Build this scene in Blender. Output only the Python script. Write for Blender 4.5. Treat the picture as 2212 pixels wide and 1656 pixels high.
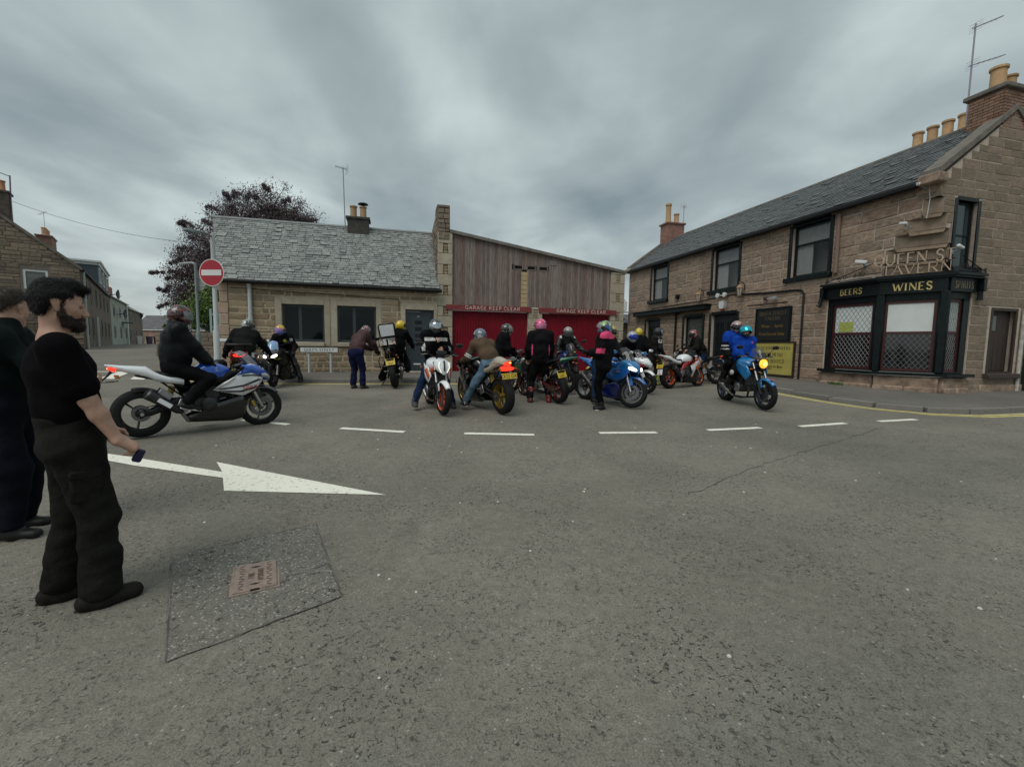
import bpy, bmesh, math, random
import numpy as np
from mathutils import Vector, Matrix, Euler
from mathutils.geometry import tessellate_polygon
R = math.radians
S = bpy.context.scene
for o in list(bpy.data.objects): bpy.data.objects.remove(o)
COL = S.collection
rnd = random.Random(7)

# ------------------------------------------------------------------ camera
cam = bpy.data.objects.new('camera', bpy.data.cameras.new('camera'))
COL.objects.link(cam)
cam.data.sensor_width = 36.0
cam.data.lens = 36.0 * 960 / 2211
cam.data.clip_start = 0.05
cam.data.clip_end = 6000
cam.matrix_world = Matrix.Translation((0, 0, 1.55)) @ Matrix.Rotation(R(90) - 0.0861, 4, 'X') @ Matrix.Rotation(0.0140, 4, 'Z')
S.camera = cam

# ------------------------------------------------------------------ sky, sun, exposure
W = bpy.data.worlds.new('World'); S.world = W; W.use_nodes = True
nt = W.node_tree; nt.nodes.clear()
def N(t, typ, **kw):
    n = t.nodes.new(typ)
    for k, v in kw.items(): setattr(n, k, v)
    return n
SUN_EL, SUN_AZ = R(54), R(215)
out = N(nt, 'ShaderNodeOutputWorld'); sky = N(nt, 'ShaderNodeTexSky', sky_type='NISHITA')
sky.sun_disc = False; sky.sun_elevation = SUN_EL; sky.sun_rotation = SUN_AZ
bg1 = N(nt, 'ShaderNodeBackground'); bg1.inputs[1].default_value = 0.09
nt.links.new(sky.outputs[0], bg1.inputs[0])
tc = N(nt, 'ShaderNodeTexCoord'); sep = N(nt, 'ShaderNodeSeparateXYZ'); nt.links.new(tc.outputs['Generated'], sep.inputs[0])
def M_(op, a, b=None):
    n = N(nt, 'ShaderNodeMath', operation=op)
    for i, x in enumerate((a, b)):
        if x is None: continue
        if isinstance(x, (int, float)): n.inputs[i].default_value = x
        else: nt.links.new(x, n.inputs[i])
    return n.outputs[0]
zc = M_('ADD', M_('MAXIMUM', sep.outputs[2], 0.0), 0.16)
px = M_('DIVIDE', sep.outputs[0], zc); py = M_('DIVIDE', sep.outputs[1], zc)
def cloud(ax, ay, sh, loc, scale, det, rough, dist):
    c_ = N(nt, 'ShaderNodeCombineXYZ')
    nt.links.new(M_('ADD', M_('MULTIPLY', px, ax), M_('MULTIPLY', py, sh)), c_.inputs[0]); nt.links.new(M_('MULTIPLY', py, ay), c_.inputs[1])
    n_ = N(nt, 'ShaderNodeTexNoise'); n_.inputs['Scale'].default_value = scale; n_.inputs['Detail'].default_value = det; n_.inputs['Roughness'].default_value = rough; n_.inputs['Distortion'].default_value = dist
    m_ = N(nt, 'ShaderNodeMapping'); m_.inputs['Location'].default_value = loc; nt.links.new(c_.outputs[0], m_.inputs[0]); nt.links.new(m_.outputs[0], n_.inputs[0]); return n_.outputs[0]
cA = cloud(0.95, 0.50, -0.10, (7.3, 2.9, 0), 1.15, 4.0, 0.45, 0.5)          # long wind-drawn bands
cB = cloud(0.80, 0.72, 0.15, (1.9, 5.2, 3), 1.7, 5.0, 0.50, 0.3)            # broken, patchier layer
cl = M_('ADD', M_('MULTIPLY', cA, 0.60), M_('MULTIPLY', cB, 0.40))
rp = N(nt, 'ShaderNodeValToRGB'); nt.links.new(cl, rp.inputs[0])
el = rp.color_ramp.elements
el[0].position = 0.36; el[0].color = (0.225, 0.285, 0.305, 1)
el[1].position = 0.63; el[1].color = (0.64, 0.73, 0.72, 1)
e = el.new(0.49); e.color = (0.37, 0.44, 0.453, 1)
# paler, slightly warm band low over the roofs
hz = N(nt, 'ShaderNodeMapRange'); hz.inputs[1].default_value = 0.0; hz.inputs[2].default_value = 0.24; hz.inputs[3].default_value = 0.50; hz.inputs[4].default_value = 0.0
nt.links.new(sep.outputs[2], hz.inputs[0])
mixh = N(nt, 'ShaderNodeMixRGB'); mixh.inputs[2].default_value = (0.58, 0.62, 0.585, 1)
nt.links.new(hz.outputs[0], mixh.inputs[0]); nt.links.new(rp.outputs[0], mixh.inputs[1])
bg2 = N(nt, 'ShaderNodeBackground'); bg2.inputs[1].default_value = 0.95; nt.links.new(mixh.outputs[0], bg2.inputs[0])
mx = N(nt, 'ShaderNodeMixShader'); mx.inputs[0].default_value = 0.93
nt.links.new(bg1.outputs[0], mx.inputs[1]); nt.links.new(bg2.outputs[0], mx.inputs[2]); nt.links.new(mx.outputs[0], out.inputs[0])

sun = bpy.data.objects.new('sun', bpy.data.lights.new('sun', 'SUN')); COL.objects.link(sun)
sun.data.energy = 1.5; sun.data.angle = R(40); sun.data.color = (1.0, 0.96, 0.90)
sd = Vector((math.sin(SUN_AZ) * math.cos(SUN_EL), math.cos(SUN_AZ) * math.cos(SUN_EL), math.sin(SUN_EL)))
sun.rotation_euler = sd.to_track_quat('Z', 'Y').to_euler()
S.view_settings.view_transform = 'Standard'; S.view_settings.look = 'None'
S.view_settings.exposure = 0.1; S.view_settings.gamma = 1.0; S.view_settings.use_curve_mapping = False

# ------------------------------------------------------------------ materials
MATS = {}
def mat(name, col=(0.5, 0.5, 0.5), rough=0.6, metal=0.0, var=0.0, scale=8.0, bump=0.0, bscale=40.0, coat=0.0, objvar=0.0,
        alpha=1.0, emit=None, estr=0.0, col2=None, detail=6.0, spec=0.5, stretch=None, trans=0.0, thr=None, bdist=0.01, objcol=None):
    if name in MATS: return MATS[name]
    m = bpy.data.materials.new(name); m.use_nodes = True; MATS[name] = m
    t = m.node_tree; b = t.nodes['Principled BSDF']
    b.inputs['Roughness'].default_value = rough; b.inputs['Metallic'].default_value = metal
    b.inputs['Specular IOR Level'].default_value = spec
    if coat: b.inputs['Coat Weight'].default_value = coat; b.inputs['Coat Roughness'].default_value = 0.06
    if alpha < 1: b.inputs['Alpha'].default_value = alpha
    if trans: b.inputs['Transmission Weight'].default_value = trans
    if emit: b.inputs['Emission Color'].default_value = (*emit, 1); b.inputs['Emission Strength'].default_value = estr
    c = (*col, 1)
    src = None
    tcn = t.nodes.new('ShaderNodeTexCoord'); vec = tcn.outputs['Object']
    if stretch:
        mpn = t.nodes.new('ShaderNodeMapping'); mpn.inputs['Scale'].default_value = stretch
        t.links.new(vec, mpn.inputs[0]); vec = mpn.outputs[0]
    if objvar or objcol:
        oi = t.nodes.new('ShaderNodeObjectInfo')
        addv = t.nodes.new('ShaderNodeVectorMath'); addv.operation = 'ADD'
        sc3 = t.nodes.new('ShaderNodeMath'); sc3.operation = 'MULTIPLY'; sc3.inputs[1].default_value = 37.0
        t.links.new(oi.outputs['Random'], sc3.inputs[0]); t.links.new(vec, addv.inputs[0]); t.links.new(sc3.outputs[0], addv.inputs[1])
        vec = addv.outputs[0]
    if var or col2:
        n = t.nodes.new('ShaderNodeTexNoise'); n.inputs['Scale'].default_value = scale; n.inputs['Detail'].default_value = detail; n.inputs['Roughness'].default_value = 0.62
        t.links.new(vec, n.inputs[0])
        r = t.nodes.new('ShaderNodeValToRGB'); t.links.new(n.outputs[0], r.inputs[0])
        lo, hi = (0.33, 0.67) if thr is None else thr
        r.color_ramp.elements[0].position = lo; r.color_ramp.elements[1].position = hi
        if col2: r.color_ramp.elements[0].color = c; r.color_ramp.elements[1].color = (*col2, 1)
        else:
            r.color_ramp.elements[0].color = tuple(x * (1 - var) for x in col) + (1,); r.color_ramp.elements[1].color = tuple(min(1, x * (1 + var)) for x in col) + (1,)
        src = r.outputs[0]
    if objcol:
        r2 = t.nodes.new('ShaderNodeValToRGB'); t.links.new(oi.outputs['Random'], r2.inputs[0])
        k = len(objcol); es = r2.color_ramp.elements
        while len(es) < k: es.new(0.5)
        for i, cc in enumerate(objcol): es[i].position = i / (k - 1); es[i].color = (*cc, 1)
        mm = t.nodes.new('ShaderNodeMixRGB'); mm.blend_type = 'MULTIPLY'; mm.inputs[0].default_value = 1.0
        t.links.new(r2.outputs[0], mm.inputs[2])
        if src: t.links.new(src, mm.inputs[1])
        else: mm.inputs[1].default_value = c
        src = mm.outputs[0]
    if objvar:
        hs = t.nodes.new('ShaderNodeHueSaturation')
        mr = t.nodes.new('ShaderNodeMapRange'); mr.inputs[3].default_value = 1 - objvar; mr.inputs[4].default_value = 1 + objvar
        t.links.new(oi.outputs['Random'], mr.inputs[0]); t.links.new(mr.outputs[0], hs.inputs['Value'])
        if src: t.links.new(src, hs.inputs['Color'])
        else: hs.inputs['Color'].default_value = c
        src = hs.outputs[0]
    if src: t.links.new(src, b.inputs['Base Color'])
    else: b.inputs['Base Color'].default_value = c
    if bump:
        n2 = t.nodes.new('ShaderNodeTexNoise'); n2.inputs['Scale'].default_value = bscale; n2.inputs['Detail'].default_value = 5
        t.links.new(vec, n2.inputs[0])
        bp = t.nodes.new('ShaderNodeBump'); bp.inputs['Strength'].default_value = bump; bp.inputs['Distance'].default_value = bdist
        t.links.new(n2.outputs[0], bp.inputs['Height']); t.links.new(bp.outputs[0], b.inputs['Normal'])
    return m

def multi(name, cols, scale=7.0, kind='voronoi', rough=0.25, coat=0.6, seed=0.0):
    """several flat colours in patches: painted helmet graphics"""
    if name in MATS: return MATS[name]
    m = bpy.data.materials.new(name); m.use_nodes = True; MATS[name] = m
    t = m.node_tree; b = t.nodes['Principled BSDF']; b.inputs['Roughness'].default_value = rough; b.inputs['Coat Weight'].default_value = coat
    tcn = t.nodes.new('ShaderNodeTexCoord'); mpn = t.nodes.new('ShaderNodeMapping'); mpn.inputs['Location'].default_value = (seed, seed * 1.7, seed * 0.6)
    t.links.new(tcn.outputs['Object'], mpn.inputs[0])
    r = t.nodes.new('ShaderNodeValToRGB'); r.color_ramp.interpolation = 'CONSTANT'
    if kind == 'voronoi':
        n = t.nodes.new('ShaderNodeTexVoronoi'); n.inputs['Scale'].default_value = scale
        nn = t.nodes.new('ShaderNodeTexNoise'); nn.inputs['Scale'].default_value = scale * 0.8
        mixv = t.nodes.new('ShaderNodeMixRGB'); mixv.inputs[0].default_value = 0.22
        t.links.new(mpn.outputs[0], mixv.inputs[1]); t.links.new(mpn.outputs[0], nn.inputs[0]); t.links.new(nn.outputs['Color'], mixv.inputs[2])
        t.links.new(mixv.outputs[0], n.inputs['Vector'])
        sp = t.nodes.new('ShaderNodeSeparateColor'); t.links.new(n.outputs['Color'], sp.inputs[0]); t.links.new(sp.outputs[0], r.inputs[0])
    elif kind == 'checker':
        n = t.nodes.new('ShaderNodeTexChecker'); n.inputs['Scale'].default_value = scale
        t.links.new(mpn.outputs[0], n.inputs[0]); t.links.new(n.outputs['Fac'], r.inputs[0])
    else:
        n = t.nodes.new('ShaderNodeTexNoise'); n.inputs['Scale'].default_value = scale; n.inputs['Detail'].default_value = 1.0; n.inputs['Distortion'].default_value = 1.2
        t.links.new(mpn.outputs[0], n.inputs[0])
        mr = t.nodes.new('ShaderNodeMapRange'); mr.inputs[1].default_value = 0.28; mr.inputs[2].default_value = 0.72; t.links.new(n.outputs[0], mr.inputs[0]); t.links.new(mr.outputs[0], r.inputs[0])
    es = r.color_ramp.elements; k = len(cols)
    while len(es) < k: es.new(0.5)
    for i, cc in enumerate(cols): es[i].position = i / k; es[i].color = (*cc, 1)
    t.links.new(r.outputs[0], b.inputs['Base Color'])
    return m

# ------------------------------------------------------------------ object helpers
def tag(o, label=None, cat=None, group=None, kind=None):
    if label: o['label'] = label
    if cat: o['category'] = cat
    if group: o['group'] = group
    if kind: o['kind'] = kind
    return o
def empty(name, loc=(0, 0, 0), rz=0.0, label=None, cat=None, group=None, rx=0.0):
    o = bpy.data.objects.new(name, None); COL.objects.link(o); o.empty_display_size = 0.1
    o.rotation_mode = 'XYZ'
    o.location = loc; o.rotation_euler = (rx, 0, rz)
    return tag(o, label, cat, group)
def mesh_of(name, V, F, smooth=True, ang=38):
    me = bpy.data.meshes.new(name)
    me.from_pydata([tuple(map(float, v)) for v in V], [], [tuple(f) for f in F])
    if smooth:
        me.polygons.foreach_set('use_smooth', [True] * len(me.polygons)); me.set_sharp_from_angle(angle=R(ang))
    return me
def np_mesh(name, V, Q):
    """fast quad mesh from numpy arrays, smooth"""
    me = bpy.data.meshes.new(name); n = len(Q)
    me.vertices.add(len(V)); me.vertices.foreach_set('co', np.asarray(V, np.float32).ravel())
    me.loops.add(n * 4); me.loops.foreach_set('vertex_index', np.asarray(Q, np.int32).ravel())
    me.polygons.add(n); me.polygons.foreach_set('loop_start', np.arange(0, n * 4, 4, dtype=np.int32))
    me.polygons.foreach_set('use_smooth', np.ones(n, bool)); me.update(calc_edges=True)
    return me
def link(name, me, m=None, parent=None):
    o = bpy.data.objects.new(name, me); COL.objects.link(o)
    if m is not None and not me.materials: me.materials.append(m)
    if parent is not None: o.parent = parent
    return o

def gz(x, y):
    """height of the ground: the road climbs gently away from the camera and flattens"""
    k = min(1, max(0, (-x - 5) / 9)); k = k * k * (3 - 2 * k)
    zm = 0.45 + 0.55 * k; b = (0.028 + 0.006 * k) * max(y, -8); w = 0.08
    h = min(1, max(0, 0.5 + 0.5 * (zm - b) / w))
    return zm + (b - zm) * h - w * h * (1 - h)
def gp(x, y, dz=0.0): return (x, y, gz(x, y) + dz)

class MB:
    """collects simple shapes and becomes ONE mesh object"""
    def __init__(s): s.V = []; s.F = []
    def add(s, V, F):
        n = len(s.V); s.V += [Vector(v) for v in V]; s.F += [tuple(i + n for i in f) for f in F]; return s
    def box(s, c, d, bev=0.0, rot=None):
        hx, hy, hz = d[0] / 2, d[1] / 2, d[2] / 2
        if bev <= 0:
            V = [(x * hx, y * hy, z * hz) for x in (-1, 1) for y in (-1, 1) for z in (-1, 1)]
            F = [(0, 1, 3, 2), (4, 6, 7, 5), (0, 4, 5, 1), (2, 3, 7, 6), (0, 2, 6, 4), (1, 5, 7, 3)]
        else:
            b = min(bev, hx * 0.9, hy * 0.9, hz * 0.9)
            V = []; idx = {}
            for x in (-1, 1):
                for y in (-1, 1):
                    for z in (-1, 1):
                        idx[x, y, z, 0] = len(V); V.append((x * hx, y * (hy - b), z * (hz - b)))
                        idx[x, y, z, 1] = len(V); V.append((x * (hx - b), y * hy, z * (hz - b)))
                        idx[x, y, z, 2] = len(V); V.append((x * (hx - b), y * (hy - b), z * hz))
            F = []
            for a in (-1, 1):
                F.append([idx[a, y, z, 0] for y, z in ((-1, -1), (1, -1), (1, 1), (-1, 1))][::a])
                F.append([idx[x, a, z, 1] for x, z in ((-1, -1), (-1, 1), (1, 1), (1, -1))][::a])
                F.append([idx[x, y, a, 2] for x, y in ((-1, -1), (1, -1), (1, 1), (-1, 1))][::a])
                for c2 in (-1, 1):
                    q = [idx[a, c2, -1, 0], idx[a, c2, -1, 1], idx[a, c2, 1, 1], idx[a, c2, 1, 0]]; F.append(q[::a * c2])
                    q = [idx[a, -1, c2, 0], idx[a, 1, c2, 0], idx[a, 1, c2, 2], idx[a, -1, c2, 2]]; F.append(q[::a * c2])
                    q = [idx[-1, a, c2, 1], idx[-1, a, c2, 2], idx[1, a, c2, 2], idx[1, a, c2, 1]]; F.append(q[::a * c2])
            for x in (-1, 1):
                for y in (-1, 1):
                    for z in (-1, 1):
                        q = [idx[x, y, z, 0], idx[x, y, z, 1], idx[x, y, z, 2]]; F.append(q[::x * y * z])
        M = rot if rot is not None else Matrix.Identity(3)
        c = Vector(c)
        return s.add([M @ Vector(v) + c for v in V], F)
    def tube(s, pts, r, n=8, caps=True, flat=None):
        P = [Vector(p) for p in pts]; k = len(P)
        rr = [r] * k if isinstance(r, (int, float)) else list(r)
        V = []; F = []; u = None
        for i in range(k):
            t = (P[min(i + 1, k - 1)] - P[max(i - 1, 0)]).normalized()
            if u is None:
                u = t.orthogonal().normalized() if flat is None else (Vector(flat) - t * t.dot(Vector(flat))).normalized()
            else:
                u = (u - t * t.dot(u)); u = u.normalized() if u.length > 1e-6 else t.orthogonal().normalized()
            w = t.cross(u)
            for j in range(n):
                a = 2 * math.pi * j / n
                V.append(P[i] + u * math.cos(a) * rr[i] + w * math.sin(a) * rr[i])
        for i in range(k - 1):
            for j in range(n):
                a, b = i * n + j, i * n + (j + 1) % n
                F.append((a, b, b + n, a + n))
        if caps: F.append(tuple(range(n))[::-1]); F.append(tuple((k - 1) * n + j for j in range(n)))
        return s.add(V, F)
    def lathe(s, prof, c=(0, 0, 0), axis='Z', n=20, closed=False, rot=None, caps=True):
        """prof: (radius, height) pairs; closed joins last to first"""
        V = []; F = []; k = len(prof)
        for r, h in prof:
            for j in range(n):
                a = 2 * math.pi * j / n; x, y = r * math.cos(a), r * math.sin(a)
                p = {'Z': (x, y, h), 'Y': (x, h, y), 'X': (h, x, y)}[axis]
                V.append((rot @ Vector(p) if rot is not None else Vector(p)) + Vector(c))
        fl = -1 if axis == 'Y' else 1
        for i in range(k if closed else k - 1):
            for j in range(n):
                a, b = i * n + j, i * n + (j + 1) % n; i2 = ((i + 1) % k) * n
                F.append((a, b, i2 + (j + 1) % n, i2 + j)[::fl])
        if not closed and caps:
            if prof[0][0] > 1e-5: F.append(tuple(range(n))[::-fl])
            if prof[-1][0] > 1e-5: F.append(tuple((k - 1) * n + j for j in range(n))[::fl])
        return s.add(V, F)
    def loft(s, secs, n=16, caps=True, axis='X'):
        """secs: (x, yc, zc, half_w, half_h_up, half_h_down, exponent)"""
        V = []; F = []
        for (x, yc, zc, w, hu, hd, ex) in secs:
            for j in range(n):
                a = 2 * math.pi * j / n; ca, sa = math.cos(a), math.sin(a)
                yy = math.copysign(abs(ca) ** (2 / ex), ca) * w; zz = math.copysign(abs(sa) ** (2 / ex), sa) * (hu if sa > 0 else hd)
                V.append((x, yc + yy, zc + zz) if axis == 'X' else ((yc + yy, x, zc + zz) if axis == 'Y' else (yc + yy, zc + zz, x)))
        k = len(secs); fl = -1 if axis == 'Y' else 1
        for i in range(k - 1):
            for j in range(n):
                a, b = i * n + j, i * n + (j + 1) % n
                F.append((a, b, b + n, a + n)[::fl])
        if caps: F.append(tuple(range(n))[::-fl]); F.append(tuple((k - 1) * n + j for j in range(n))[::fl])
        return s.add(V, F)
    def prism(s, poly, f0, f1):
        """2-D polygon; f0/f1 map (a,b) to the two end positions"""
        n = len(poly); V = [f0(*p) for p in poly] + [f1(*p) for p in poly]
        tr = tessellate_polygon([[Vector((p[0], p[1], 0)) for p in poly]])
        F = [tuple(t) for t in tr] + [tuple(i + n for i in t)[::-1] for t in tr]
        F += [(i, i + n, (i + 1) % n + n, (i + 1) % n) for i in range(n)]
        return s.add(V, F)
    def quad(s, a, b, c, d): return s.add([a, b, c, d], [(0, 1, 2, 3)])
    def xf(s, M): s.V = [M @ v for v in s.V]; return s
    def build(s, name, m, parent=None, smooth=True, ang=38, fix=True):
        me = mesh_of(name, s.V, s.F, False)
        if fix:
            bm = bmesh.new(); bm.from_mesh(me); bmesh.ops.recalc_face_normals(bm, faces=bm.faces); bm.to_mesh(me); bm.free()
        if smooth:
            me.polygons.foreach_set('use_smooth', [True] * len(me.polygons)); me.set_sharp_from_angle(angle=R(ang))
        return link(name, me, m, parent)

# ------------------------------------------------------------------ lettering: own serif and plain stroke alphabets
GL = {'A': [((0, 0), (.5, 1), 'n'), ((.5, 1), (1, 0), 'w'), ((.2, .35), (.8, .35), 'n')],
 'B': [((.15, 0), (.15, 1), 'w'), ((.15, 1), (.6, 1), (.78, .88), (.78, .65), (.6, .53), (.15, .53), 'n'), ((.6, .53), (.88, .4), (.88, .14), (.65, 0), (.15, 0), 'w')],
 'C': [((.95, .78), (.75, 1), (.35, 1), (.08, .72), (.08, .28), (.35, 0), (.75, 0), (.95, .2), 'w')],
 'D': [((.15, 0), (.15, 1), 'w'), ((.15, 1), (.6, 1), (.92, .72), (.92, .28), (.6, 0), (.15, 0), 'w')],
 'E': [((.15, 0), (.15, 1), 'w'), ((.15, 1), (.85, 1), 'n'), ((.15, .52), (.68, .52), 'n'), ((.15, 0), (.88, 0), 'n')],
 'F': [((.15, 0), (.15, 1), 'w'), ((.15, 1), (.85, 1), 'n'), ((.15, .52), (.68, .52), 'n')],
 'G': [((.92, .8), (.7, 1), (.35, 1), (.08, .72), (.08, .28), (.35, 0), (.7, 0), (.9, .12), (.9, .45), (.6, .45), 'w')],
 'H': [((.15, 0), (.15, 1), 'w'), ((.85, 0), (.85, 1), 'w'), ((.15, .5), (.85, .5), 'n')],
 'I': [((.5, 0), (.5, 1), 'w')],
 'K': [((.15, 0), (.15, 1), 'w'), ((.15, .42), (.85, 1), 'n'), ((.4, .6), (.9, 0), 'w')],
 'L': [((.15, 0), (.15, 1), 'w'), ((.15, 0), (.88, 0), 'n')],
 'M': [((.08, 0), (.15, 1), 'n'), ((.15, 1), (.5, .2), 'w'), ((.5, .2), (.85, 1), 'n'), ((.85, 1), (.92, 0), 'w')],
 'N': [((.12, 0), (.12, 1), 'n'), ((.12, 1), (.88, 0), 'w'), ((.88, 0), (.88, 1), 'n')],
 'O': [((.35, 0), (.08, .28), (.08, .72), (.35, 1), (.65, 1), (.92, .72), (.92, .28), (.65, 0), (.35, 0), 'w')],
 'P': [((.15, 0), (.15, 1), 'w'), ((.15, 1), (.65, 1), (.88, .86), (.88, .62), (.65, .47), (.15, .47), 'n')],
 'Q': [((.35, 0), (.08, .28), (.08, .72), (.35, 1), (.65, 1), (.92, .72), (.92, .28), (.65, 0), (.35, 0), 'w'), ((.5, .05), (.75, -.18), (1.08, -.2), 'n')],
 'R': [((.15, 0), (.15, 1), 'w'), ((.15, 1), (.65, 1), (.85, .87), (.85, .65), (.65, .52), (.15, .52), 'n'), ((.5, .52), (.92, 0), 'w')],
 'S': [((.85, .8), (.68, 1), (.32, 1), (.14, .84), (.2, .62), (.5, .52), (.8, .4), (.87, .18), (.68, 0), (.3, 0), (.12, .2), 'w')],
 'T': [((.5, 0), (.5, 1), 'w'), ((.08, 1), (.92, 1), 'n')],
 'U': [((.13, 1), (.13, .25), (.35, 0), (.65, 0), (.87, .25), (.87, 1), 'w')],
 'V': [((.05, 1), (.5, 0), 'w'), ((.5, 0), (.95, 1), 'n')],
 'W': [((.0, 1), (.27, 0), 'w'), ((.27, 0), (.5, .9), 'n'), ((.5, .9), (.73, 0), 'w'), ((.73, 0), (1, 1), 'n')],
 'Y': [((.05, 1), (.5, .48), 'w'), ((.95, 1), (.5, .48), 'n'), ((.5, .48), (.5, 0), 'w')]}
WID = {'I': .45, 'M': 1.1, 'W': 1.25, 'E': .8, 'F': .75, 'L': .75, 'S': .75, 'P': .82, 'B': .85, 'T': .85}
def letters(txt, h, asp=0.7, serif=True, wt=0.17, gap=0.16, depth=0.006):
    """MB of lettering in the x-z plane, centred on x, standing on z=0, thickness along -y (towards the viewer)"""
    mb = MB(); x = 0.0
    for ch in txt:
        if ch == ' ': x += h * asp * 0.6; continue
        w = h * asp * WID.get(ch, 1.0)
        for st in GL[ch]:
            pts = [Vector((x + p[0] * w, 0, p[1] * h)) for p in st[:-1]]
            hw = h * wt * (0.5 if st[-1] == 'w' else (0.24 if serif else 0.5)) * 0.5 * 2 * 0.62
            L_ = []; Rr = []
            for i, p in enumerate(pts):
                d = (pts[min(i + 1, len(pts) - 1)] - pts[max(i - 1, 0)]).normalized(); nn = Vector((-d.z, 0, d.x)) * hw
                L_.append(p + nn); Rr.append(p - nn)
            for i in range(len(pts) - 1):
                q = [L_[i], L_[i + 1], Rr[i + 1], Rr[i]]
                mb.add([v + Vector((0, -depth, 0)) for v in q] + q, [(0, 1, 2, 3), (4, 7, 6, 5), (0, 4, 5, 1), (1, 5, 6, 2), (2, 6, 7, 3), (3, 7, 4, 0)])
            if serif:
                for p, q2 in ((pts[0], pts[1]), (pts[-1], pts[-2])):
                    dz = q2.z - p.z
                    if abs(dz) > 0.3 * h * 0.5 and (p.z < 0.02 * h or p.z > 0.98 * h):
                        sw = hw + h * 0.055; zz = p.z + (h * 0.018 if p.z < h / 2 else -h * 0.018)
                        mb.box((p.x, -depth / 2 - 0.0006, zz), (sw * 2, depth, h * 0.036))
        x += w + h * gap * 0.8
    x -= h * gap * 0.8
    for v in mb.V: v.x -= x / 2
    return mb
def font_text(txt, size, depth=0.004, align='CENTER'):
    """mesh of the built-in plain font in the x-z plane facing -y"""
    cu = bpy.data.curves.new('t', 'FONT'); cu.body = txt; cu.size = size; cu.extrude = depth / 2; cu.align_x = align; cu.resolution_u = 3
    o = bpy.data.objects.new('t', cu); COL.objects.link(o)
    dg = bpy.context.evaluated_depsgraph_get(); me = bpy.data.meshes.new_from_object(o.evaluated_get(dg))
    bpy.data.objects.remove(o); bpy.data.curves.remove(cu)
    me.transform(Matrix.Rotation(R(90), 4, 'X')); me.materials.clear()
    return me
# ------------------------------------------------------------------ ground materials
def asphalt(name, c_lo, c_hi, pit=0.45, chips=0.12, bump=0.5, pscale=30.0, chipcol=(0.36, 0.35, 0.32)):
    m = bpy.data.materials.new(name); m.use_nodes = True; t = m.node_tree; b = t.nodes['Principled BSDF']
    b.inputs['Roughness'].default_value = 0.85; b.inputs['Specular IOR Level'].default_value = 0.3
    g = t.nodes.new('ShaderNodeTexCoord').outputs['Object']
    def noise(sc, det=4, dist=0.0, rough=0.6):
        n = t.nodes.new('ShaderNodeTexNoise'); n.inputs['Scale'].default_value = sc; n.inputs['Detail'].default_value = det; n.inputs['Roughness'].default_value = rough; n.inputs['Distortion'].default_value = dist
        t.links.new(g, n.inputs[0]); return n.outputs[0]
    def ramp(x, lo, hi, c0=(0, 0, 0, 1), c1=(1, 1, 1, 1)):
        r = t.nodes.new('ShaderNodeValToRGB'); t.links.new(x, r.inputs[0]); e = r.color_ramp.elements
        e[0].position = lo; e[0].color = c0; e[1].position = hi; e[1].color = c1; return r.outputs[0]
    def mix(f, a, bb, mode='MIX'):
        n = t.nodes.new('ShaderNodeMixRGB'); n.blend_type = mode
        for i, x in ((0, f), (1, a), (2, bb)):
            if isinstance(x, (tuple, float, int)): n.inputs[i].default_value = x
            else: t.links.new(x, n.inputs[i])
        return n.outputs[0]
    def math_(op, a, bb):
        n = t.nodes.new('ShaderNodeMath'); n.operation = op
        for i, x in enumerate((a, bb)):
            if isinstance(x, (int, float)): n.inputs[i].default_value = x
            else: t.links.new(x, n.inputs[i])
        return n.outputs[0]
    base = ramp(noise(0.55, 5, 0.4), 0.3, 0.72, (*c_lo, 1), (*c_hi, 1))
    base = mix(0.8, base, ramp(noise(0.22, 4, .6), 0.33, 0.67, (0.74, 0.78, 0.76, 1), (1.14, 1.09, 1.08, 1)), 'MULTIPLY')
    base = mix(0.8, base, ramp(noise(120, 2, 0, .8), 0.3, 0.7, (0.55, 0.55, 0.55, 1), (1.42, 1.42, 1.42, 1)), 'MULTIPLY')
    base = mix(0.6, base, ramp(noise(16, 4), 0.3, 0.7, (0.74, 0.74, 0.73, 1), (1.2, 1.2, 1.2, 1)), 'MULTIPLY')
    cluster = ramp(noise(1.6, 4, 0.5), 0.42, 0.66)                     # plucked-out areas
    pits = ramp(noise(pscale, 4, 0.8, 0.7), 0.355, 0.42, (1, 1, 1, 1), (0, 0, 0, 1))                 # dark pits
    pits2 = math_('MULTIPLY', pits, math_('ADD', math_('MULTIPLY', cluster, 0.85), 0.15))
    base = mix(math_('MULTIPLY', pits2, pit * 1.5), base, (0.035, 0.035, 0.034, 1))
    base = mix(0.55, base, ramp(noise(0.9, 5, 1.0), 0.60, 0.74, (1, 1, 1, 1), (0.68, 0.68, 0.70, 1)), 'MULTIPLY')      # old stains
    v = t.nodes.new('ShaderNodeTexVoronoi'); v.inputs['Scale'].default_value = 62; v.inputs['Randomness'].default_value = 1.0; t.links.new(g, v.inputs['Vector'])
    sc = t.nodes.new('ShaderNodeSeparateColor'); t.links.new(v.outputs['Color'], sc.inputs[0])
    chip = math_('MULTIPLY', ramp(sc.outputs[0], 1 - chips, 1 - chips + 0.01), ramp(v.outputs['Distance'], 0.30, 0.40, (1, 1, 1, 1), (0, 0, 0, 1)))
    base = mix(math_('MULTIPLY', chip, 0.75), base, (*chipcol, 1))
    t.links.new(base, b.inputs['Base Color'])
    hgt = math_('SUBTRACT', math_('MULTIPLY', noise(70, 3), 0.5), math_('MULTIPLY', pits2, 0.8))
    bp = t.nodes.new('ShaderNodeBump'); bp.inputs['Strength'].default_value = bump; bp.inputs['Distance'].default_value = 0.012
    t.links.new(hgt, bp.inputs['Height']); t.links.new(bp.outputs[0], b.inputs['Normal'])
    return m
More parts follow.
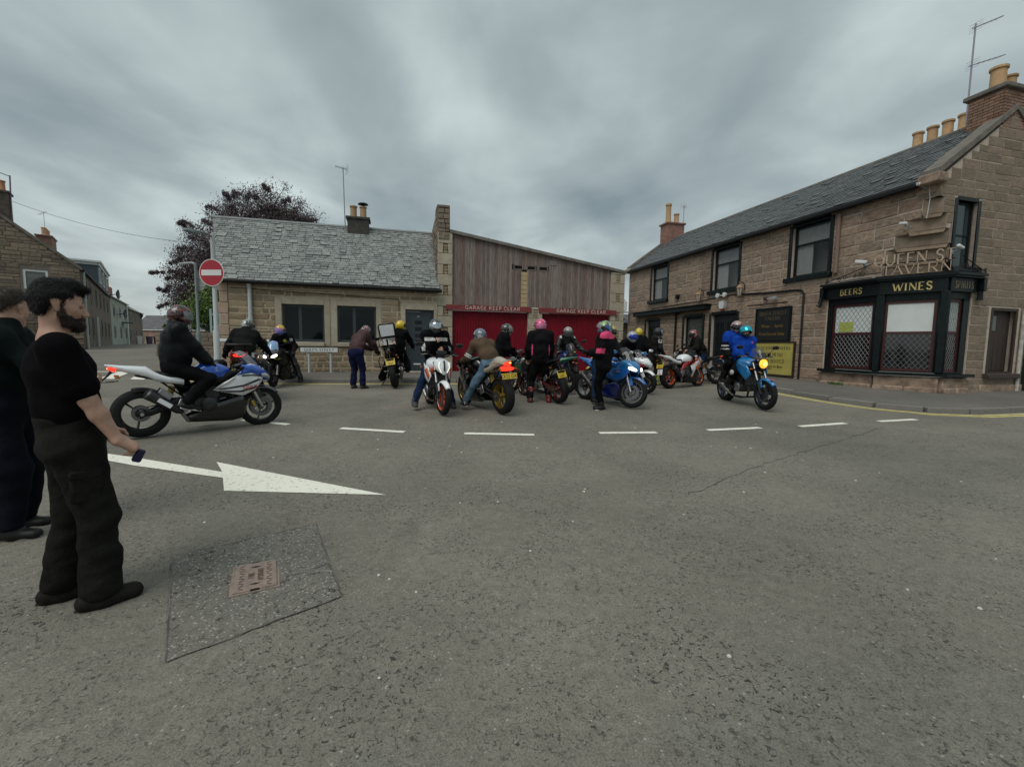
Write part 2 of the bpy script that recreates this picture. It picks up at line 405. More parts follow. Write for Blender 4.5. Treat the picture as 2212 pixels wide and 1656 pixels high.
M_road = asphalt('worn_asphalt', (0.168, 0.156, 0.130), (0.226, 0.209, 0.177), 0.68, 0.03, 0.9, 42.0)
M_patch = asphalt('chipping_patch', (0.148, 0.139, 0.120), (0.200, 0.188, 0.164), 0.95, 0.30, 1.0, 30.0, (0.40, 0.39, 0.36))
M_pave = asphalt('pavement_asphalt', (0.12, 0.112, 0.10), (0.17, 0.158, 0.142), 0.3, 0.02, 0.4)
M_paint = mat('road_paint', (0.80, 0.78, 0.68), 0.7, col2=(0.30, 0.285, 0.25), scale=22, thr=(0.56, 0.70), bump=0.3, bscale=60)
M_yel = mat('yellow_paint', (0.66, 0.57, 0.20), 0.7, col2=(0.36, 0.31, 0.16), scale=7, thr=(0.48, 0.80))
M_kerb = mat('kerb_stone', (0.19, 0.18, 0.165), 0.85, var=0.25, scale=14, bump=0.4, bscale=50, objvar=0.12)

# ------------------------------------------------------------------ ground sheet
xs = np.concatenate([[-4000, -1200, -400, -150, -90, -60], np.arange(-45, 31, 1.0), [36, 45, 60, 90, 150, 400, 1200, 4000]])
ys = np.concatenate([[-4000, -1000, -200, -60, -20, -8], np.arange(-4, 36, 1.0), [40, 46, 55, 70, 90, 140, 300, 900, 4000]])
V = [(x, y, gz(x, y)) for y in ys for x in xs]; nx_ = len(xs)
F = [(j * nx_ + i, j * nx_ + i + 1, (j + 1) * nx_ + i + 1, (j + 1) * nx_ + i) for j in range(len(ys) - 1) for i in range(nx_ - 1)]
tag(link('road', mesh_of('road', V, F), M_road), kind='structure')

def strip(name, poly, m, dz=0.004, cuts=2, kind='structure', label=None, parent=None):
    bm = bmesh.new(); f = bm.faces.new([bm.verts.new((p[0], p[1], 0)) for p in poly])
    bmesh.ops.triangulate(bm, faces=[f])
    for _ in range(cuts): bmesh.ops.subdivide_edges(bm, edges=[e for e in bm.edges if e.calc_length() > 0.5], cuts=1, use_grid_fill=True)
    bmesh.ops.triangulate(bm, faces=bm.faces)
    for v in bm.verts: v.co.z = gz(v.co.x, v.co.y) + dz
    bmesh.ops.recalc_face_normals(bm, faces=bm.faces)
    me = bpy.data.meshes.new(name); bm.to_mesh(me); bm.free()
    if me.polygons and me.polygons[0].normal.z < 0: me.flip_normals()
    return tag(link(name, me, m, parent), kind=kind)
def polyline(P, step=0.5):
    """resample, smoothed"""
    P = [Vector((p[0], p[1])) for p in P]; out_ = []
    for i in range(len(P) - 1):
        p0, p1, p2, p3 = P[max(i - 1, 0)], P[i], P[i + 1], P[min(i + 2, len(P) - 1)]
        k = max(1, int((p2 - p1).length / step))
        for j in range(k):
            u = j / k
            out_.append(0.5 * ((2 * p1) + (p2 - p0) * u + (2 * p0 - 5 * p1 + 4 * p2 - p3) * u * u + (3 * p1 - p0 - 3 * p2 + p3) * u ** 3))
    out_.append(P[-1]); return out_
def offs(P, d):
    o = []
    for i, p in enumerate(P):
        t = (P[min(i + 1, len(P) - 1)] - P[max(i - 1, 0)]).normalized(); o.append(p + Vector((t.y, -t.x)) * d)
    return o
def ribbon(name, P, w, m, dz, kind='structure'):
    A, B = offs(P, -w / 2), offs(P, w / 2)
    V = [(p.x, p.y, gz(p.x, p.y) + dz) for ab in zip(A, B) for p in ab]
    F = [(2 * i, 2 * i + 1, 2 * i + 3, 2 * i + 2) for i in range(len(P) - 1)]
    me = mesh_of(name, V, F)
    if me.polygons[0].normal.z < 0: me.flip_normals()
    return tag(link(name, me, m), kind=kind)

# give-way dashes 1 m long, 1 m apart, along the mouth of the junction
dash = [((-4.58, 7.51), (-3.65, 7.19)), ((-2.71, 6.97), (-1.65, 6.77)), ((-0.72, 6.73), (0.35, 6.70)), ((1.38, 6.89), (2.31, 6.98)),
        ((3.22, 7.21), (4.23, 7.46)), ((5.0, 7.62), (6.05, 7.97)), ((6.83, 8.19), (7.75, 8.44))]
for a, b in dash:
    a, b = Vector(a), Vector(b); t = (b - a).normalized(); n_ = Vector((-t.y, t.x)) * 0.06
    strip('dash_marking', [a - n_, b - n_, b + n_, a + n_], M_paint, 0.005)
# long arrow on the left
strip('arrow_marking', [(-5.5, 5.38), (-4.23, 4.90), (-3.0, 4.53), (-3.13, 4.72), (-4.51, 5.22), (-5.6, 5.56)], M_paint, 0.005, 1)
strip('arrow_head_marking', [(-3.0, 4.53), (-2.75, 4.16), (-1.18, 4.11), (-3.43, 5.08), (-3.13, 4.72)], M_paint, 0.005, 1)
# hatched give-way marks across the street mouth on the left
for a, b, c, d in [((-12.9, 13.0), (-12.5, 12.9), (-13.3, 14.2), (-13.75, 14.3)), ((-11.9, 12.75), (-11.45, 12.7), (-12.5, 14.55), (-12.95, 14.6)), ((-11.0, 12.75), (-10.6, 12.75), (-11.55, 14.3), (-12.0, 14.3))]:
    strip('hatch_marking', [a, b, c, d], M_paint, 0.005, 1)
strip('edge_marking', [(-14.5, 14.4), (-9.9, 14.62), (-9.9, 14.76), (-14.5, 14.55)], M_paint, 0.009, 1)

# patch of coarse chippings round the hydrant cover, with its saw-cut joint, and one long crack in the road
PT = [(-2.30, 2.91), (-1.56, 3.45), (-0.98, 2.48), (-1.59, 1.95)]
strip('surfacing_patch', PT, M_patch, 0.004)
M_joint = mat('sealed_joint', (0.06, 0.058, 0.054), 0.9, col2=(.16, .15, .135), scale=5, thr=(.42, .60))
jp = sum([[Vector(p).lerp(Vector(q), k / 14) for k in range(14)] for p, q in zip(PT, PT[1:] + PT[:1])], []) + [Vector(PT[0])]; jr = random.Random(3)
jp = [p + Vector((jr.uniform(-.007, .007), jr.uniform(-.007, .007))) for p in jp]
ribbon('patch_joint', jp, 0.006, M_joint, 0.0075)
ck = [p + Vector((jr.uniform(-.03, .03), jr.uniform(-.03, .03))) for p in polyline([(1.75, 4.25), (2.05, 4.49), (3.0, 5.26), (4.2, 6.1), (5.79, 7.17), (6.3, 7.6)], 0.12)]
ribbon('road_crack', ck, 0.010, M_joint, 0.004)
# a few pale chips and splashes lying about
M_chip = mat('pale_chip', (0.55, 0.54, 0.50), 0.8)
mb = MB()
for i in range(60):
    x, y = jr.uniform(-4, 5), jr.uniform(1.3, 8.5); r_ = jr.uniform(0.006, 0.016)
    mb.lathe([(r_, 0), (r_ * 0.7, r_ * 0.5), (0, r_ * 0.6)], (x, y, gz(x, y) + 0.001), n=6)
tag(mb.build('loose_chips', M_chip), 'scattered pale stone chips lying on the road', 'gravel', kind='stuff')

# ------------------------------------------------------------------ hydrant cover
cov = empty('hydrant_cover', gp(-1.595, 2.68, 0.006), math.atan2(0.12, 0.22), 'rusty rectangular hydrant cover with raised lettering set in the road', 'cover')
M_rust = mat('rusty_iron', (0.235, 0.178, 0.150), 0.8, var=0.22, scale=18, bump=0.35, bscale=120)
M_rustd = mat('rust_recess', (0.11, 0.075, 0.06), 0.9, var=0.2, scale=20)
cov.scale = (.88, .88, 1)
MB().box((0, 0, -0.004), (0.30, 0.44, 0.01), 0.002).build('frame', M_rust, cov)
lid = MB().box((0, 0, 0.003), (0.268, 0.41, 0.012), 0.004).build('lid', M_rust, cov)
for k in range(10):
    for sx in (-1, 1):
        a = R(35) * (1 if k % 2 else -1)
        MB().box((sx * 0.085, -0.175 + k * 0.038, 0.0095), (0.032, 0.007, 0.004), 0, Matrix.Rotation(a, 3, 'Z')).build('tread_bar', M_rustd, lid, False)
M_hole = mat('black_hole', (0.008, 0.008, 0.008), 0.9)
for y in (-0.13, 0.13): MB().add([(-0.038, y, 0.0096), (0, y - 0.014, 0.0096), (0.038, y, 0.0096), (0, y + 0.014, 0.0096)], [(0, 1, 2, 3)]).build('keyhole', M_hole, lid, False)
for y in (-0.205, 0.205): MB().box((0, y, 0.004), (0.055, 0.012, 0.012)).build('lifting_slot', M_hole, lid, False)
for txt, x in (('FIRE', -0.026), ('HYDRANT', 0.032)):
    l = letters(txt, 0.034, 0.62, False, 0.22, 0.22, 0.004)
    for v in l.V: v.xyz = (x - v.z + 0.017, v.x, 0.0092 - v.y * 0.6)
    l.build('lettering', M_rustd, lid, False)

# ------------------------------------------------------------------ pavements and kerbs
KERB = polyline([(-12.6, 30), (-11.9, 24), (-11.2, 17.5), (-10.6, 15), (-9.9, 13.6), (-8.6, 12.85), (-6.7, 12.95), (-1.7, 13.6), (3.3, 14.2), (5.0, 14.85), (6.3, 15.2), (7.05, 14.6), (7.4, 13.3), (7.6, 11.9), (7.8, 10.8), (8.15, 9.9), (8.75, 9.38), (9.5, 9.25), (10.6, 9.5), (12.5, 10.05), (16, 11.1), (24, 13.6)], 0.92)
WALLP = [(-9.0, 30), (-9.0, 24), (-9.2, 17.5), (-9.0, 15.3), (-6, 16.0), (0, 17.6), (4.6, 19), (6.2, 26), (7.4, 26), (9.5, 18), (10.3, 15), (11.2, 13), (12, 12.6), (14, 13), (18, 14.2), (25, 16.2)]
poly = [(p.x, p.y) for p in KERB] + WALLP[::-1]
pav = strip('pavement', poly, M_pave, 0.095, 4)
ks = None
for i in range(len(KERB) - 1):
    a, b = KERB[i], KERB[i + 1]; c = (a + b) / 2; t = b - a; L_ = t.length
    n_ = Vector((t.y, -t.x)).normalized() * 0.055
    if ks is None: ks = mesh_of('kerb_stone', *(lambda q: (q.V, q.F))(MB().box((0, 0, 0), (1, 1, 1), 0.06)), False)
    o = link('kerb_stone', ks, M_kerb, pav); o.location = (c.x + n_.x, c.y + n_.y, gz(c.x, c.y) + 0.03); o.rotation_euler.z = math.atan2(t.y, t.x); o.scale = (L_ - 0.012, 0.13, 0.15)
for d in (0.30, 0.45): ribbon('yellow_line', offs([p for p in KERB if p.x > -10.4], d), 0.085, M_yel, 0.005)
# weed at the foot of the bay
M_weed = mat('weed_green', (0.07, 0.13, 0.03), 0.8, var=0.3, scale=20)
mb = MB(); wr = random.Random(5)
for i in range(90):
    a = wr.uniform(0, 6.28); r_ = wr.random() ** 0.6 * 0.16; x, y = r_ * 1.6 * math.cos(a), r_ * math.sin(a) * 0.5; h = wr.uniform(0.04, 0.11)
    dx, dy = wr.uniform(-.05, .05), wr.uniform(-.05, .05)
    mb.add([(x - .008, y, 0), (x + .008, y, 0), (x + dx + .012, y + dy, h * .7), (x + dx * 1.6, y + dy * 1.6, h)], [(0, 1, 2), (0, 2, 3)])
w = mb.build('weed', M_weed); w.location = gp(9.92, 13.6, 0.1); w.rotation_euler.z = R(-75); tag(w, 'small green weed growing at the foot of the tavern wall', 'plant')

# ------------------------------------------------------------------ stone walls
def stone_mesh(seed, bev=0.10):
    jt = .03 if bev < .3 else .075
    r_ = random.Random(seed); V = []; F = []
    ring = [(-.5, -.5), (0, -.5), (.5, -.5), (.5, 0), (.5, .5), (0, .5), (-.5, .5), (-.5, 0)]
    for lvl in range(3):
        for (x, z) in ring:
            j = r_.uniform(-jt, jt); k = r_.uniform(-jt * 1.6, jt * 1.6)
            if lvl == 0: V.append((x + j * .5, 0.4, z + k * .5))
            elif lvl == 1: V.append((x * .99 + j, -0.55, z * .97 + k))
            else: V.append((x * (1 - bev * .5) + j, -1 + r_.uniform(-.15, .1), z * (1 - bev * 1.6) + k))
    V.append((0, -1.12, 0))
    for l in range(2):
        for j in range(8): F.append((l * 8 + j, l * 8 + (j + 1) % 8, l * 8 + 8 + (j + 1) % 8, l * 8 + 8 + j))
    for j in range(8): F.append((16 + j, 16 + (j + 1) % 8, 24))
    me = mesh_of('stone', V, F, True, 50); return me
def stone_wall(wall, x0, x1, z0, z1, openings, m, hs=(0.18, 0.32), ls=(0.3, 0.75), gap=0.018, prot=(0.012, 0.03), seed=1, xr=None, limit=300, rank=None, name='stone', bev=0.10):
    """individual stones as children of the wall object, in the wall's own frame (front at -y); those past the limit become one part"""
    r_ = random.Random(seed); vs = [stone_mesh(seed * 100 + i, bev) for i in range(10)]
    for v in vs: v.materials.append(m)
    items = []; z = z0
    while z < z1 - 0.04:
        h = r_.uniform(*hs)
        if z1 - (z + h) < hs[0] * 0.6: h = z1 - z
        a0, a1 = (x0, x1) if xr is None else xr(z + h * 0.7)
        free = [(a0, a1)]
        for (oa, ob, oz0, oz1) in openings:
            if oz0 < z + h * 0.5 < oz1:
                nf = []
                for p, q in free:
                    if ob <= p or oa >= q: nf.append((p, q))
                    else:
                        if oa > p: nf.append((p, oa))
                        if ob < q: nf.append((ob, q))
                free = nf
        for p, q in free:
            x = p
            while x < q - 0.03:
                l = r_.uniform(*ls) * (0.7 + h / hs[1] * 0.5)
                if q - (x + l) < ls[0] * 0.6: l = q - x
                if l > 0.06:
                    if h > 0.24 and r_.random() < 0.22 and l < 0.5:
                        hh = h * r_.uniform(.4, .6); items.append((x, z, l, hh)); items.append((x, z + hh, l, h - hh))
                    else: items.append((x, z, l, h))
                x += l
        z += h
    if rank: items.sort(key=rank)
    rest = MB()
    for i, (x, z, l, h) in enumerate(items):
        me = vs[r_.randrange(10)]; sc_ = (l - gap, r_.uniform(*prot), h - gap); c = (x + l / 2, 0, z + h / 2)
        if sc_[0] <= 0.02 or sc_[2] <= 0.02: continue
        if i < limit:
            o = bpy.data.objects.new(name, me); COL.objects.link(o); o.parent = wall; o.location = c; o.scale = sc_
        else:
            rest.add([(v.co.x * sc_[0] + c[0], v.co.y * sc_[1], v.co.z * sc_[2] + c[2]) for v in me.vertices], [tuple(p.vertices) for p in me.polygons])
    if rest.V: tag(rest.build('stones', m, wall, True, 50, False), kind='stuff')
def slates(roof, w, L_, m, sw=0.28, ex=0.20, seed=2, limit=300, left=True, jit=0.012, skew=0.0):
    """slates in the roof object's own frame: x along eaves 0..w, y up the slope 0..L_, z normal. First rows at the eaves are single parts"""
    r_ = random.Random(seed); vs = []
    for i in range(8):
        j = [r_.uniform(-jit, jit) for _ in range(8)]
        V = [(-.5 + j[0], -.5 + j[1] * 3, 0.020), (.5 + j[2], -.5 + j[3] * 3, 0.020), (.5, 1.0, -0.004), (-.5, 1.0, -0.004), (-.5 + j[0], -.5 + j[1] * 3, -.006), (.5 + j[2], -.5 + j[3] * 3, -.006)]
        me = mesh_of('slate', V, [(0, 1, 2, 3), (4, 5, 1, 0), (0, 3, 4), (1, 5, 2)], False); me.materials.append(m); vs.append(me)
    items = []; rows = int(L_ / ex)
    for k in range(rows):
        exk = L_ / rows; xl = -skew * (k + .5) / rows; x = xl - r_.uniform(0, sw)
        while x < w:
            l = sw * r_.uniform(0.7, 1.25); xa, xb = max(xl, x), min(w, x + l)
            if xb - xa > 0.05: items.append((xa, k * exk, xb - xa, exk))
            x += l
    items.sort(key=(lambda q: q[0] + q[1] * 1.5) if left else (lambda q: -q[0] + q[1] * 1.5))
    rest = MB()
    for i, (x, y, l, h) in enumerate(items):
        me = vs[r_.randrange(8)]; zz = r_.uniform(0.004, 0.016) if r_.random() > 0.06 else 0.03
        if i < limit:
            o = bpy.data.objects.new('slate', me); COL.objects.link(o); o.parent = roof; o.location = (x + l / 2, y + h / 2, zz + 0.006); o.scale = (l - 0.016, h, 1); o.rotation_euler.z = r_.uniform(-.012, .012)
        else:
            rest.add([(v.co.x * (l - .016) + x + l / 2, v.co.y * h + y + h / 2 + r_.uniform(-.004, .004), v.co.z + zz + 0.006) for v in me.vertices], [tuple(p.vertices) for p in me.polygons])
    if rest.V: tag(rest.build('slates', m, roof, False, fix=False), kind='stuff')
def wallbox(name, poly, th, m, parent, loc=(0, 0, 0), rz=0.0, holes=()):
    """flat wall with a polygonal outline in x-z and rectangular openings; front face at y=0, body behind"""
    mb = MB()
    if not holes: mb.prism(poly, lambda a, b: (a, 0, b), lambda a, b: (a, th, b))
    else:
        xs_ = sorted({p[0] for p in poly} | {h[0] for h in holes} | {h[1] for h in holes}); zs_ = sorted({p[1] for p in poly} | {h[2] for h in holes} | {h[3] for h in holes})
        for i in range(len(xs_) - 1):
            run = None
            for j in range(len(zs_) - 1):
                cx, cz = (xs_[i] + xs_[i + 1]) / 2, (zs_[j] + zs_[j + 1]) / 2
                solid = not any(h[0] < cx < h[1] and h[2] < cz < h[3] for h in holes)
                if solid and run is None: run = zs_[j]
                if run is not None and (not solid or j == len(zs_) - 2):
                    top = zs_[j + 1] if solid else zs_[j]
                    a, b = xs_[i], xs_[i + 1]
                    mb.add([(a, 0, run), (b, 0, run), (b, 0, top), (a, 0, top), (a, th, run), (b, th, run), (b, th, top), (a, th, top)],
                           [(0, 1, 2, 3), (5, 4, 7, 6), (1, 5, 6, 2), (4, 0, 3, 7), (3, 2, 6, 7), (4, 5, 1, 0)]); run = None
    o = mb.build(name, m, parent, False, fix=not holes); o.location = loc; o.rotation_euler.z = rz; return o

M_mortC = mat('cottage_mortar', (0.41, 0.35, 0.255), 0.95, var=0.2, scale=6, bump=0.4, bscale=50)
M_stoneC = mat('cottage_stone', (0.27, 0.215, 0.150), 0.9, var=0.35, scale=9, bump=0.6, bscale=35, objcol=[(0.65, 0.62, 0.58), (1.0, 1.0, 1.0), (1.25, 1.2, 1.1), (0.85, 0.78, 0.72), (1.1, 1.0, 0.92)])
M_dress = mat('dressed_sandstone', (0.38, 0.335, 0.255), 0.9, var=0.14, scale=5, bump=0.25, bscale=45, objvar=0.10)
M_mortP = mat('tavern_mortar', (0.46, 0.385, 0.32), 0.95, var=0.15, scale=7, bump=0.3, bscale=60)
M_stoneP = mat('tavern_stone', (0.262, 0.206, 0.160), 0.9, var=0.42, scale=5, bump=0.55, bscale=30, objcol=[(0.72, 0.70, 0.68), (1.0, 0.97, 0.92), (1.22, 1.12, 1.05), (0.9, 0.8, 0.76), (1.12, 1.08, 1.0)])
M_stoneG = mat('grey_stone', (0.205, 0.17, 0.135), 0.92, var=0.35, scale=7, bump=0.7, bscale=28, objcol=[(0.6, 0.6, 0.6), (1.0, 0.97, 0.92), (1.2, 1.12, 1.05), (0.82, 0.8, 0.76)])
M_mortG = mat('grey_mortar', (0.17, 0.145, 0.12), 0.95, var=0.25, scale=7, bump=0.4, bscale=60)
M_slateC = mat('cottage_slate', (0.20, 0.215, 0.21), 0.62, var=0.42, scale=4.5, bump=0.3, bscale=40, objcol=[(0.62, 0.63, 0.63), (1.0, 1.0, 1.0), (1.3, 1.3, 1.25), (0.85, 0.86, 0.86)], col2=None)
M_slateP = mat('tavern_slate', (0.085, 0.092, 0.095), 0.6, var=0.25, scale=9, bump=0.3, bscale=40, objcol=[(0.7, 0.7, 0.7), (1.0, 1.0, 1.0), (1.3, 1.3, 1.3)])
M_sub = mat('roof_underlay', (0.03, 0.03, 0.03), 0.9)
M_lead = mat('lead_flashing', (0.20, 0.215, 0.22), 0.55, var=0.15, scale=5)
M_black = mat('black_gloss_paint', (0.006, 0.010, 0.011), 0.38, var=0.3, scale=6, spec=.22)
M_blackm = mat('black_iron', (0.010, 0.010, 0.011), 0.55, spec=.25)
M_anth = mat('anthracite_frame', (0.035, 0.042, 0.048), 0.42)
M_glass = mat('window_glass', (0.004, 0.008, 0.009), 0.05, spec=0.22)
M_glass2 = mat('bright_window_glass', (0.05, 0.06, 0.06), 0.03, spec=1.0, alpha=.30)
M_pot = mat('clay_pot', (0.42, 0.27, 0.14), 0.85, var=0.15, scale=8, objvar=0.14)
M_white = mat('white_plastic', (0.62, 0.64, 0.63), 0.45)
M_red = mat('red_door_paint', (0.175, 0.007, 0.017), 0.5, spec=.15, var=0.22, scale=1.6, bump=0.2, bscale=60)
M_redl = mat('faded_red_paint', (0.19, 0.030, 0.030), 0.65, var=0.2, scale=5)
M_wood = mat('weathered_cladding', (0.195, 0.168, 0.155), 0.88, var=0.42, scale=5.0, bump=0.5, bscale=30, stretch=(9, 9, 0.55), objcol=[(0.85, 0.68, 0.64), (1.0, 0.98, 0.97), (1.28, 1.24, 1.2), (0.92, 0.72, 0.68), (1.1, 1.05, 1.02)])
M_newwood = mat('new_pale_timber', (0.44, 0.33, 0.19), 0.8, var=0.2, scale=6, stretch=(1, 1, 4))
M_grey = mat('galvanised_grey', (0.30, 0.32, 0.325), 0.5, metal=0.2, var=0.1, scale=8)
M_int = mat('dark_interior', (0.01, 0.011, 0.012), 0.9)
M_alu = mat('aerial_aluminium', (0.32, 0.30, 0.32), 0.45, metal=0.6)

def pot(parent, c, r0=0.13, h=0.5, name='chimney_pot', m=None):
    return MB().lathe([(r0 * 1.12, 0), (r0 * 1.08, h * 0.12), (r0 * 0.95, h * 0.16), (r0 * 0.9, h * 0.86), (r0 * 1.1, h * 0.88), (r0 * 1.1, h * 0.97), (r0 * 0.8, h), (r0 * 0.72, h * 0.7), (0, h * 0.7)], c, n=16).build(name, m or M_pot, parent)
def aerial(loc, rz, h, label, arms=5, L_=0.7, arr=True, tilt=0.0):
    a = empty('tv_aerial', loc, rz, label, 'aerial')
    MB().tube([(0, 0, 0), (tilt * h, 0, h)], 0.018, 6).build('mast', M_alu, a)
    mb = MB(); t = tilt * h; mb.tube([(t - L_ * 0.35, 0, h - 0.06), (t + L_ * 0.65, 0, h - 0.02)], 0.011, 5)
    for i in range(arms):
        x = t - L_ * 0.25 + L_ * 0.85 * i / max(1, arms - 1); mb.tube([(x, -0.14, h - 0.04), (x, 0.14, h - 0.04)], 0.005, 4)
    mb.build('boom', M_alu, a)
    if arr:
        mb = MB()
        for k in range(5): mb.tube([(t - L_ * 0.34, -0.15, h - 0.20 + k * 0.07), (t - L_ * 0.34, 0.15, h - 0.20 + k * 0.07)], 0.004, 4)
        for k in (-1, 1): mb.tube([(t - L_ * 0.34, 0.14 * k, h - 0.22), (t - L_ * 0.34, 0.14 * k, h + 0.1)], 0.004, 4)
        mb.build('reflector', M_alu, a)
    return a
# ================================================================== cottage
ZB = 0.30
cot = empty('cottage', (-2.25, 16.7, 0), R(15), 'low stone cottage with grey slate roof left of the garages', 'house')
W1 = (-5.78, -4.44, 1.56, 2.83); W2 = (-4.02, -2.72, 1.56, 2.83); DR = (-1.70, -0.68, ZB, 2.78)
cw = wallbox('front_wall', [(-7.62, ZB), (-0.55, ZB), (-0.55, 3.52), (-7.62, 3.52)], 0.45, M_mortC, cot, holes=(W1, W2, DR))
mg = 0.19
ops = [(W1[0] - mg, W1[1] + mg + .02, W1[2] - .16, W1[3] + .24), (W2[0] - mg - .02, W2[1] + mg, W2[2] - .16, W2[3] + .24), (DR[0] - .15, DR[1] + .12, ZB, DR[3] + .22)]
stone_wall(cw, -7.40, -0.56, ZB, 3.50, ops, M_stoneC, hs=(0.07, 0.24), ls=(0.16, 0.62), gap=0.045, prot=(0.004, 0.02), seed=11, rank=lambda q: -q[2] * q[3], bev=0.34)
for (a, b, c, d) in (W1, W2):                                     # dressed margins and two-light windows
    ww = wallbox('window', [(a, c), (b, c), (b, d), (a, d)], 0.05, M_anth, cot, (0, 0.13, 0), holes=((a + .07, a + .50, c + .09, d - .07), (a + .60, b - .07, c + .09, d - .07)))
    for (p, q) in ((a + .07, a + .50), (a + .60, b - .07)): MB().box(((p + q) / 2, 0.02, (c + d) / 2 + .01), (q - p + .01, 0.012, d - c - .15)).build('pane', M_glass, ww, False)
    for p, q in ((a - mg, a), (b, b + mg)): MB().box(((p + q) / 2, 0.06, (c + d) / 2 + 0.03), (q - p - .004, 0.17, d - c + 0.34), 0.01).build('jamb', M_dress, cot)
    MB().box(((a + b) / 2, 0.062, d + 0.115), (b - a - 0.004, 0.175, 0.23), 0.01).build('lintel', M_dress, cot)
    MB().box(((a + b) / 2, 0.03, c - 0.075), (b - a - 0.004, 0.26, 0.15), 0.015).build('sill', M_dress, cot)
    MB().box(((a + b) / 2, 0.6, (c + d) / 2), (b - a + .3, 0.02, d - c + .3)).build('room_backing', M_int, cot, False)
a, b, c, d = DR
MB().box((a - .075, 0.06, (c + d) / 2 + .1), (0.146, 0.17, d - c + .2), 0.01).build('jamb', M_dress, cot)
MB().box((b + .06, 0.06, (c + d) / 2 + .1), (0.116, 0.17, d - c + .2), 0.01).build('jamb', M_dress, cot)
MB().box(((a + b) / 2, 0.062, d + 0.1), (b - a - 0.004, 0.175, 0.2), 0.01).build('lintel', M_dress, cot)
fr = wallbox('door_frame', [(a, c), (b, c), (b, d), (a, d)], 0.06, M_anth, cot, (0, 0.13, 0), holes=((a + .06, b - .06, c, d - .06),))
dl = MB().box(((a + b) / 2, 0.17, (c + d) / 2 - .03), (b - a - .125, 0.05, d - c - .07), 0.006).build('door', mat('door_blue_grey', (0.030, 0.045, 0.055), 0.4), cot)
for k in range(4): MB().box(((a + b) / 2 - .05, 0.142, d - .45 - k * .24), (0.24, 0.012, 0.13), 0.004).build('door_pane', M_glass, dl)
MB().box(((a + b) / 2 - .1, 0.142, 0.80), (0.26, 0.01, 0.05)).build('letter_plate', M_white, dl)
MB().box((a + .16, 0.125, 1.5), (0.03, 0.05, 0.14), 0.01).build('handle', M_grey, dl)
l = font_text('19', 0.10); o = link('house_number', l, M_white, dl); o.location = ((a + b) / 2 - .06, 0.138, d - .27)
MB().box(((a + b) / 2, -0.14, 0.47), (1.15, 0.3, 0.16), 0.02).build('doorstep', M_dress, cot)
# corner stones, eaves, gutter, pipe
qz = ZB; qi = 0
while qz < 3.45:
    h = 0.36; MB().box((-7.52 + (.02 if qi % 2 else 0), 0.02, qz + h / 2), (0.24 + (.0 if qi % 2 else .06), 0.12, h - .012), 0.012).build('corner_stone', mat('pink_dressed', (0.36, 0.265, 0.20), 0.9, var=0.12, scale=5), cot); qz += h; qi += 1
gw = MB(); gw.prism([(0.45, ZB), (5.0, ZB), (5.0, 3.5), (2.32, 5.92), (0.0, 3.6), (0.0, 3.5), (0.45, 3.5)], lambda p, q: (-7.62 - p * .33, p, q), lambda p, q: (-7.30 - p * .33, p, q)); gw.build('gable_wall', M_mortC, cot, False)
gw = MB(); gw.prism([(0.45, ZB), (5.0, ZB), (5.0, 3.5), (2.32, 5.9), (0.0, 3.55), (0.45, 3.5)], lambda p, q: (-0.9, p, q), lambda p, q: (-0.6, p, q)); gw.build('gable_wall', M_mortC, cot, False)
rl = math.hypot(2.5, 2.5)
def roofslab(name, bld, x0, x1, y0, z0, run, rise, sw, ex, m, seed, left=True, limit=300, th=0.05, skew=0.0):
    L_ = math.hypot(run, rise); w = x1 - x0
    rf = MB().prism([(0, 0), (w, 0), (w, L_), (-skew, L_)], lambda a, b: (a, b, -th), lambda a, b: (a, b, 0)).build(name, M_sub, bld, False)
    rf.location = (x0, y0, z0); rf.rotation_euler = (math.atan2(rise, run), 0, 0)
    slates(rf, w, L_, m, sw, ex, seed, limit, left, skew=skew); return rf
roofslab('roof', cot, -7.68, -0.5, -0.20, 3.54, 2.5, 2.5, 0.26, 0.13, M_slateC, 21, skew=0.8)
back = MB().box((3.99, 1.76, -0.03), (7.98, 3.52, 0.06)).build('back_roof', M_slateC, cot, False); back.location = (-0.5, 4.8, 3.54); back.rotation_euler = (R(45), 0, R(180))
for k in range(8): MB().tube([(-8.5 + k * 1.0, 2.3, 6.055), (-8.5 + k * 1.0 + .985, 2.3, 6.055)], 0.075, 8).build('ridge_piece', M_lead, cot)
mb = MB(); mb.tube([(-7.70, -0.27, 3.50), (-0.42, -0.27, 3.46)], 0.065, 10)
gut = mb.build('gutter', M_blackm, cot)
for k in range(8): MB().box((-7.3 + k * 0.95, -0.30, 3.485 - .004 * k), (0.03, 0.09, 0.10), 0.006).build('bracket', M_blackm, gut)
mb = MB().tube([(-6.71, -0.09, 3.40), (-6.71, -0.09, 2.2)], 0.062, 12).tube([(-6.71, -0.09, 2.2), (-6.71, -0.09, 0.5)], 0.062, 12).tube([(-6.71, -0.09, 2.36), (-6.71, -0.09, 2.22)], 0.074, 12).tube([(-6.71, -0.16, 3.46), (-6.71, -0.09, 3.36)], 0.07, 10)
mb.build('downpipe', mat('pale_grey_pipe', (0.46, 0.50, 0.52), 0.45), cot)
MB().tube([(-7.3, -0.035, 3.30), (-4, -0.035, 3.20), (-1.95, -0.035, 3.12), (-1.93, -0.035, 3.08), (-1.93, -0.035, 2.70)], 0.009, 5).build('cable', M_blackm, cot)
ch = MB().box((-3.42, 2.3, 6.06), (0.78, 0.6, 0.70), 0.01).box((-3.42, 2.3, 6.38), (0.90, 0.72, 0.10), 0.02).build('chimney', mat('sooty_render', (0.055, 0.052, 0.046), 0.95, var=0.3, scale=5, bump=0.3), cot)
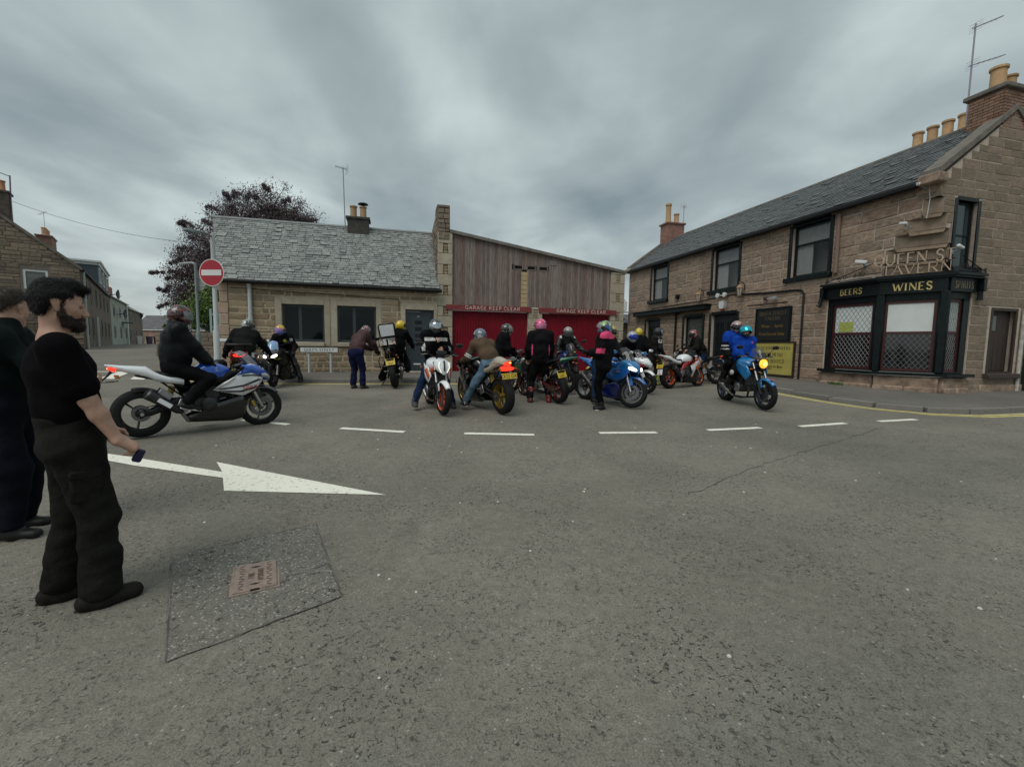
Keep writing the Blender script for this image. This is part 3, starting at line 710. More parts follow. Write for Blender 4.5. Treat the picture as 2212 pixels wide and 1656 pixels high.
p1 = pot(ch, (-3.60, 2.3, 6.42), 0.13, 0.48); p2 = pot(ch, (-3.24, 2.3, 6.42), 0.13, 0.48)
MB().lathe([(0.05, 0.48), (0.05, 0.55), (0.2, 0.56), (0.17, 0.60), (0, 0.62)], (-3.24, 2.3, 6.42), n=14).build('cowl', M_blackm, p2)
cm = Matrix.Translation((-2.25, 16.7, 0)) @ Matrix.Rotation(R(15), 4, 'Z')
def cw_(x, y, z): return tuple(cm @ Vector((x, y, z)))
aerial(cw_(-3.90, 2.1, 5.95), R(215), 2.30, 'tall tv aerial beside the pair of buff pots on the cottage chimney', 7, 0.45, True, 0.02)

# ================================================================== garages
gar = empty('garage', (-2.25, 16.7, 0), R(15), 'double garage with red doors below weathered timber cladding', 'garage')
# parapet wall between cottage and garage
mb = MB(); mb.prism([(0.02, ZB), (6.0, ZB), (6.0, 3.6), (2.4, 6.2), (0.75, 6.35), (0.55, 6.62), (0.02, 6.58)], lambda p, q: (-0.55, p, q), lambda p, q: (-0.10, p, q))
pw = mb.build('parapet_wall', M_mortG, gar, False)
stone_wall(pw, -0.53, -0.12, 5.35, 6.55, [], M_stoneG, hs=(0.10, 0.2), ls=(0.14, 0.3), gap=0.02, prot=(0.02, 0.05), seed=31)
sp_ = wallbox('parapet_side', [(-3.0, 3.8), (-0.02, 3.8), (-0.02, 6.56), (-0.5, 6.58), (-0.75, 6.3), (-2.4, 6.15)], 0.02, M_mortG, gar, (-0.552, 0.0, 0), R(-90))
stone_wall(sp_, -2.3, -0.03, 3.6, 6.5, [], M_stoneG, hs=(0.12, 0.22), ls=(0.2, 0.45), gap=0.02, prot=(0.01, 0.035), seed=33, xr=lambda z: (max(-2.35, -2.35 if z < 6.1 else -0.6), -0.03))
# dressed pillars: alternate long and short blocks with rubble between
def quoins(x0, x1, z0, z1, seed):
    r_ = random.Random(seed); pl = MB().box(((x0 + x1) / 2, 0.17, (z0 + z1) / 2), (x1 - x0, 0.30, z1 - z0)).build('pillar', M_mortC, gar, False)
    z = z0; k = 0
    while z < z1 - 0.05:
        h = min(0.40 if k % 2 else 0.36, z1 - z)
        if k % 2: blocks = [(x0, x1)]
        else:
            m1 = x0 + (x1 - x0) * 0.38; m2 = x0 + (x1 - x0) * 0.70; blocks = [(x0, m1), (m2, x1)]
            zz = z + .01
            while zz < z + h - .05: MB().box(((m1 + m2) / 2, 0.03, zz + .045), (m2 - m1 - .03, 0.05, 0.08), 0.012).build('rubble_stone', M_stoneC, pl); zz += .105
        for p, q in blocks: MB().box(((p + q) / 2, 0.03, z + h / 2), (q - p - .01, 0.09, h - .01), 0.012).build('block', M_dress, pl)
        z += h; k += 1
quoins(-0.55, 0.0, ZB, 5.62, 1); quoins(2.95, 3.52, ZB, 3.0, 2); quoins(6.45, 7.06, ZB, 4.55, 3)
def topz(x): return 5.66 + (4.58 - 5.66) * x / 7.06
clad = MB().prism([(0.0, 3.02), (6.5, 3.02), (6.5, topz(6.5) - .06), (0.0, topz(0) - .06)], lambda p, q: (p, 0.10, q), lambda p, q: (p, 0.14, q)).build('cladding', M_int, gar, False)
VENT = [(2.35, 2.72), (2.88, 3.24), (3.36, 3.74)]
def plank(x0, x1, z0, z1, y, nm, par, m, th=0.022):
    w = x1 - x0
    mb = MB(); mb.add([(x0, y - th, z0), (x1, y - th, z0), (x1, y - th, z1[1]), (x0, y - th, z1[0]), (x0, y, z0), (x1, y, z0), (x1, y, z1[1]), (x0, y, z1[0])], [(0, 1, 2, 3), (1, 5, 6, 2), (4, 0, 3, 7), (3, 2, 6, 7), (4, 5, 1, 0)])
    me = mesh_of(nm, mb.V, mb.F, False); return link(nm, me, m, par)
x = 0.004; pr = random.Random(9)
while x < 6.46:
    w_ = pr.choice((0.085, 0.095, 0.11)); x1 = min(x + w_, 6.47); xm = (x + x1) / 2; th = 0.02 + pr.uniform(0, .009)
    zt = (topz(x) - .05, topz(x1) - .05); z0 = 3.03 + pr.uniform(-.012, .012)
    if any(a - .02 < xm < b + .02 for a, b in VENT):
        plank(x, x1 - .005, 4.63, zt, 0.10, 'plank', clad, M_wood, th)
        if not 2.64 < xm < 2.93: plank(x, x1 - .005, z0, (4.44, 4.44), 0.10, 'plank', clad, M_wood, th)
    elif 2.64 < xm < 2.93: plank(x, x1 - .005, 4.46, zt, 0.10, 'plank', clad, M_wood, th)
    else: plank(x, x1 - .005, z0, zt, 0.10, 'plank', clad, M_wood, th)
    x = x1
for a, b in VENT:
    v = wallbox('vent', [(a, 4.44), (b, 4.44), (b, 4.62), (a, 4.62)], 0.05, M_wood, gar, (0, 0.062, 0), holes=((a + .03, b - .03, 4.47, 4.59),))
    MB().box(((a + b) / 2, 0.04, 4.53), (b - a - .06, 0.01, 0.12)).build('dark_slot', mat('slot_black', (0.004, 0.004, 0.004), 0.9), v, False)
for k in range(8): MB().box((2.785, 0.082, 3.11 + k * 0.168), (0.25, 0.03, 0.155), 0.006).build('pale_board', M_newwood, clad)
MB().box((3.95, 0.066, 4.78), (0.3, 0.02, 0.2), 0.004).build('patch_board', mat('grey_board', (0.21, 0.19, 0.18), 0.8), clad)
# raking eaves board and roof sheet
mb = MB(); mb.prism([(-0.1, topz(-.1) - .06), (7.12, topz(7.12) - .06), (7.12, topz(7.12) + .05), (-0.1, topz(-.1) + .05)], lambda p, q: (p, -0.05, q), lambda p, q: (p, 0.10, q)); mb.build('verge_board', mat('grey_verge', (0.17, 0.155, 0.14), 0.9, var=0.25, scale=6, bump=.3), gar)
mb = MB(); mb.prism([(-0.1, topz(-.1) - .03), (7.12, topz(7.12) - .03), (7.12, topz(7.12) + .03), (-0.1, topz(-.1) + .03)], lambda p, q: (p, 0.101, q), lambda p, q: (p, 7.0, q)); mb.build('roof', mat('roof_sheet', (0.10, 0.10, 0.10), 0.8), gar, False)
MB().box((6.95, 3.6, 2.4), (0.2, 6.6, 4.1)).build('side_wall', M_mortC, gar, False)
for (x0, x1, txt) in ((-0.24, 3.06, 'GARAGE KEEP CLEAR'), (3.36, 6.70, 'GARAGE KEEP CLEAR')):
    lt = MB().box(((x0 + x1) / 2, 0.0, 2.915), (x1 - x0, 0.12, 0.20), 0.008).build('lintel', M_redl, gar)
    le = letters(txt, 0.125, 0.86, False, 0.20, 0.36, 0.006).build('lettering', mat('dirty_white_paint', (0.62, 0.56, 0.50), 0.7, var=0.2, scale=12), lt, False); le.location = ((x0 + x1) / 2 + .12, -0.061, 2.862)
for (x0, x1) in ((0.01, 2.94), (3.53, 6.44)):
    dd = MB().box(((x0 + x1) / 2, 0.175, 1.60), (x1 - x0, 0.05, 2.42)).build('door', M_red, gar, False)
    n = int((x1 - x0) / 0.098); w_ = (x1 - x0) / n
    for i in range(n): MB().box((x0 + (i + .5) * w_, 0.145, 1.62), (w_ - .010, 0.02 + pr.uniform(0, .006), 2.36), 0.006).build('door_plank', M_red, dd, False)
    MB().box(((x0 + x1) / 2, 0.12, 2.795), (x1 - x0, 0.1, 0.035)).build('door_head', M_redl, gar, False)
    MB().box(((x0 + x1) / 2, 0.0, 0.44), (x1 - x0 + .2, 0.5, 0.12), 0.02).build('threshold', M_kerb, gar)

# ================================================================== street name plate
sg = empty('street_sign', (-6.55, 15.1, gz(-6.55, 15.1) + 0.09), R(15), 'white street name plate reading QUEEN STREET on two grey posts', 'sign')
MB().box((0, 0, 0.78), (1.20, 0.02, 0.175), 0.004).build('plate', mat('sign_white', (0.66, 0.66, 0.64), 0.5), sg)
fr = wallbox('plate_border', [(-.61, .685), (.61, .685), (.61, .875), (-.61, .875)], 0.03, M_blackm, sg, (0, -0.014, 0), holes=((-.59, .59, .702, .858),))
letters('QUEEN STREET', 0.09, 0.86, True, 0.2, 0.2, 0.003).build('lettering', M_blackm, sg, False).location = (0, -0.0102, 0.735)
for x in (-0.33, 0.36): MB().tube([(x, 0.045, -0.1), (x, 0.045, 0.82)], 0.042, 12).build('post', mat('grey_white_post', (0.42, 0.45, 0.46), 0.5), sg)

# ================================================================== tavern
PX, PY, PR = 10.1, 14.6, R(-74.9)
tav = empty('tavern', (PX, PY, 0), PR, 'two storey brown sandstone corner tavern with black bay window', 'pub')
tm = Matrix.Translation((PX, PY, 0)) @ Matrix.Rotation(PR, 4, 'Z')
def tw(x, y, z): return tuple(tm @ Vector((x, y, z)))
XF, XC, EZ = -12.5, 2.95, 5.98        # far end, corner, eaves height
UW = [(-10.1, -8.7, 4.02, 5.72), (-5.33, -3.85, 4.02, 5.72), (-1.36, 0.02, 4.02, 5.72)]
GD = [(-10.5, -9.3, ZB, 2.97), (-7.16, -5.85, ZB + .9, 2.97), (-5.28, -3.8, ZB, 2.97)]
BAYX = 0.12
CORB = [(f, 3.60 + .38 * k) for k, f in enumerate((0.0, .05, .22, .46, .72))]      # corbel courses: how far each has stepped back to the square corner
tf = wallbox('front_wall', [(XF, ZB), (XC, ZB), (XC, EZ), (XF, EZ)], 0.5, M_mortP, tav, holes=tuple(UW + GD + [(BAYX, XC, ZB, 3.60)] + [(1.70 + 1.25 * f, XC, z, z + .38) for f, z in CORB]))
ops = [(a - .13, b + .13, c - .16, d + .14) for a, b, c, d in UW] + [(a - .13, b + .13, c, d + .14) for a, b, c, d in GD] + [(BAYX - .02, XC, ZB, 3.62)] + [(1.70 + 1.25 * f - .02, XC, z, z + .38) for f, z in CORB]
stone_wall(tf, XF + .02, XC, ZB, EZ - .04, ops, M_stoneP, hs=(0.20, 0.36), ls=(0.32, 0.85), gap=0.022, prot=(0.006, 0.022), seed=41, rank=lambda q: -q[0] - q[2] * q[3] * 6, limit=300)
M_curt = mat('pale_curtain', (0.78, 0.80, 0.78), 0.9, var=0.12, scale=3, stretch=(12, 1, 1))
def sash(par, a, b, c, d, split=0.36, y=0.10, lead=False):
    fw = 0.075; ms = d - (d - c) * split
    w = wallbox('window', [(a, c), (b, c), (b, d), (a, d)], 0.06, M_black, par, (0, y, 0), holes=((a + fw, b - fw, c + fw, ms - .03), (a + fw, b - fw, ms + .03, d - fw)))
    MB().box(((a + b) / 2, 0.035, (c + fw + ms - .03) / 2), (b - a - 2 * fw + .01, 0.01, ms - .03 - c - fw + .01)).build('pane', M_glass2, w, False)
    MB().box(((a + b) / 2, 0.020, (ms + .03 + d - fw) / 2), (b - a - 2 * fw + .01, 0.01, d - fw - ms - .03 + .01)).build('pane', M_glass2, w, False)
    return w
def margins(par, a, b, c, d, mw=0.13, sill=True, m=None, yb=0.05):
    m = m or M_black
    MB().box((a - mw / 2, yb, (c + d) / 2 + .04), (mw - .004, 0.18, d - c + .08), 0.008).build('jamb', m, par)
    MB().box((b + mw / 2, yb, (c + d) / 2 + .04), (mw - .004, 0.18, d - c + .08), 0.008).build('jamb', m, par)
    MB().box(((a + b) / 2, yb + .002, d + mw / 2), (b - a - .004, 0.18, mw), 0.008).build('lintel', m, par)
    if sill: MB().box(((a + b) / 2, yb - .06, c - .08), (b - a + 2 * mw + .10, 0.30, 0.155), 0.012).build('sill', m, par)
for (a, b, c, d) in UW:
    sash(tav, a, b, c, d); margins(tav, a, b, c, d)
    MB().box((a + (b - a) * .26, 0.19, (c + d) / 2 - .1), ((b - a) * .42, 0.02, d - c)).box(((a + b) / 2, .215, d - .3), (b - a, .02, .55)).build('curtain', M_curt, tav, False)
    MB().box(((a + b) / 2, 0.55, (c + d) / 2), (b - a + .3, 0.02, d - c + .3)).build('room_backing', mat('pane_reflection_tone', (.32, .36, .36), .9), tav, False)  # pale backing panel: brightness of the reflecting panes is put into its colour
# ground floor: door, leaded window, main door
for i, (a, b, c, d) in enumerate(GD):
    margins(tav, a, b, c, d, sill=(i == 1))
    if i == 1:
        w = wallbox('window', [(a, c), (b, c), (b, d), (a, d)], 0.06, M_black, tav, (0, 0.10, 0), holes=((a + .1, b - .1, c + .1, d - .1),))
        MB().box(((a + b) / 2, 0.04, (c + d) / 2), (b - a - .19, 0.01, d - c - .19)).build('pane', mat('obscured_glass', (0.05, 0.06, 0.055), 0.25), w, False)
    else:
        dd = MB().box(((a + b) / 2, 0.16, (c + d) / 2), (b - a, 0.05, d - c)).build('door', mat('dark_door', (0.010, 0.015, 0.020), 0.4), tav, False)
        for k in range(2): MB().box((a + (b - a) * (.27 + .46 * k), 0.128, 1.9), ((b - a) * .36, 0.02, 1.5), 0.008).build('door_panel', M_black, dd)
def lattice(w, x0, x1, z0, z1, y, m, dx=0.17, dz=0.22, r_=0.006, circ=False):
    mb = MB()
    def clip(xa, za, sl):
        P = []
        for t in np.linspace(-6, 6, 2): P.append((xa + t * dx, za + sl * t * dz))
        (ax, az), (bx, bz) = P; t0, t1 = 0.0, 1.0
        for p, q, lo, hi in ((ax, bx - ax, x0, x1), (az, bz - az, z0, z1)):
            for s_, lim in ((1, hi), (-1, -lo)):
                num = lim - s_ * p; den = s_ * q
                if abs(den) < 1e-9: continue
                if den > 0: t1 = min(t1, num / den)
                else: t0 = max(t0, num / den)
        if t1 - t0 > 1e-3: mb.tube([(ax + (bx - ax) * t0, y, az + (bz - az) * t0), (ax + (bx - ax) * t1, y, az + (bz - az) * t1)], r_, 4)
    n = int((x1 - x0) / dx + (z1 - z0) / dz) + 2
    for i in range(-n, n + 1):
        clip(x0 + i * dx, z0, 1); clip(x0 + i * dx, z0, -1)
    if circ: mb.lathe([(0.17, -.01), (0.19, -.01), (0.19, .01), (0.17, .01)], ((x0 + x1) / 2, y, z1 - .25), 'Y', 16, True)
    return mb.build('lead_lattice', m, w, False)
M_cames = mat('lead_cames', (0.34, 0.34, 0.35), 0.5)
a, b, c, d = GD[1]
lattice([o for o in tav.children if o.name.startswith('window')][-1], a + .12, b - .12, c + .12, d - .12, 0.03, mat('dull_cames', (0.14, 0.15, 0.14), 0.6), 0.2, 0.3, 0.008, True)
# black fascia box over the small doors
MB().box((-8.4, -0.16, 3.33), (6.1, 0.32, 0.20), 0.02).box((-8.4, -0.20, 3.45), (6.2, 0.40, 0.05), 0.01).build('fascia_box', M_black, tav)
MB().tube([(-7.75, -0.08, 3.22), (-7.75, -0.08, 0.45)], 0.05, 10).tube([(-7.25, -0.08, 3.27), (-7.5, -0.08, 3.24), (-7.75, -0.08, 3.14)], 0.045, 8).build('downpipe', M_blackm, tav)
# black downpipe arch right of the signs
MB().tube([(-3.9, -0.05, 3.72), (-2.4, -0.05, 3.62), (-1.1, -0.05, 3.58), (-0.84, -0.05, 3.55), (-0.74, -0.05, 3.42), (-0.74, -0.05, 0.5)], 0.035, 8).build('pipe', M_blackm, tav)
MB().tube([(-10, -0.03, 3.60), (-6.4, -0.04, 3.66), (-3.9, -0.04, 3.74)], 0.014, 6).build('cable', M_blackm, tav)
for x in (-6.05, -3.2, -2.4): MB().tube([(x, -0.03, 5.75), (x + .02, -0.03, 3.85)], 0.008, 4).build('cable', mat('pale_cable', (0.36, 0.31, 0.26), 0.8), tav)
MB().tube([(0.34, -0.06, 5.75), (0.34, -0.06, 3.95)], 0.06, 10).build('downpipe', mat('stone_painted_pipe', (0.19, 0.13, 0.10), 0.7), tav)
# gable
GX = Vector(tm @ Vector((XC, 0, 0)))
GBL = 5.0
AP = (2.5, 7.86)
GWIN = (0.66, 1.42, 3.76, 5.46); GDO = (2.36, 3.46, 0.95, 2.76)
tg = wallbox('gable_wall', [(0, ZB), (GBL, ZB), (GBL, EZ), (0, EZ)], 0.5, M_mortP, tav, (XC, 0, 0), R(90), holes=tuple([GWIN, GDO, (0.0, 1.55, ZB, 3.60)] + [(0.0, .6 * (1 - f), z, z + .38) for f, z in CORB]))
mb = MB(); mb.prism([(0, EZ), (GBL, EZ), (AP[0], AP[1])], lambda p, q: (p, 0, q), lambda p, q: (p, 0.5, q)); gt = mb.build('gable_top', M_mortP, tav, False); gt.location = (XC, 0, 0); gt.rotation_euler.z = R(90)
M_stoneG2 = mat('gable_stone', (0.215, 0.17, 0.128), 0.92, var=0.25, scale=5, bump=0.5, bscale=30, objcol=[(0.82, 0.8, 0.78), (1.0, 0.98, 0.95), (1.15, 1.1, 1.05)])
gops = [(GWIN[0] - .12, GWIN[1] + .12, GWIN[2] - .15, GWIN[3] + .13), (GDO[0] - .1, GDO[1] + .1, GDO[2] - .1, GDO[3] + .13), (0, 1.57, ZB, 3.62)] + [(0, .6 * (1 - f) + .01, z, z + .38) for f, z in CORB]
stone_wall(tg, 0.0, GBL, ZB, EZ, gops, M_stoneG2, hs=(0.17, 0.30), ls=(0.28, 0.65), gap=0.012, prot=(0.004, 0.012), seed=51)
stone_wall(gt, 0, GBL, EZ, AP[1] - .1, [], M_stoneG2, hs=(0.17, 0.28), ls=(0.28, 0.6), gap=0.012, prot=(0.004, 0.012), seed=52, xr=lambda z: ((z - EZ) / (AP[1] - EZ) * 2.5 + .08, GBL - (z - EZ) / (AP[1] - EZ) * 2.5 - .08))
def gframe(o):
    o.location = Vector((XC, 0, 0)) + Matrix.Rotation(R(90), 3, 'Z') @ Vector(o.location); o.rotation_euler.z += R(90); return o
a, b, c, d = GWIN
gframe(wallbox('window', [(a, c), (b, c), (b, d), (a, d)], 0.06, M_black, tav, (0, 0.10, 0), holes=((a + .06, b - .06, c + .06, c + (d - c) * .5 - .02), (a + .06, b - .06, c + (d - c) * .5 + .02, d - .06))))
w = tav.children[-1]
for z0, z1 in ((c + .06, c + (d - c) * .5 - .02), (c + (d - c) * .5 + .02, d - .06)): MB().box(((a + b) / 2, 0.03, (z0 + z1) / 2), (b - a - .11, 0.01, z1 - z0 + .01)).build('pane', mat('teal_glass', (0.015, 0.032, 0.036), 0.08, spec=.7), w, False)
for q in (MB().box((a - .05, 0.05, (c + d) / 2), (0.1, 0.16, d - c + .1), .008).build('jamb', M_black, tav), MB().box((b + .05, 0.05, (c + d) / 2), (0.1, 0.16, d - c + .1), .008).build('jamb', M_black, tav),
          MB().box(((a + b) / 2, 0.052, d + .05), (b - a - .004, 0.16, 0.1), .008).build('lintel', M_black, tav), MB().box(((a + b) / 2, -0.02, c - .08), (b - a + .3, 0.26, 0.15), .012).build('sill', M_black, tav)): gframe(q)
a, b, c, d = GDO
M_dkw = mat('dark_stained_wood', (0.035, 0.022, 0.016), 0.6, var=0.3, scale=6, stretch=(6, 6, .6))
gframe(wallbox('doorway_frame', [(a, c), (b, c), (b, d), (a, d)], 0.06, M_dkw, tav, (0, -.012, 0), holes=((a + .08, b - .08, c + .05, d - .08),)))
bd = gframe(MB().box(((a + b) / 2, 0.16, (c + d) / 2), (b - a - .1, 0.04, d - c - .06)).build('boarded_doorway', M_dkw, tav, False))
for k in range(5): MB().box((a + .17 + k * .19, 0.13, (c + d) / 2 - .05), (0.178, 0.03, d - c - .25), .006).build('board', M_dkw, bd)
MB().box((a + .30, 0.108, d - .42), (0.26, 0.02, 0.42), .006).build('hatch_pane', mat('dull_glass', (0.06, 0.07, 0.07), .15), bd)
gframe(MB().box(((a + b) / 2, -0.03, c - .07), (b - a + .2, 0.24, 0.13), .012).build('sill', mat('brown_sill', (0.05, 0.035, 0.03), .7), tav))
gframe(MB().tube([(3.62, -0.06, 2.7), (3.62, -0.06, 0.45)], 0.045, 8).build('downpipe', mat('peeling_white_pipe', (0.42, 0.40, 0.36), .7, var=.35, scale=6), tav))
# plinth course along gable and chamfer
for t0 in range(6): gframe(MB().box((1.62 + .5 + t0 * .62 - .3, 0.0, 0.50), (0.60, 0.10, 0.26), .02).build('plinth_stone', M_stoneP, tav))
# skews (raking copes) and roof
run, rise = 2.7, AP[1] - EZ + 0.06
roofslab('roof', tav, XF + .1, XC - .30, -0.20, EZ - 0.02, run, rise + .04, 0.26, 0.15, M_slateP, 61, left=False)
bk = MB().box((7.5, 1.7, -0.03), (15.0, 3.4, 0.06)).build('back_roof', M_slateP, tav, False); bk.location = (XC - .3, 2 * 2.5 + .2, EZ - .02); bk.rotation_euler = (math.atan2(rise, run), 0, R(180))
mb = MB(); sk = [(-.16, EZ + .02), (AP[0], AP[1] + .10), (AP[0], AP[1] + .24), (-.16, EZ + .20)]
for nm, x0, x1 in (('skew_cope', XC - .34, XC + .05), ('skew_cope', XF - .02, XF + .3)):
    mb = MB(); mb.prism(sk, lambda p, q: (x0, p, q), lambda p, q: (x1, p, q)); mb.build(nm, mat('weathered_cope', (0.15, 0.135, 0.115), .95, var=.3, scale=4, bump=.4), tav)
    mb = MB(); mb.prism([(2 * 2.5 - p, q) for p, q in sk], lambda p, q: (x0, p, q), lambda p, q: (x1, p, q)); mb.build(nm, MATS['weathered_cope'], tav)
MB().box((XC - .13, -.10, EZ - .04), (0.50, 0.34, 0.24), .03).build('skewputt', M_stoneP, tav)
MB().box((XF + .15, -.10, EZ - .04), (0.45, 0.34, 0.24), .03).build('skewputt', M_stoneP, tav)
for k in range(17): MB().tube([(XF + .2 + k * .88, 2.5, AP[1] + .06), (XF + .2 + k * .88 + .86, 2.5, AP[1] + .06)], 0.09, 8).build('ridge_tile', MATS['weathered_cope'], tav)
MB().box(((XF + XC) / 2 - .15, -.20, EZ - .10), (XC - XF - .5, 0.16, 0.14), .03).build('gutter', M_blackm, tav)
M_brick = mat('chimney_brick', (0.235, 0.145, 0.105), .9, var=.3, scale=6, bump=.4, bscale=60, objcol=[(.7, .65, .6), (1, 1, 1), (1.25, 1.15, 1.0)])
# brick gable stack
st = MB().box((XC - .40, 2.62, 7.95), (0.74, 1.15, 1.1)).build('chimney', mat('chimney_mortar', (0.25, 0.17, 0.125), .95), tav, False)
bme = [mesh_of('brick', *(lambda q: (q.V, q.F))(MB().box((0, 0, 0), (1, 1, 1), .05)), False)]
bme[0].materials.append(M_brick)
for k in range(13):
    z = 7.50 + k * .078
    if z > 8.42: break
    for (fx, fy, dx_, L_, rz) in ((XC - .77, 2.02, 0.74, 4, 0), ):
        off = 0.115 if k % 2 else 0
        for i in range(7):
            xa, xb = max(0, i * .23 - off), min(.74, i * .23 + .23 - off)
            if xb - xa > .04: o = link('brick', bme[0], None, st); o.location = (fx + (xa + xb) / 2, 2.02, z); o.scale = (xb - xa - .012, .05, .066)
    off = 0.115 if k % 2 else 0
    for i in range(6):
        ya, yb = max(0, i * .23 - off), min(1.15, i * .23 + .23 - off)
        if yb - ya > .04: o = link('brick', bme[0], None, st); o.location = (XC - .02, 2.03 + (ya + yb) / 2, z); o.scale = (.05, yb - ya - .012, .066)
MB().box((XC - .40, 2.62, 8.52), (0.96, 1.37, 0.12), .02).build('cope', MATS['weathered_cope'], st)
pot(st, (XC - .40, 2.42, 8.58), .18, .66); pot(st, (XC - .40, 2.86, 8.58), .16, .5)
st2 = MB().box((.55, 3.6, 7.45), (1.9, .6, 1.6)).build('chimney', mat('stack_render', (0.2, 0.17, 0.14), .9), tav, False)
for k in range(4): pot(st2, (-.10 + k * .42, 3.6, 8.24), .15, .62)
st3 = MB().box((XF + .35, 2.5, 8.1), (0.75, 1.1, 1.2), .01).box((XF + .35, 2.5, 8.74), (0.9, 1.25, .1), .02).build('chimney', mat('pink_brick_stack', (0.25, 0.135, 0.105), .95, var=.25, scale=5), tav)
pot(st3, (XF + .35, 2.2, 8.78), .16, 1.15); pot(st3, (XF + .35, 2.75, 8.78), .15, .62)
aerial(tw(XF + .4, 3.2, 8.0), R(60), 1.9, 'small tv aerial beside the pink chimney at the far end of the tavern', 4, .5)
mst = empty('tv_aerial', tw(1.72, 2.75, 7.8), R(10), 'tall tilted tv aerial mast with two booms on the tavern roof', 'aerial')
MB().tube([(0, 0, 0), (0.0, 0, 3.15)], 0.022, 8).build('mast', M_alu, mst)
for z, L_, nm in ((3.08, .75, 'boom'), (2.05, .95, 'boom')):
    mb = MB().tube([(-.1, 0, z - .08), (L_, -.15, z + .28)], 0.013, 6)
    for k in range(6): mb.tube([(L_ * (k + 1) / 7, -.15 * (k + 1) / 7 - .1, z + .28 * (k + 1) / 7 - .03), (L_ * (k + 1) / 7, -.15 * (k + 1) / 7 + .1, z + .28 * (k + 1) / 7 - .03)], .004, 4)
    for k in range(4): mb.tube([(.02, -.17, z - .12 + k * .07), (.02, .17, z - .12 + k * .07)], .004, 4)
    mb.build(nm, M_alu, mst)
for z in (.35, .95): MB().tube([(0, 0, z), (.35, .1, z + .05)], .012, 5).build('bracket', M_blackm, mst)

# ---- corner bay: three faces
BP = [(BAYX, 0.0), (1.70, 0.0), (2.95, 0.60), (2.95, 1.52)]          # plan in tavern frame
M_maroon = mat('maroon_sash', (0.055, 0.012, 0.012), .45)
M_blind = mat('white_blind', (0.62, 0.66, 0.65), .8, var=.06, scale=2)
M_dglass = mat('bay_glass', (0.008, 0.010, 0.012), .05, spec=.7)
M_gold = mat('gold_leaf', (0.62, 0.48, 0.19), .35, metal=.3)
def face(i, txt, sz, pil, dull=False):
    p, q = Vector(BP[i]), Vector(BP[i + 1]); d = (q - p); L_ = d.length; rz = math.atan2(d.y, d.x)
    def put(o): o.location = Vector((p.x, p.y, 0)) + Matrix.Rotation(rz, 3, 'Z') @ Vector(o.location); o.rotation_euler.z = rz; return o
    z0, z1 = 0.95, 2.95
    f = put(wallbox('bay_frame', [(0, z0), (L_, z0), (L_, 3.12), (0, 3.12)], .10, M_black, tav, (0, 0.02, 0), holes=((pil[0], L_ - pil[1], z0 + .03, z1),)))
    a, b = pil[0], L_ - pil[1]; ms = z0 + (z1 - z0) * .55
    s_ = put(wallbox('window', [(a, z0 + .03), (b, z0 + .03), (b, z1), (a, z1)], .05, M_maroon, tav, (0, 0.065, 0), holes=((a + .07, b - .07, z0 + .10, ms - .03), (a + .07, b - .07, ms + .03, z1 - .09))))
    MB().box(((a + b) / 2, .030, (z0 + .10 + ms - .03) / 2), (b - a - .13, .008, ms - .03 - z0 - .09)).build('pane', M_dglass, s_, False)
    MB().box(((a + b) / 2, .030, (ms + .03 + z1 - .09) / 2), (b - a - .13, .008, z1 - .09 - ms - .02)).build('pane', M_blind if i < 2 else mat('frosted_pane', (0.33, .37, .35), .3, var=.2, scale=5), s_, False)
    lattice(s_, a + .07, b - .07, z0 + .10, ms - .03, .018, M_cames if i == 0 else mat('grey_cames', (0.20, .20, .205), .5), .125 if i < 2 else .08, .165, .005)
    if i != 1: lattice(s_, a + .07, b - .07, ms + .03, z1 - .09, .018, mat('dim_cames', (0.30, .33, .33), .5), .14 if i == 0 else .09, .19, .004)
    if i == 0: MB().box((a + .42, .018, ms + .20), (.44, .006, .30)).build('notice', mat('yellow_green_notice', (0.36, .40, .09), .7, var=.3, scale=20), s_, False)
    put(MB().box((L_ / 2, .06, (ZB + .93) / 2 + .02), (L_ - .012, .30, .93 - ZB - .24), .02).build('apron_stone', M_stoneP, tav))
    for k in range(2): put(MB().box((L_ * (.25 + .5 * k), .02, .42), (L_ / 2 - .015, .36, .28), .03).build('plinth_stone', M_stoneP, tav))
    fs = put(MB().box((L_ / 2, -.02, 3.30), (L_ + .04, .14, .36), .006).build('fascia', M_black, tav))
    le = letters(txt, sz, .82 if not dull else .62, True, .26, .18, .006).build('lettering', mat('dull_gold', (0.22, .17, .10), .5) if dull else M_gold, fs, False)
    le.location = (L_ / 2, -.092, 3.30 - sz / 2)
    return rz
face(0, 'BEERS', .165, (.16, .16)); face(1, 'WINES', .20, (.12, .16)); face(2, 'SPIRITS', .17, (.12, .22), True)
def corner_post(x, y, r_=.09):
    MB().box((x, y, 2.04), (r_ * 2, r_ * 2, 2.2), .03, Matrix.Rotation(R(25), 3, 'Z')).build('pilaster', M_black, tav)
corner_post(1.72, .03, .10); corner_post(2.94, .58, .10)
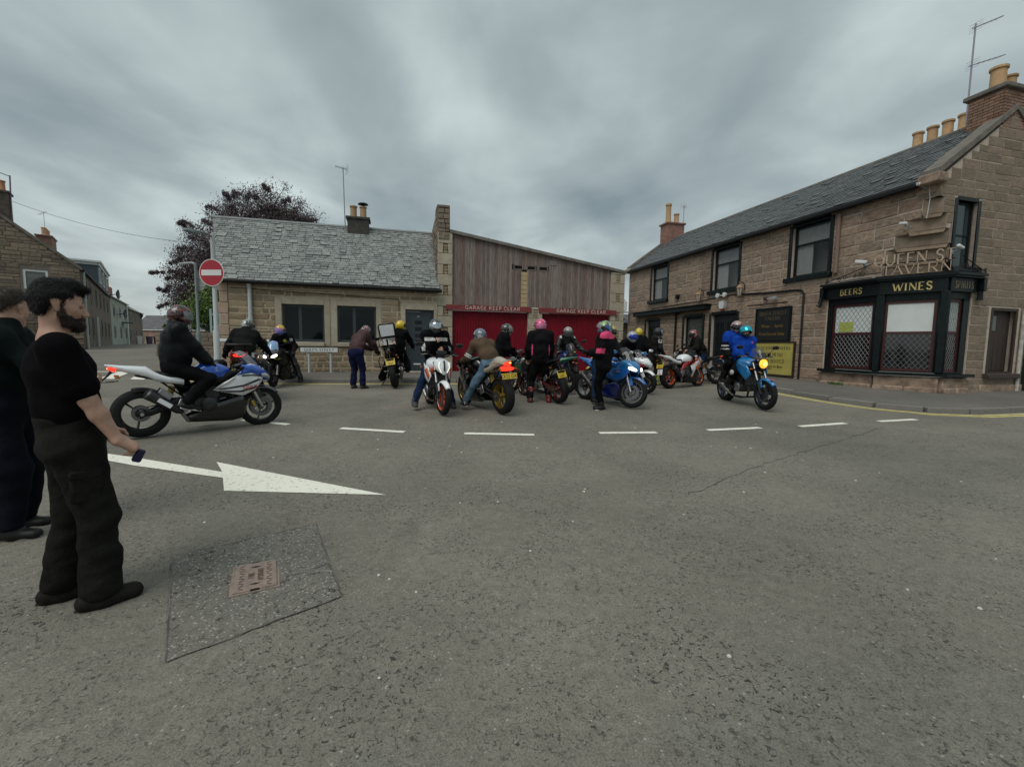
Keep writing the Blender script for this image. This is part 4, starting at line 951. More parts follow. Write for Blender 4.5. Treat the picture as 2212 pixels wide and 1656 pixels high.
# cornice with scrolled ends, sill shelf
def bayband(off, z0, z1, nm, m, ext=0.0):
    P = [Vector((BAYX - ext, -off)), Vector((1.70 + off * .23, -off)), Vector((2.95 + off, .60 - off * .23)), Vector((2.95 + off, 1.55 + ext))]
    I = [Vector((BAYX - ext, .12)), Vector((1.68, .12)), Vector((2.83, .66)), Vector((2.83, 1.55 + ext))]
    mb = MB(); n = 4
    V = [(v.x, v.y, z) for z in (z0, z1) for v in P + I]
    F = []
    for i in range(3): F += [(i, i + 1, 8 + i + 1, 8 + i), (8 + i, 8 + i + 1, 12 + i + 1, 12 + i), (i + 1, i, 4 + i, 4 + i + 1)]
    F += [(0, 8, 12, 4), (3, 7, 15, 11)]
    return mb.add(V, F).build(nm, m, tav, False)
bayband(.20, 3.482, 3.53, 'cornice', M_black, .06); bayband(.26, 3.532, 3.60, 'cornice', M_black, .10); bayband(.20, .86, .935, 'sill', M_black, .06)
for (x, y, rz) in ((BAYX - .10, -.10, 0), (3.06, 1.66, R(90))):
    MB().box((x, y, 3.33), (.12, .2, .36) if rz == 0 else (.2, .12, .36), .01).tube([(x, y - (.06 if rz == 0 else 0), 3.2), (x - .03 * (rz == 0) , y - (.09 if rz == 0 else 0), 2.98), (x - .05 * (rz == 0), y - (.12 if rz == 0 else 0), 2.92)], [.06, .06, .075], 8).build('scroll_bracket', M_black, tav)
# wall behind and above the chamfer: corbelled courses stepping out to the square corner
for k, (f, z) in enumerate(CORB):
    p = Vector((1.70 + 1.25 * f, 0)); q = Vector((XC, .60 * (1 - f)))
    mb = MB(); mb.prism([(p.x, -.004), (q.x + .004, q.y), (XC - .45, 1.0), (1.2, .6)], lambda a, b: (a, b, z), lambda a, b: (a, b, z + .378)); mb.build('corbel_course', M_stoneG2, tav, False)
    if k > 0:
        lp_ = [(p.x - .03, -.014), (q.x + .014, q.y + .03), (XC - .4, .8), (1.5, .5)]; dn_ = [(p.x + .06, .03), (q.x - .03, q.y - .02), (XC - .4, .8), (1.5, .5)]
        mb = MB(); mb.add([(x_, y_, z - .10) for x_, y_ in dn_] + [(x_, y_, z + .05) for x_, y_ in lp_] + [(x_, y_, z + .09) for x_, y_ in lp_], [(3, 2, 1, 0), (0, 1, 5, 4), (4, 5, 9, 8), (8, 9, 10, 11), (3, 0, 4, 7), (1, 2, 6, 5)]); mb.build('corbel_lip', M_stoneG2, tav, False)
MB().box((XC - .04, .04, 5.75), (.12, .12, .5), .02).build('corner_stone', M_stoneG2, tav)
# individual gilt letters of the name standing above the cornice, on two rails
lx = Vector((1.70, 0)); rx_ = Vector((2.95, .6)); dd_ = (rx_ - lx); crz = math.atan2(dd_.y, dd_.x)
nb = empty('tavern_name_letters', tw(*(lx + dd_ * .5 + Vector((.085, -.18)) ).to_3d()[:2], 0), PR + crz, 'faded gilt metal letters reading QUEEN ST TAVERN above the bay cornice', 'sign')
M_gilt = mat('faded_gilt', (0.40, .31, .22), .55, var=.2, scale=20)
letters('QUEEN ST', .28, .80, True, .19, .10, .02).build('lettering', M_gilt, nb, False).location = (-.02, 0, 3.92)
letters('TAVERN', .25, .86, True, .17, .20, .02).build('lettering', M_gilt, nb, False).location = (.05, 0, 3.64)
MB().box((0, .025, 3.95), (1.62, .02, .03)).box((0, .025, 3.615), (1.6, .02, .03)).box((-.6, .05, 3.8), (.02, .03, .4)).box((.62, .05, 3.8), (.02, .03, .4)).build('rail', M_blackm, nb)
# wrought iron scrolls either side
def scroll(loc, rz, L_, flip, label):
    s_ = empty('iron_scrollwork', loc, rz, label, 'ironwork'); f = -1 if flip else 1
    MB().tube([(f * L_, 0, .04), (f * L_ * .5, 0, .22), (0, 0, .42)], .012, 6).tube([(f * L_, 0, .03), (0, 0, .03)], .012, 6).build('rail', M_blackm, s_)
    for (cx, cz, r_, dr) in ((L_ * .95, .10, .05, 1), (L_ * .55, .12, .075, 1), (L_ * .68, .09, .06, -1), (L_ * .2, .15, .09, -1), (L_ * .35, .13, .06, 1)):
        P = []
        for k in range(22):
            a = k * .42; r2 = r_ * (1 - k / 26); P.append((f * cx + r2 * math.cos(a) * dr, 0, cz + r2 * math.sin(a)))
        MB().tube(P, .009, 5).build('scroll', M_blackm, s_)
scroll(tw(1.55, -.16, 3.61), PR, 1.45, True, 'black wrought iron scroll on the bay cornice above BEERS')
scroll(tw(3.12, .75, 3.61), PR + R(90), .95, False, 'black wrought iron scroll on the bay cornice above SPIRITS')

# ---- signs and fittings on the tavern wall
def board(name, x0, x1, z0, z1, y, m, mf, label, cat='sign', fw=.05):
    s_ = empty(name, tw((x0 + x1) / 2, y, z0), PR, label, cat); w, h = x1 - x0, z1 - z0
    MB().box((0, 0, h / 2), (w, .04, h), .004).build('panel', m, s_)
    wallbox('frame', [(-w / 2 - fw, -fw), (w / 2 + fw, -fw), (w / 2 + fw, h + fw), (-w / 2 - fw, h + fw)], .07, mf, s_, (0, -.04, 0), holes=((-w / 2, w / 2, 0, h),)); return s_, w, h
s1, w, h = board('tavern_sign', -2.68, -1.22, 1.86, 3.0, -.06, mat('sign_black', (0.013, .015, .017), .4), M_black, 'black hanging board lettered QUEEN STREET TAVERN on the wall')
M_olg = mat('old_gold', (0.15, .115, .06), .5)
letters('QUEEN STREET', .125, .80, True, .2, .16, .005).build('lettering', M_olg, s1, False).location = (0, -.021, .92)
letters('TAVERN', .125, .82, True, .2, .18, .005).build('lettering', M_olg, s1, False).location = (0, -.021, .735)
for txt, z in (('Wines  -  Spirits', .47), ('Food Served Daily', .18)): o = link('lettering', font_text(txt, .15, .004), mat('sign_ochre', (0.20, .135, .02), .5), s1); o.location = (0, -.023, z)
s2, w, h = board('menu_banner', -2.80, -.98, .62, 1.76, -.05, mat('mustard_banner', (0.40, .34, .085), .55, var=.12, scale=3), mat('brown_frame', (0.03, .018, .014), .6), 'mustard yellow food menu banner below the black tavern board')
for txt, hh, z, asp in (('QUEEN STREET TAVERN', .105, .90, .78), ('FOOD MENU', .12, .66, .84), ('BEING SERVED', .115, .42, .84)): letters(txt, hh, asp, True, .22, .16, .003).build('lettering', M_blackm, s2, False).location = (0, -.021, z)
o = link('lettering', font_text('12pm to 8pm', .14, .003), M_blackm, s2); o.location = (.12, -.023, .24)
for z in (.86, .60): MB().box((0, -.021, z), (.16, .004, .012)).build('underline', M_white, s2, False)
lb = empty('sign_light', tw(-1.95, -.05, 3.15), PR, 'slim brown strip light on brackets over the black tavern board', 'lamp')
MB().tube([(-.95, -.30, .02), (.85, -.30, .02)], .025, 8).build('strip', mat('brown_metal', (0.05, .03, .022), .5), lb)
for x in (-.5, .5): MB().tube([(x, 0, .0), (x, -.3, .03)], .014, 6).build('arm', M_blackm, lb)
fl = empty('floodlight', tw(-1.95, -.08, 3.36), PR, 'small grey floodlight and junction box above the strip light', 'lamp')
MB().box((.1, -.1, 0), (.22, .14, .12), .01).build('body', M_grey, fl); MB().box((-.35, -.03, .04), (.12, .09, .12), .01).build('junction_box', mat('brown_box', (.06, .035, .025), .6), fl); MB().box((-.12, -.03, .03), (.3, .02, .02)).build('conduit', M_white, fl)
def lantern(x, label):
    l_ = empty('wall_lantern', tw(x, -.26, 3.62), PR, label, 'lantern', 'brass lanterns beside the tavern door')
    mb = MB()
    for z0, z1, r0, r1 in ((0, .30, .07, .125),):
        for k in range(4):
            a = R(45 + 90 * k); mb.tube([(r0 * math.cos(a), r0 * math.sin(a), z0), (r1 * math.cos(a), r1 * math.sin(a), z1)], .011, 5)
    mb.lathe([(.16, .30), (.14, .33), (.06, .43), (.03, .45), (.03, .50), (.045, .52), (0, .56)], n=4).lathe([(.09, -.01), (.07, .01), (.05, -.05), (0, -.07)], n=4)
    mb.build('lantern_frame', mat('aged_brass', (0.17, .10, .045), .5, metal=.5), l_, False)
    MB().lathe([(.062, .01), (.118, .295)], n=4).build('glass', mat('lantern_glass', (0.42, .40, .36), .15), l_, False)
    MB().tube([(0, .26, .40), (0, .15, .52), (0, .05, .56), (0, 0, .52)], .014, 6).box((0, .25, .34), (.05, .04, .22), .01).build('bracket', M_blackm, l_)
lantern(-5.9, 'brass wall lantern left of the floodlights above the tavern door'); lantern(-3.45, 'brass wall lantern right of the floodlights above the tavern door')
al = empty('alarm_box', tw(-4.55, -.08, 3.22), PR, 'white alarm box with red base over the tavern door', 'alarm')
MB().prism([(-.16, .30), (.16, .30), (.16, .12), (.09, -.02), (-.09, -.02), (-.16, .12)], lambda a, b: (a, -.08, b), lambda a, b: (a, .07, b)).build('cover', M_white, al)
MB().box((0, -.01, -.04), (.15, .1, .10), .01).build('strobe', mat('alarm_red', (.30, .01, .01), .4), al)
tl = empty('twin_floodlight', tw(-4.45, -.2, 3.72), PR, 'white twin security floodlight over the alarm box', 'lamp')
for x in (-.22, .18): MB().lathe([(.03, .1), (.09, .04), (.10, -.04), (.0, -.05)], (x, -.05, .03), 'Y', 12).build('lamp_head', M_white, tl)
MB().tube([(-.22, .05, .03), (0, .1, .02), (.18, .05, .03)], .018, 6).box((0, .13, .02), (.1, .1, .08), .01).build('arm', M_white, tl)
def cctv(loc, rz, label, s_=1.0):
    c_ = empty('security_camera', loc, rz, label, 'camera')
    MB().box((0, -.02, .0), (.30 * s_, .10 * s_, .10 * s_), .02, Matrix.Rotation(R(12), 3, 'Y')).build('body', M_white, c_)
    MB().tube([(.02, 0, -.03), (.05, .06, -.08), (.05, .16, -.10)], .018, 6).lathe([(.05, 0), (.05, .02)], (.05, .15, -.10), 'Y', 10).build('bracket', M_grey, c_)
cctv(tw(1.25, -.22, 4.12), PR + R(20), 'white bullet camera on the wall left of the gilt letters'); cctv(tw(3.17, .52, 4.22), PR + R(95), 'white camera at the right end of the gilt letters', .8)
cctv(tw(2.25, -.14, 4.98), PR, 'small white camera on the corbelled stones above the gilt letters', .7); cctv(tw(2.55, -.18, 5.90), PR + R(-20), 'white camera with dangling cable under the tavern skew stone', .9)
MB().tube([(2.7, -.03, 5.9), (2.76, -.03, 5.5), (2.72, -.03, 5.0)], .008, 4).build('cable', M_white, tav)
vx = empty('vent_cap', tw(-7.7, -.06, 4.02), PR, 'small round black vent cap between the upper tavern windows', 'vent'); MB().lathe([(.08, -.1), (.11, -.08), (.11, .05)], (0, 0, 0), 'Y', 12).build('cap', M_blackm, vx)
ac = empty('air_conditioner', tw(-12.75, -.35, 3.55), PR + R(-20), 'white air conditioning unit on the far end of the tavern', 'air conditioner')
MB().box((0, 0, .42), (.95, .36, .72), .03).build('casing', M_white, ac)
MB().lathe([(.27, 0), (.29, -.02), (.27, -.03), (.04, -.03), (0, -.03)], (-.15, -.18, .42), 'Y', 20).build('fan_grille', M_blackm, ac)
MB().box((.62, .1, .35), (.05, .3, .55), .01).box((.3, .15, .02), (.7, .5, .04), .01).build('bracket', M_white, ac)
ut = empty('wall_flue', tw(-12.72, -.3, 2.2), PR, 'black flue pipe under the air conditioning unit', 'flue'); MB().tube([(0, 0, 0), (0, 0, .9)], .05, 8).lathe([(.14, .9), (.2, 1.0), (.05, 1.1)], n=10).tube([(0, 0, .5), (0, .3, .5)], .04, 6).build('pipe', M_blackm, ut)
# green gate at the right edge of the picture
gt_ = empty('side_gate', tw(XC + .05, 3.95, gz(14.7, 12.7) + .06), PR + R(90), 'dark green gate at the end of the tavern gable', 'gate')
for k in range(9): MB().box((.08 + k * .16, 0, 1.15), (.152, .04, 2.3), .008).build('board', mat('dark_green_paint', (0.010, .026, .024), .45), gt_)
MB().box((.72, .04, .5), (1.45, .05, .12), .008).box((.72, .04, 1.9), (1.45, .05, .12), .008).box((-.03, 0, 1.3), (.1, .12, 2.6), .01).build('frame', MATS['dark_green_paint'], gt_)
# ================================================================== left street
KX, KY = -25.9, 27.0
SD = Vector((-.628, .778)); GDir = Vector((-.778, -.628))
hA = empty('stone_house', (KX, KY, 0), math.atan2(-GDir.y, -GDir.x), 'dark stone gable house with chimney at the left edge', 'house')
# local frame: +x runs from the far left back to the street corner (0), front faces -y
B0 = 0.8
def hl(x, y, z): return (x, y, z)
poly = [(-6.4, B0), (0, B0), (0, 5.8), (-3.2, 8.35), (-6.4, 5.8)]
WN = (-2.35, -1.35, 4.35, 5.45)
ga = wallbox('gable_wall', [(-6.4, B0), (0, B0), (0, 5.8), (-6.4, 5.8)], .45, M_mortG, hA, holes=(WN,))
mb = MB(); mb.prism([(-6.4, 5.8), (0, 5.8), (-3.2, 8.35)], lambda p, q: (p, 0, q), lambda p, q: (p, .45, q)); gat = mb.build('gable_top', M_mortG, hA, False)
stone_wall(ga, -6.3, 0, B0, 5.8, [(WN[0] - .12, WN[1] + .12, WN[2] - .12, WN[3] + .15)], M_stoneG, hs=(.14, .26), ls=(.25, .7), gap=.02, prot=(.01, .045), seed=71, limit=220, rank=lambda q: -q[1])
stone_wall(gat, -6.3, 0, 5.8, 8.2, [], M_stoneG, hs=(.14, .26), ls=(.25, .7), gap=.02, prot=(.01, .045), seed=72, xr=lambda z: (-6.4 + (z - 5.8) / 2.55 * 3.2 + .05, -(z - 5.8) / 2.55 * 3.2 - .05))
a, b, c, d = WN
M_wfr = mat('white_window_frame', (.62, .65, .63), .5)
wf = wallbox('window', [(a, c), (b, c), (b, d), (a, d)], .08, M_wfr, hA, (0, .02, 0), holes=((a + .1, b - .1, c + .1, d - .1),))
MB().box(((a + b) / 2, .05, (c + d) / 2), (b - a - .19, .01, d - c - .19)).build('pane', mat('net_curtain_glass', (.10, .115, .105), .15, var=.3, scale=4), wf, False)
st = MB().box((-3.3, .45, 8.75), (1.25, .85, 1.6), .02).box((-3.3, .45, 9.58), (1.4, 1.0, .12), .02).build('chimney', mat('dark_stack', (.085, .068, .055), .95, var=.35, scale=5, bump=.5), hA)
for x in (-3.65, -2.95): pot(st, (x, .45, 9.64), .15, .6, m=mat('red_clay_pot', (.40, .19, .10), .85, var=.15, scale=8))
FL = 24.0
fw = MB().box((.225, FL / 2, (B0 + 5.8) / 2), (.45, FL, 5.8 - B0)).build('street_wall', mat('dark_street_stone', (.135, .105, .078), .95, var=.4, scale=2.2, bump=.6, bscale=12), hA, False)
fw.location.x = -.44
rf = MB(); rf.add([(0.12, -.1, 5.72), (0.12, FL, 5.72), (-3.2, FL, 8.42), (-3.2, -.1, 8.42), (-6.5, FL, 5.72), (-6.5, -.1, 5.72)], [(0, 1, 2, 3), (3, 2, 4, 5)]); rf.build('roof', mat('old_slate', (.075, .075, .072), .75, var=.3, scale=3), hA, False)
mb = MB(); mb.prism([(0.1, 5.62), (-3.2, 8.33), (-3.2, 8.52), (0.1, 5.80)], lambda p, q: (p, -.12, q), lambda p, q: (p, .22, q)); mb.build('skew_cope', MATS['weathered_cope'], hA, False)
MB().tube([(.1, .55, 5.6), (.1, .55, B0)], .07, 8).build('downpipe', mat('pale_pipe', (.42, .47, .45), .6), hA); MB().tube([(.14, .2, 5.66), (.14, 20, 5.66)], .06, 6).build('gutter', M_blackm, hA)
for L_ in (2.2, 5.5, 9, 12.5, 16, 20):
    for z0, z1 in ((1.7, 3.1), (4.0, 5.3)):
        w_ = wallbox('window', [(-.45, z0), (.45, z0), (.45, z1), (-.45, z1)], .05, mat('dull_frame', (.16, .15, .13), .7), hA, (.06, L_, 0), R(90), holes=((-.36, .36, z0 + .08, z1 - .08),)); MB().box((0, .03, (z0 + z1) / 2), (.74, .01, z1 - z0 - .14)).build('pane', M_glass, w_, False)
for L_ in (7.4, 8.2): MB().tube([(.1, L_, 3.2), (.1, L_, B0)], .05, 6).build('downpipe', MATS['pale_pipe'], hA)
# box dormer
dm = MB().box((-1.25, 18.0, 6.85), (2.4, 10.0, 1.9)).build('dormer', mat('blue_slate_cheek', (.055, .075, .09), .7, var=.25, scale=4), hA, False)
MB().box((-1.2, 18.0, 7.87), (2.8, 10.4, .14)).box((.02, 18.0, 7.70), (.1, 10.1, .22)).box((-1.25, 12.97, 7.70), (2.4, .06, .22)).build('dormer_fascia', M_wfr, dm, False)
for L_ in (14.6, 18.0, 21.4):
    w_ = wallbox('window', [(-.85, 6.25), (.85, 6.25), (.85, 7.5), (-.85, 7.5)], .06, M_wfr, hA, (0.0, L_, 0), R(90), holes=((-.75, -.05, 6.35, 7.4), (.05, .75, 6.35, 7.4))); MB().box((0, .03, 6.87), (1.55, .01, 1.1)).build('pane', M_glass2, w_, False)
st = MB().box((-3.2, 15.6, 9.0), (.9, 2.2, 1.5), .02).box((-3.2, 15.6, 9.72), (1.05, 2.4, .12), .02).build('chimney', mat('brown_brick_stack', (.17, .095, .07), .95, var=.25, scale=4), hA)
for k in range(4): pot(st, (-3.2, 14.8 + k * .52, 9.78), .16, .62, m=mat('orange_pot', (.42, .25, .16), .85, objvar=.12))
hm = Matrix.Translation((KX, KY, 0)) @ Matrix.Rotation(math.atan2(-GDir.y, -GDir.x), 4, 'Z')
def hw(x, y, z): return tuple(hm @ Vector((x, y, z)))
aerial(hw(-3.2, 15.3, 9.8), R(150), 1.9, 'thin tv aerial above the four orange pots', 8, 2.0, False)
q = empty('tv_aerial', hw(-2.65, .3, 8.2), R(40), 'purple grey aerial pole with long boom on the left chimney', 'aerial')
MB().tube([(0, 0, 0), (.06, 0, 2.35)], .035, 8).build('mast', mat('purple_grey_paint', (.17, .12, .15), .6), q); MB().tube([(.06, 0, 2.3), (-2.0, .4, 3.0)], .02, 6).build('boom', M_blackm, q); MB().tube([(-.3, 0, .5), (.05, 0, .5)], .02, 5).tube([(-.3, 0, 1.0), (.05, 0, 1.0)], .02, 5).build('bracket', M_blackm, q)
# low porch roof in front of the gable, at the left edge
po = MB().box((-5.2, -1.2, 3.95), (3.0, 2.4, .28), .03).build('porch_fascia', mat('pale_fascia', (.36, .38, .35), .6), hA); MB().box((-5.2, -1.1, 3.65), (2.8, 2.2, .35)).build('porch_wall', mat('plum_wall', (.13, .085, .075), .8), po, False); MB().box((-5.2, -1.1, 2.1), (2.8, 2.2, 2.7)).build('porch_base', mat('hedge_dark', (.045, .055, .03), .9, var=.4, scale=5), po, False)

def terrace(P0, P1, depth, ez, rz_, wallm, roofm, label, name, wins, cat='house', rows=((1.7, 3.0), (4.0, 5.2)), b0=.8):
    """house whose street front runs from P0 to P1, the street on its right-hand side"""
    P0, P1 = Vector(P0), Vector(P1); d = P1 - P0; L_ = d.length
    h = empty(name, (P0.x, P0.y, 0), math.atan2(d.y, d.x) - R(90), label, cat)   # local y along street, front faces +x
    MB().box((-depth / 2, L_ / 2, (b0 + ez) / 2), (depth, L_, ez - b0)).build('wall', wallm, h, False)
    mb = MB(); mb.add([(.15, -.1, ez - .05), (.15, L_ + .1, ez - .05), (-depth / 2, L_ + .1, rz_), (-depth / 2, -.1, rz_), (-depth - .1, L_ + .1, ez - .05), (-depth - .1, -.1, ez - .05)], [(0, 1, 2, 3), (3, 2, 4, 5), (0, 3, 5), (1, 4, 2)]); mb.build('roof', roofm, h, False)
    MB().tube([(.2, 0, ez - .08), (.2, L_, ez - .08)], .07, 6).build('gutter', M_wfr, h)
    for i in range(wins):
        y = L_ * (i + .5) / wins
        for z0, z1 in rows:
            w_ = wallbox('window', [(-.5, z0), (.5, z0), (.5, z1), (-.5, z1)], .05, mat('grey_frame', (.22, .23, .22), .7), h, (.06, y, 0), R(90), holes=((-.4, .4, z0 + .1, z1 - .1),)); MB().box((0, .03, (z0 + z1) / 2), (.82, .01, z1 - z0 - .18)).build('pane', M_glass, w_, False)
    return h
M_oldsl = MATS['old_slate']
t2 = terrace((-41.0, 45.7), (-49.1, 57.1), 7, 6.0, 8.6, mat('pale_green_render', (.30, .325, .28), .85, var=.15, scale=1.2), M_oldsl, 'pale green rendered house down the left street', 'rendered_house', 3)
MB().tube([(.12, 12.5, 5.9), (.12, 12.5, .8)], .09, 6).build('downpipe', M_wfr, t2); MB().box((.5, 9.0, 3.55), (1.0, 2.4, .12)).build('door_canopy', mat('green_canopy', (.10, .12, .10), .7), t2)
t3 = terrace((-49.1, 57.1), (-57.5, 69.5), 7, 5.6, 7.9, mat('brown_harling', (.155, .125, .095), .95, var=.25, scale=1.5), M_oldsl, 'brown two storey house at the end of the left terrace', 'end_house', 3)
st = MB().box((-3.5, 12.0, 8.3), (1.0, 1.6, 1.5), .02).build('chimney', mat('red_stack', (.23, .11, .09), .9), t3)
for k in (-.4, .4): pot(st, (-3.5, 12 + k, 9.05), .22, 1.2, m=MATS['red_clay_pot'])
t4 = terrace((-66.5, 78), (-50.0, 78), 7, 3.35, 6.0, mat('pink_stone_wall', (.30, .20, .155), .95, var=.3, scale=1.4), mat('purple_slate', (.105, .10, .105), .8, var=.25, scale=2), 'single storey pink stone cottage closing the end of the street', 'end_cottage', 5, rows=((1.2, 2.7),), b0=.6)
def dish(loc, rz, r_, label):
    d_ = empty('satellite_dish', loc, rz, label, 'satellite dish')
    MB().lathe([(0, 0), (r_ * .5, .05), (r_ * .85, .14), (r_, .2), (r_ * .98, .22), (r_ * .5, .08), (0, .03)], (.5, 0, 0), 'X', 18).build('reflector', mat('dish_grey', (.05, .065, .07), .6), d_)
    MB().tube([(.0, 0, -.1), (.5, 0, 0)], .04, 6).tube([(.55, 0, -r_ * .8), (1.0, 0, -.1)], .02, 5).build('arm', M_blackm, d_)
dd = Vector((-8.1, 11.4)).normalized(); nn = Vector((dd.y, -dd.x))
for k, (u, z, r_, lb_) in enumerate(((-.5, 6.1, .5, 'uppermost dark satellite dish where the stone and pale green houses meet'), (4.5, 4.4, .55, 'large dark satellite dish on the pale green house front'))):
    p = Vector((-41.0, 45.7)) + dd * u + nn * .05; dish((p.x, p.y, z), math.atan2(nn.y, nn.x) - R(5), r_, lb_)
p = Vector((-49.1, 57.1)) + dd * 13.2; dish((p.x + .3, p.y, 5.2), R(-60), .5, 'dark satellite dish at the far end of the brown house')
def bin_(loc, m, label, s_=1.0):
    b_ = empty('wheelie_bin', loc, R(-30), label, 'bin'); MB().loft([(0, 0, 0, .24, .24, .24, 8), (.95 * s_, 0, 0, .29, .30, .30, 8)], 12, axis='Z').build('body', m, b_); MB().box((0, 0, .98 * s_), (.62, .68, .08), .02).build('lid', m, b_)
p = Vector((-49.1, 57.1)) + nn * 1.0; bin_(gp(p.x, p.y), mat('white_bin', (.5, .5, .48), .6), 'pale bin in front of the brown end house'); bin_(gp(p.x + .2, p.y + 1.4), mat('purple_bin', (.05, .035, .075), .6), 'dark purple bin beside the pale bin')
bin_(gp(p.x + .1, p.y + 2.8), mat('black_bin', (.015, .015, .017), .6), 'black bin beside the dark purple bin')
cb = MB().tube([hw(-2.6, .5, 9.2 - .0)] + [tuple(Vector(hw(-2.6, .5, 9.2)).lerp(Vector((-14, 24, 6.6)), t) - Vector((0, 0, 1.2 * 4 * t * (1 - t) * .5))) for t in np.linspace(.08, 1, 10)], .012, 4).build('overhead_cable', M_blackm); tag(cb, 'thin overhead cable crossing the sky on the left', 'cable')

# garden wall, fence, poles
gwl = wallbox('garden_wall', [(0, .4), (6.2, .4), (6.2, 1.95), (0, 1.95)], .35, M_mortG, None, (-17.6, 22.0, 0), R(12)); tag(gwl, 'rough stone garden wall under the pale blue fence', 'wall')
stone_wall(gwl, 0, 6.2, .5, 1.9, [], M_stoneG, hs=(.14, .26), ls=(.25, .6), gap=.02, prot=(.01, .04), seed=81)
fe = empty('garden_fence', (-15.4, 22.85, 1.95), R(12), 'pale blue green picket fence on the garden wall', 'fence')
for k in range(16): MB().box((.12 * k + .05 * (k % 2), 0, .62 + .02 * (k % 2)), (.105, .025, 1.24), .006).build('picket', mat('pale_teal_paint', (.25, .36, .35), .7, objvar=.08), fe)
for z in (.3, .95): MB().box((.95, .03, z), (1.95, .04, .08)).build('rail', MATS['pale_teal_paint'], fe)
M_pole = mat('sign_pole_grey', (.46, .48, .48), .5); M_arm = mat('lamp_arm_teal', (.17, .21, .21), .5)
ne = empty('no_entry_sign', gp(-8.45, 12.75, .09), R(-6), 'red no entry sign with white bar on a pale pole', 'sign')
MB().lathe([(.085, -.1), (.085, 1.35), (.06, 1.42), (.055, 4.05), (0, 4.07)], n=14).build('pole', M_pole, ne)
pl = MB().lathe([(.375, -.012), (.375, 0), (0, 0)], (0, -.075, 2.98), 'Y', 40).build('sign_border', mat('sign_white_face', (.66, .67, .66), .4), ne)
MB().lathe([(0, -.006), (.352, -.006), (.352, 0)], (0, -.088, 2.98), 'Y', 40).build('red_disc', mat('sign_red', (.36, .012, .025), .4), pl)
MB().box((0, -.0965, 2.98), (.60, .004, .155)).build('white_bar', MATS['sign_white_face'], pl, False)
MB().tube([(0, 0, 3.98), (0, -.25, 4.02), (-.12, -.75, 4.0)], [.03, .03, .03], 8).box((-.10, -.62, 3.97), (.13, .42, .09), .03).build('lamp_arm', M_arm, ne)
MB().box((0, -.065, 3.14), (.2, .02, .06)).box((0, -.065, 2.82), (.2, .02, .06)).build('clip', M_grey, ne, False)
n2 = empty('sign_post', gp(-14.2, 20.2, .05), R(-20), 'grey post with the blank back of a round sign and small lamp arm', 'sign')
MB().lathe([(.10, -.1), (.10, 1.1), (.08, 1.2), (.058, 1.25), (.052, 4.25), (0, 4.27)], n=12).build('pole', M_arm, n2)
MB().lathe([(.375, 0), (.375, .015), (0, .015)], (.12, .09, 3.42), 'Y', 30).build('sign_back', mat('sign_back_grey', (.25, .26, .25), .5, metal=.3), n2)
MB().box((.12, .085, 3.6), (.6, .02, .04)).box((.12, .085, 3.25), (.6, .02, .04)).build('stiffener', M_grey, n2, False)
MB().tube([(0, 0, 4.2), (-.2, 0, 4.28), (-.75, -.2, 4.22)], .05, 8).build('lamp_arm', M_grey, n2)

# ================================================================== trees
def leaves(centres, n, size, seed, jit):
    """numpy leaf quads spread round clump centres"""
    g = np.random.default_rng(seed); C = np.asarray(centres, float); k = g.integers(0, len(C), n)
    P = C[k, :3] + g.normal(0, 1, (n, 3)) * C[k, 3:4] * jit
    a = g.normal(0, 1, (n, 3)); a /= np.linalg.norm(a, axis=1, keepdims=True); b = g.normal(0, 1, (n, 3)); b -= (a * b).sum(1, keepdims=True) * a; b /= np.linalg.norm(b, axis=1, keepdims=True)
    s_ = size * g.uniform(.6, 1.4, (n, 1)); V = np.stack([P - a * s_, P + b * s_ * .45, P + a * s_, P - b * s_ * .45], 1).reshape(-1, 3)
    return V, np.arange(4 * n).reshape(-1, 4)
def tree(name, loc, label, trunk_h, trunk_r, crown, seed, nleaf, lsize, lm, bm_, spread=1.0, twigs=True):
    """crown: list of (x, y, z, r) lobes relative to the base"""
    t = empty(name, loc, 0, label, 'tree'); r_ = random.Random(seed)
    mb = MB(); mb.tube([(0, 0, -.2), (.1, .05, trunk_h * .5), (.05, -.05, trunk_h)], [trunk_r * 1.3, trunk_r, trunk_r * .8], 10)
    C = []; fine = MB()
    for (x, y, z, R_) in crown:
        mid = Vector((x * .45, y * .45, trunk_h + (z - trunk_h) * .5)); mb.tube([(.05, -.05, trunk_h * .9), mid, (x, y, z)], [trunk_r * .6, trunk_r * .35, trunk_r * .12], 6)
        for k in range(int(40 * R_)):
            d = Vector((r_.gauss(0, 1), r_.gauss(0, 1), r_.gauss(0, 1) * .85)).normalized(); q = Vector((x, y, z)) + d * R_ * r_.uniform(.15, 1.0) ** .55
            C.append((q.x, q.y, q.z, r_.uniform(.30, .62) * spread)); fine.tube([(x, y, z), Vector((x, y, z)).lerp(q, .6) + Vector((0, 0, .15)), q], [.04, .02, .006], 4, False)
            if r_.random() < .15:                                    # trailing sprays beyond the outline
                for j in range(4): q2 = q + d * (.16 * (j + 1)) + Vector((r_.uniform(-.1, .1), r_.uniform(-.1, .1), -.05 * j)); C.append((q2.x, q2.y, q2.z, .10))
                fine.tube([q, q + d * .7], [.016, .006], 4, False)
    mb.build('trunk', bm_, t); fine.build('branches', bm_, t, True, 38, False)
    V, Q = leaves(C, nleaf, lsize, seed, .55); me = np_mesh('crown', V, Q); me.polygons.foreach_set('use_smooth', np.zeros(len(me.polygons), bool)); o = link('crown', me, lm, t); o['kind'] = 'stuff'
    return t
M_bark = mat('beech_bark', (.05, .043, .042), .95, var=.3, scale=4)
def leafm(name, c1, c2):
    m = mat(name, c1, .6, col2=c2, scale=1.6, thr=(.35, .65)); b = m.node_tree.nodes['Principled BSDF']; b.inputs['Subsurface Weight'].default_value = 0.0; return m
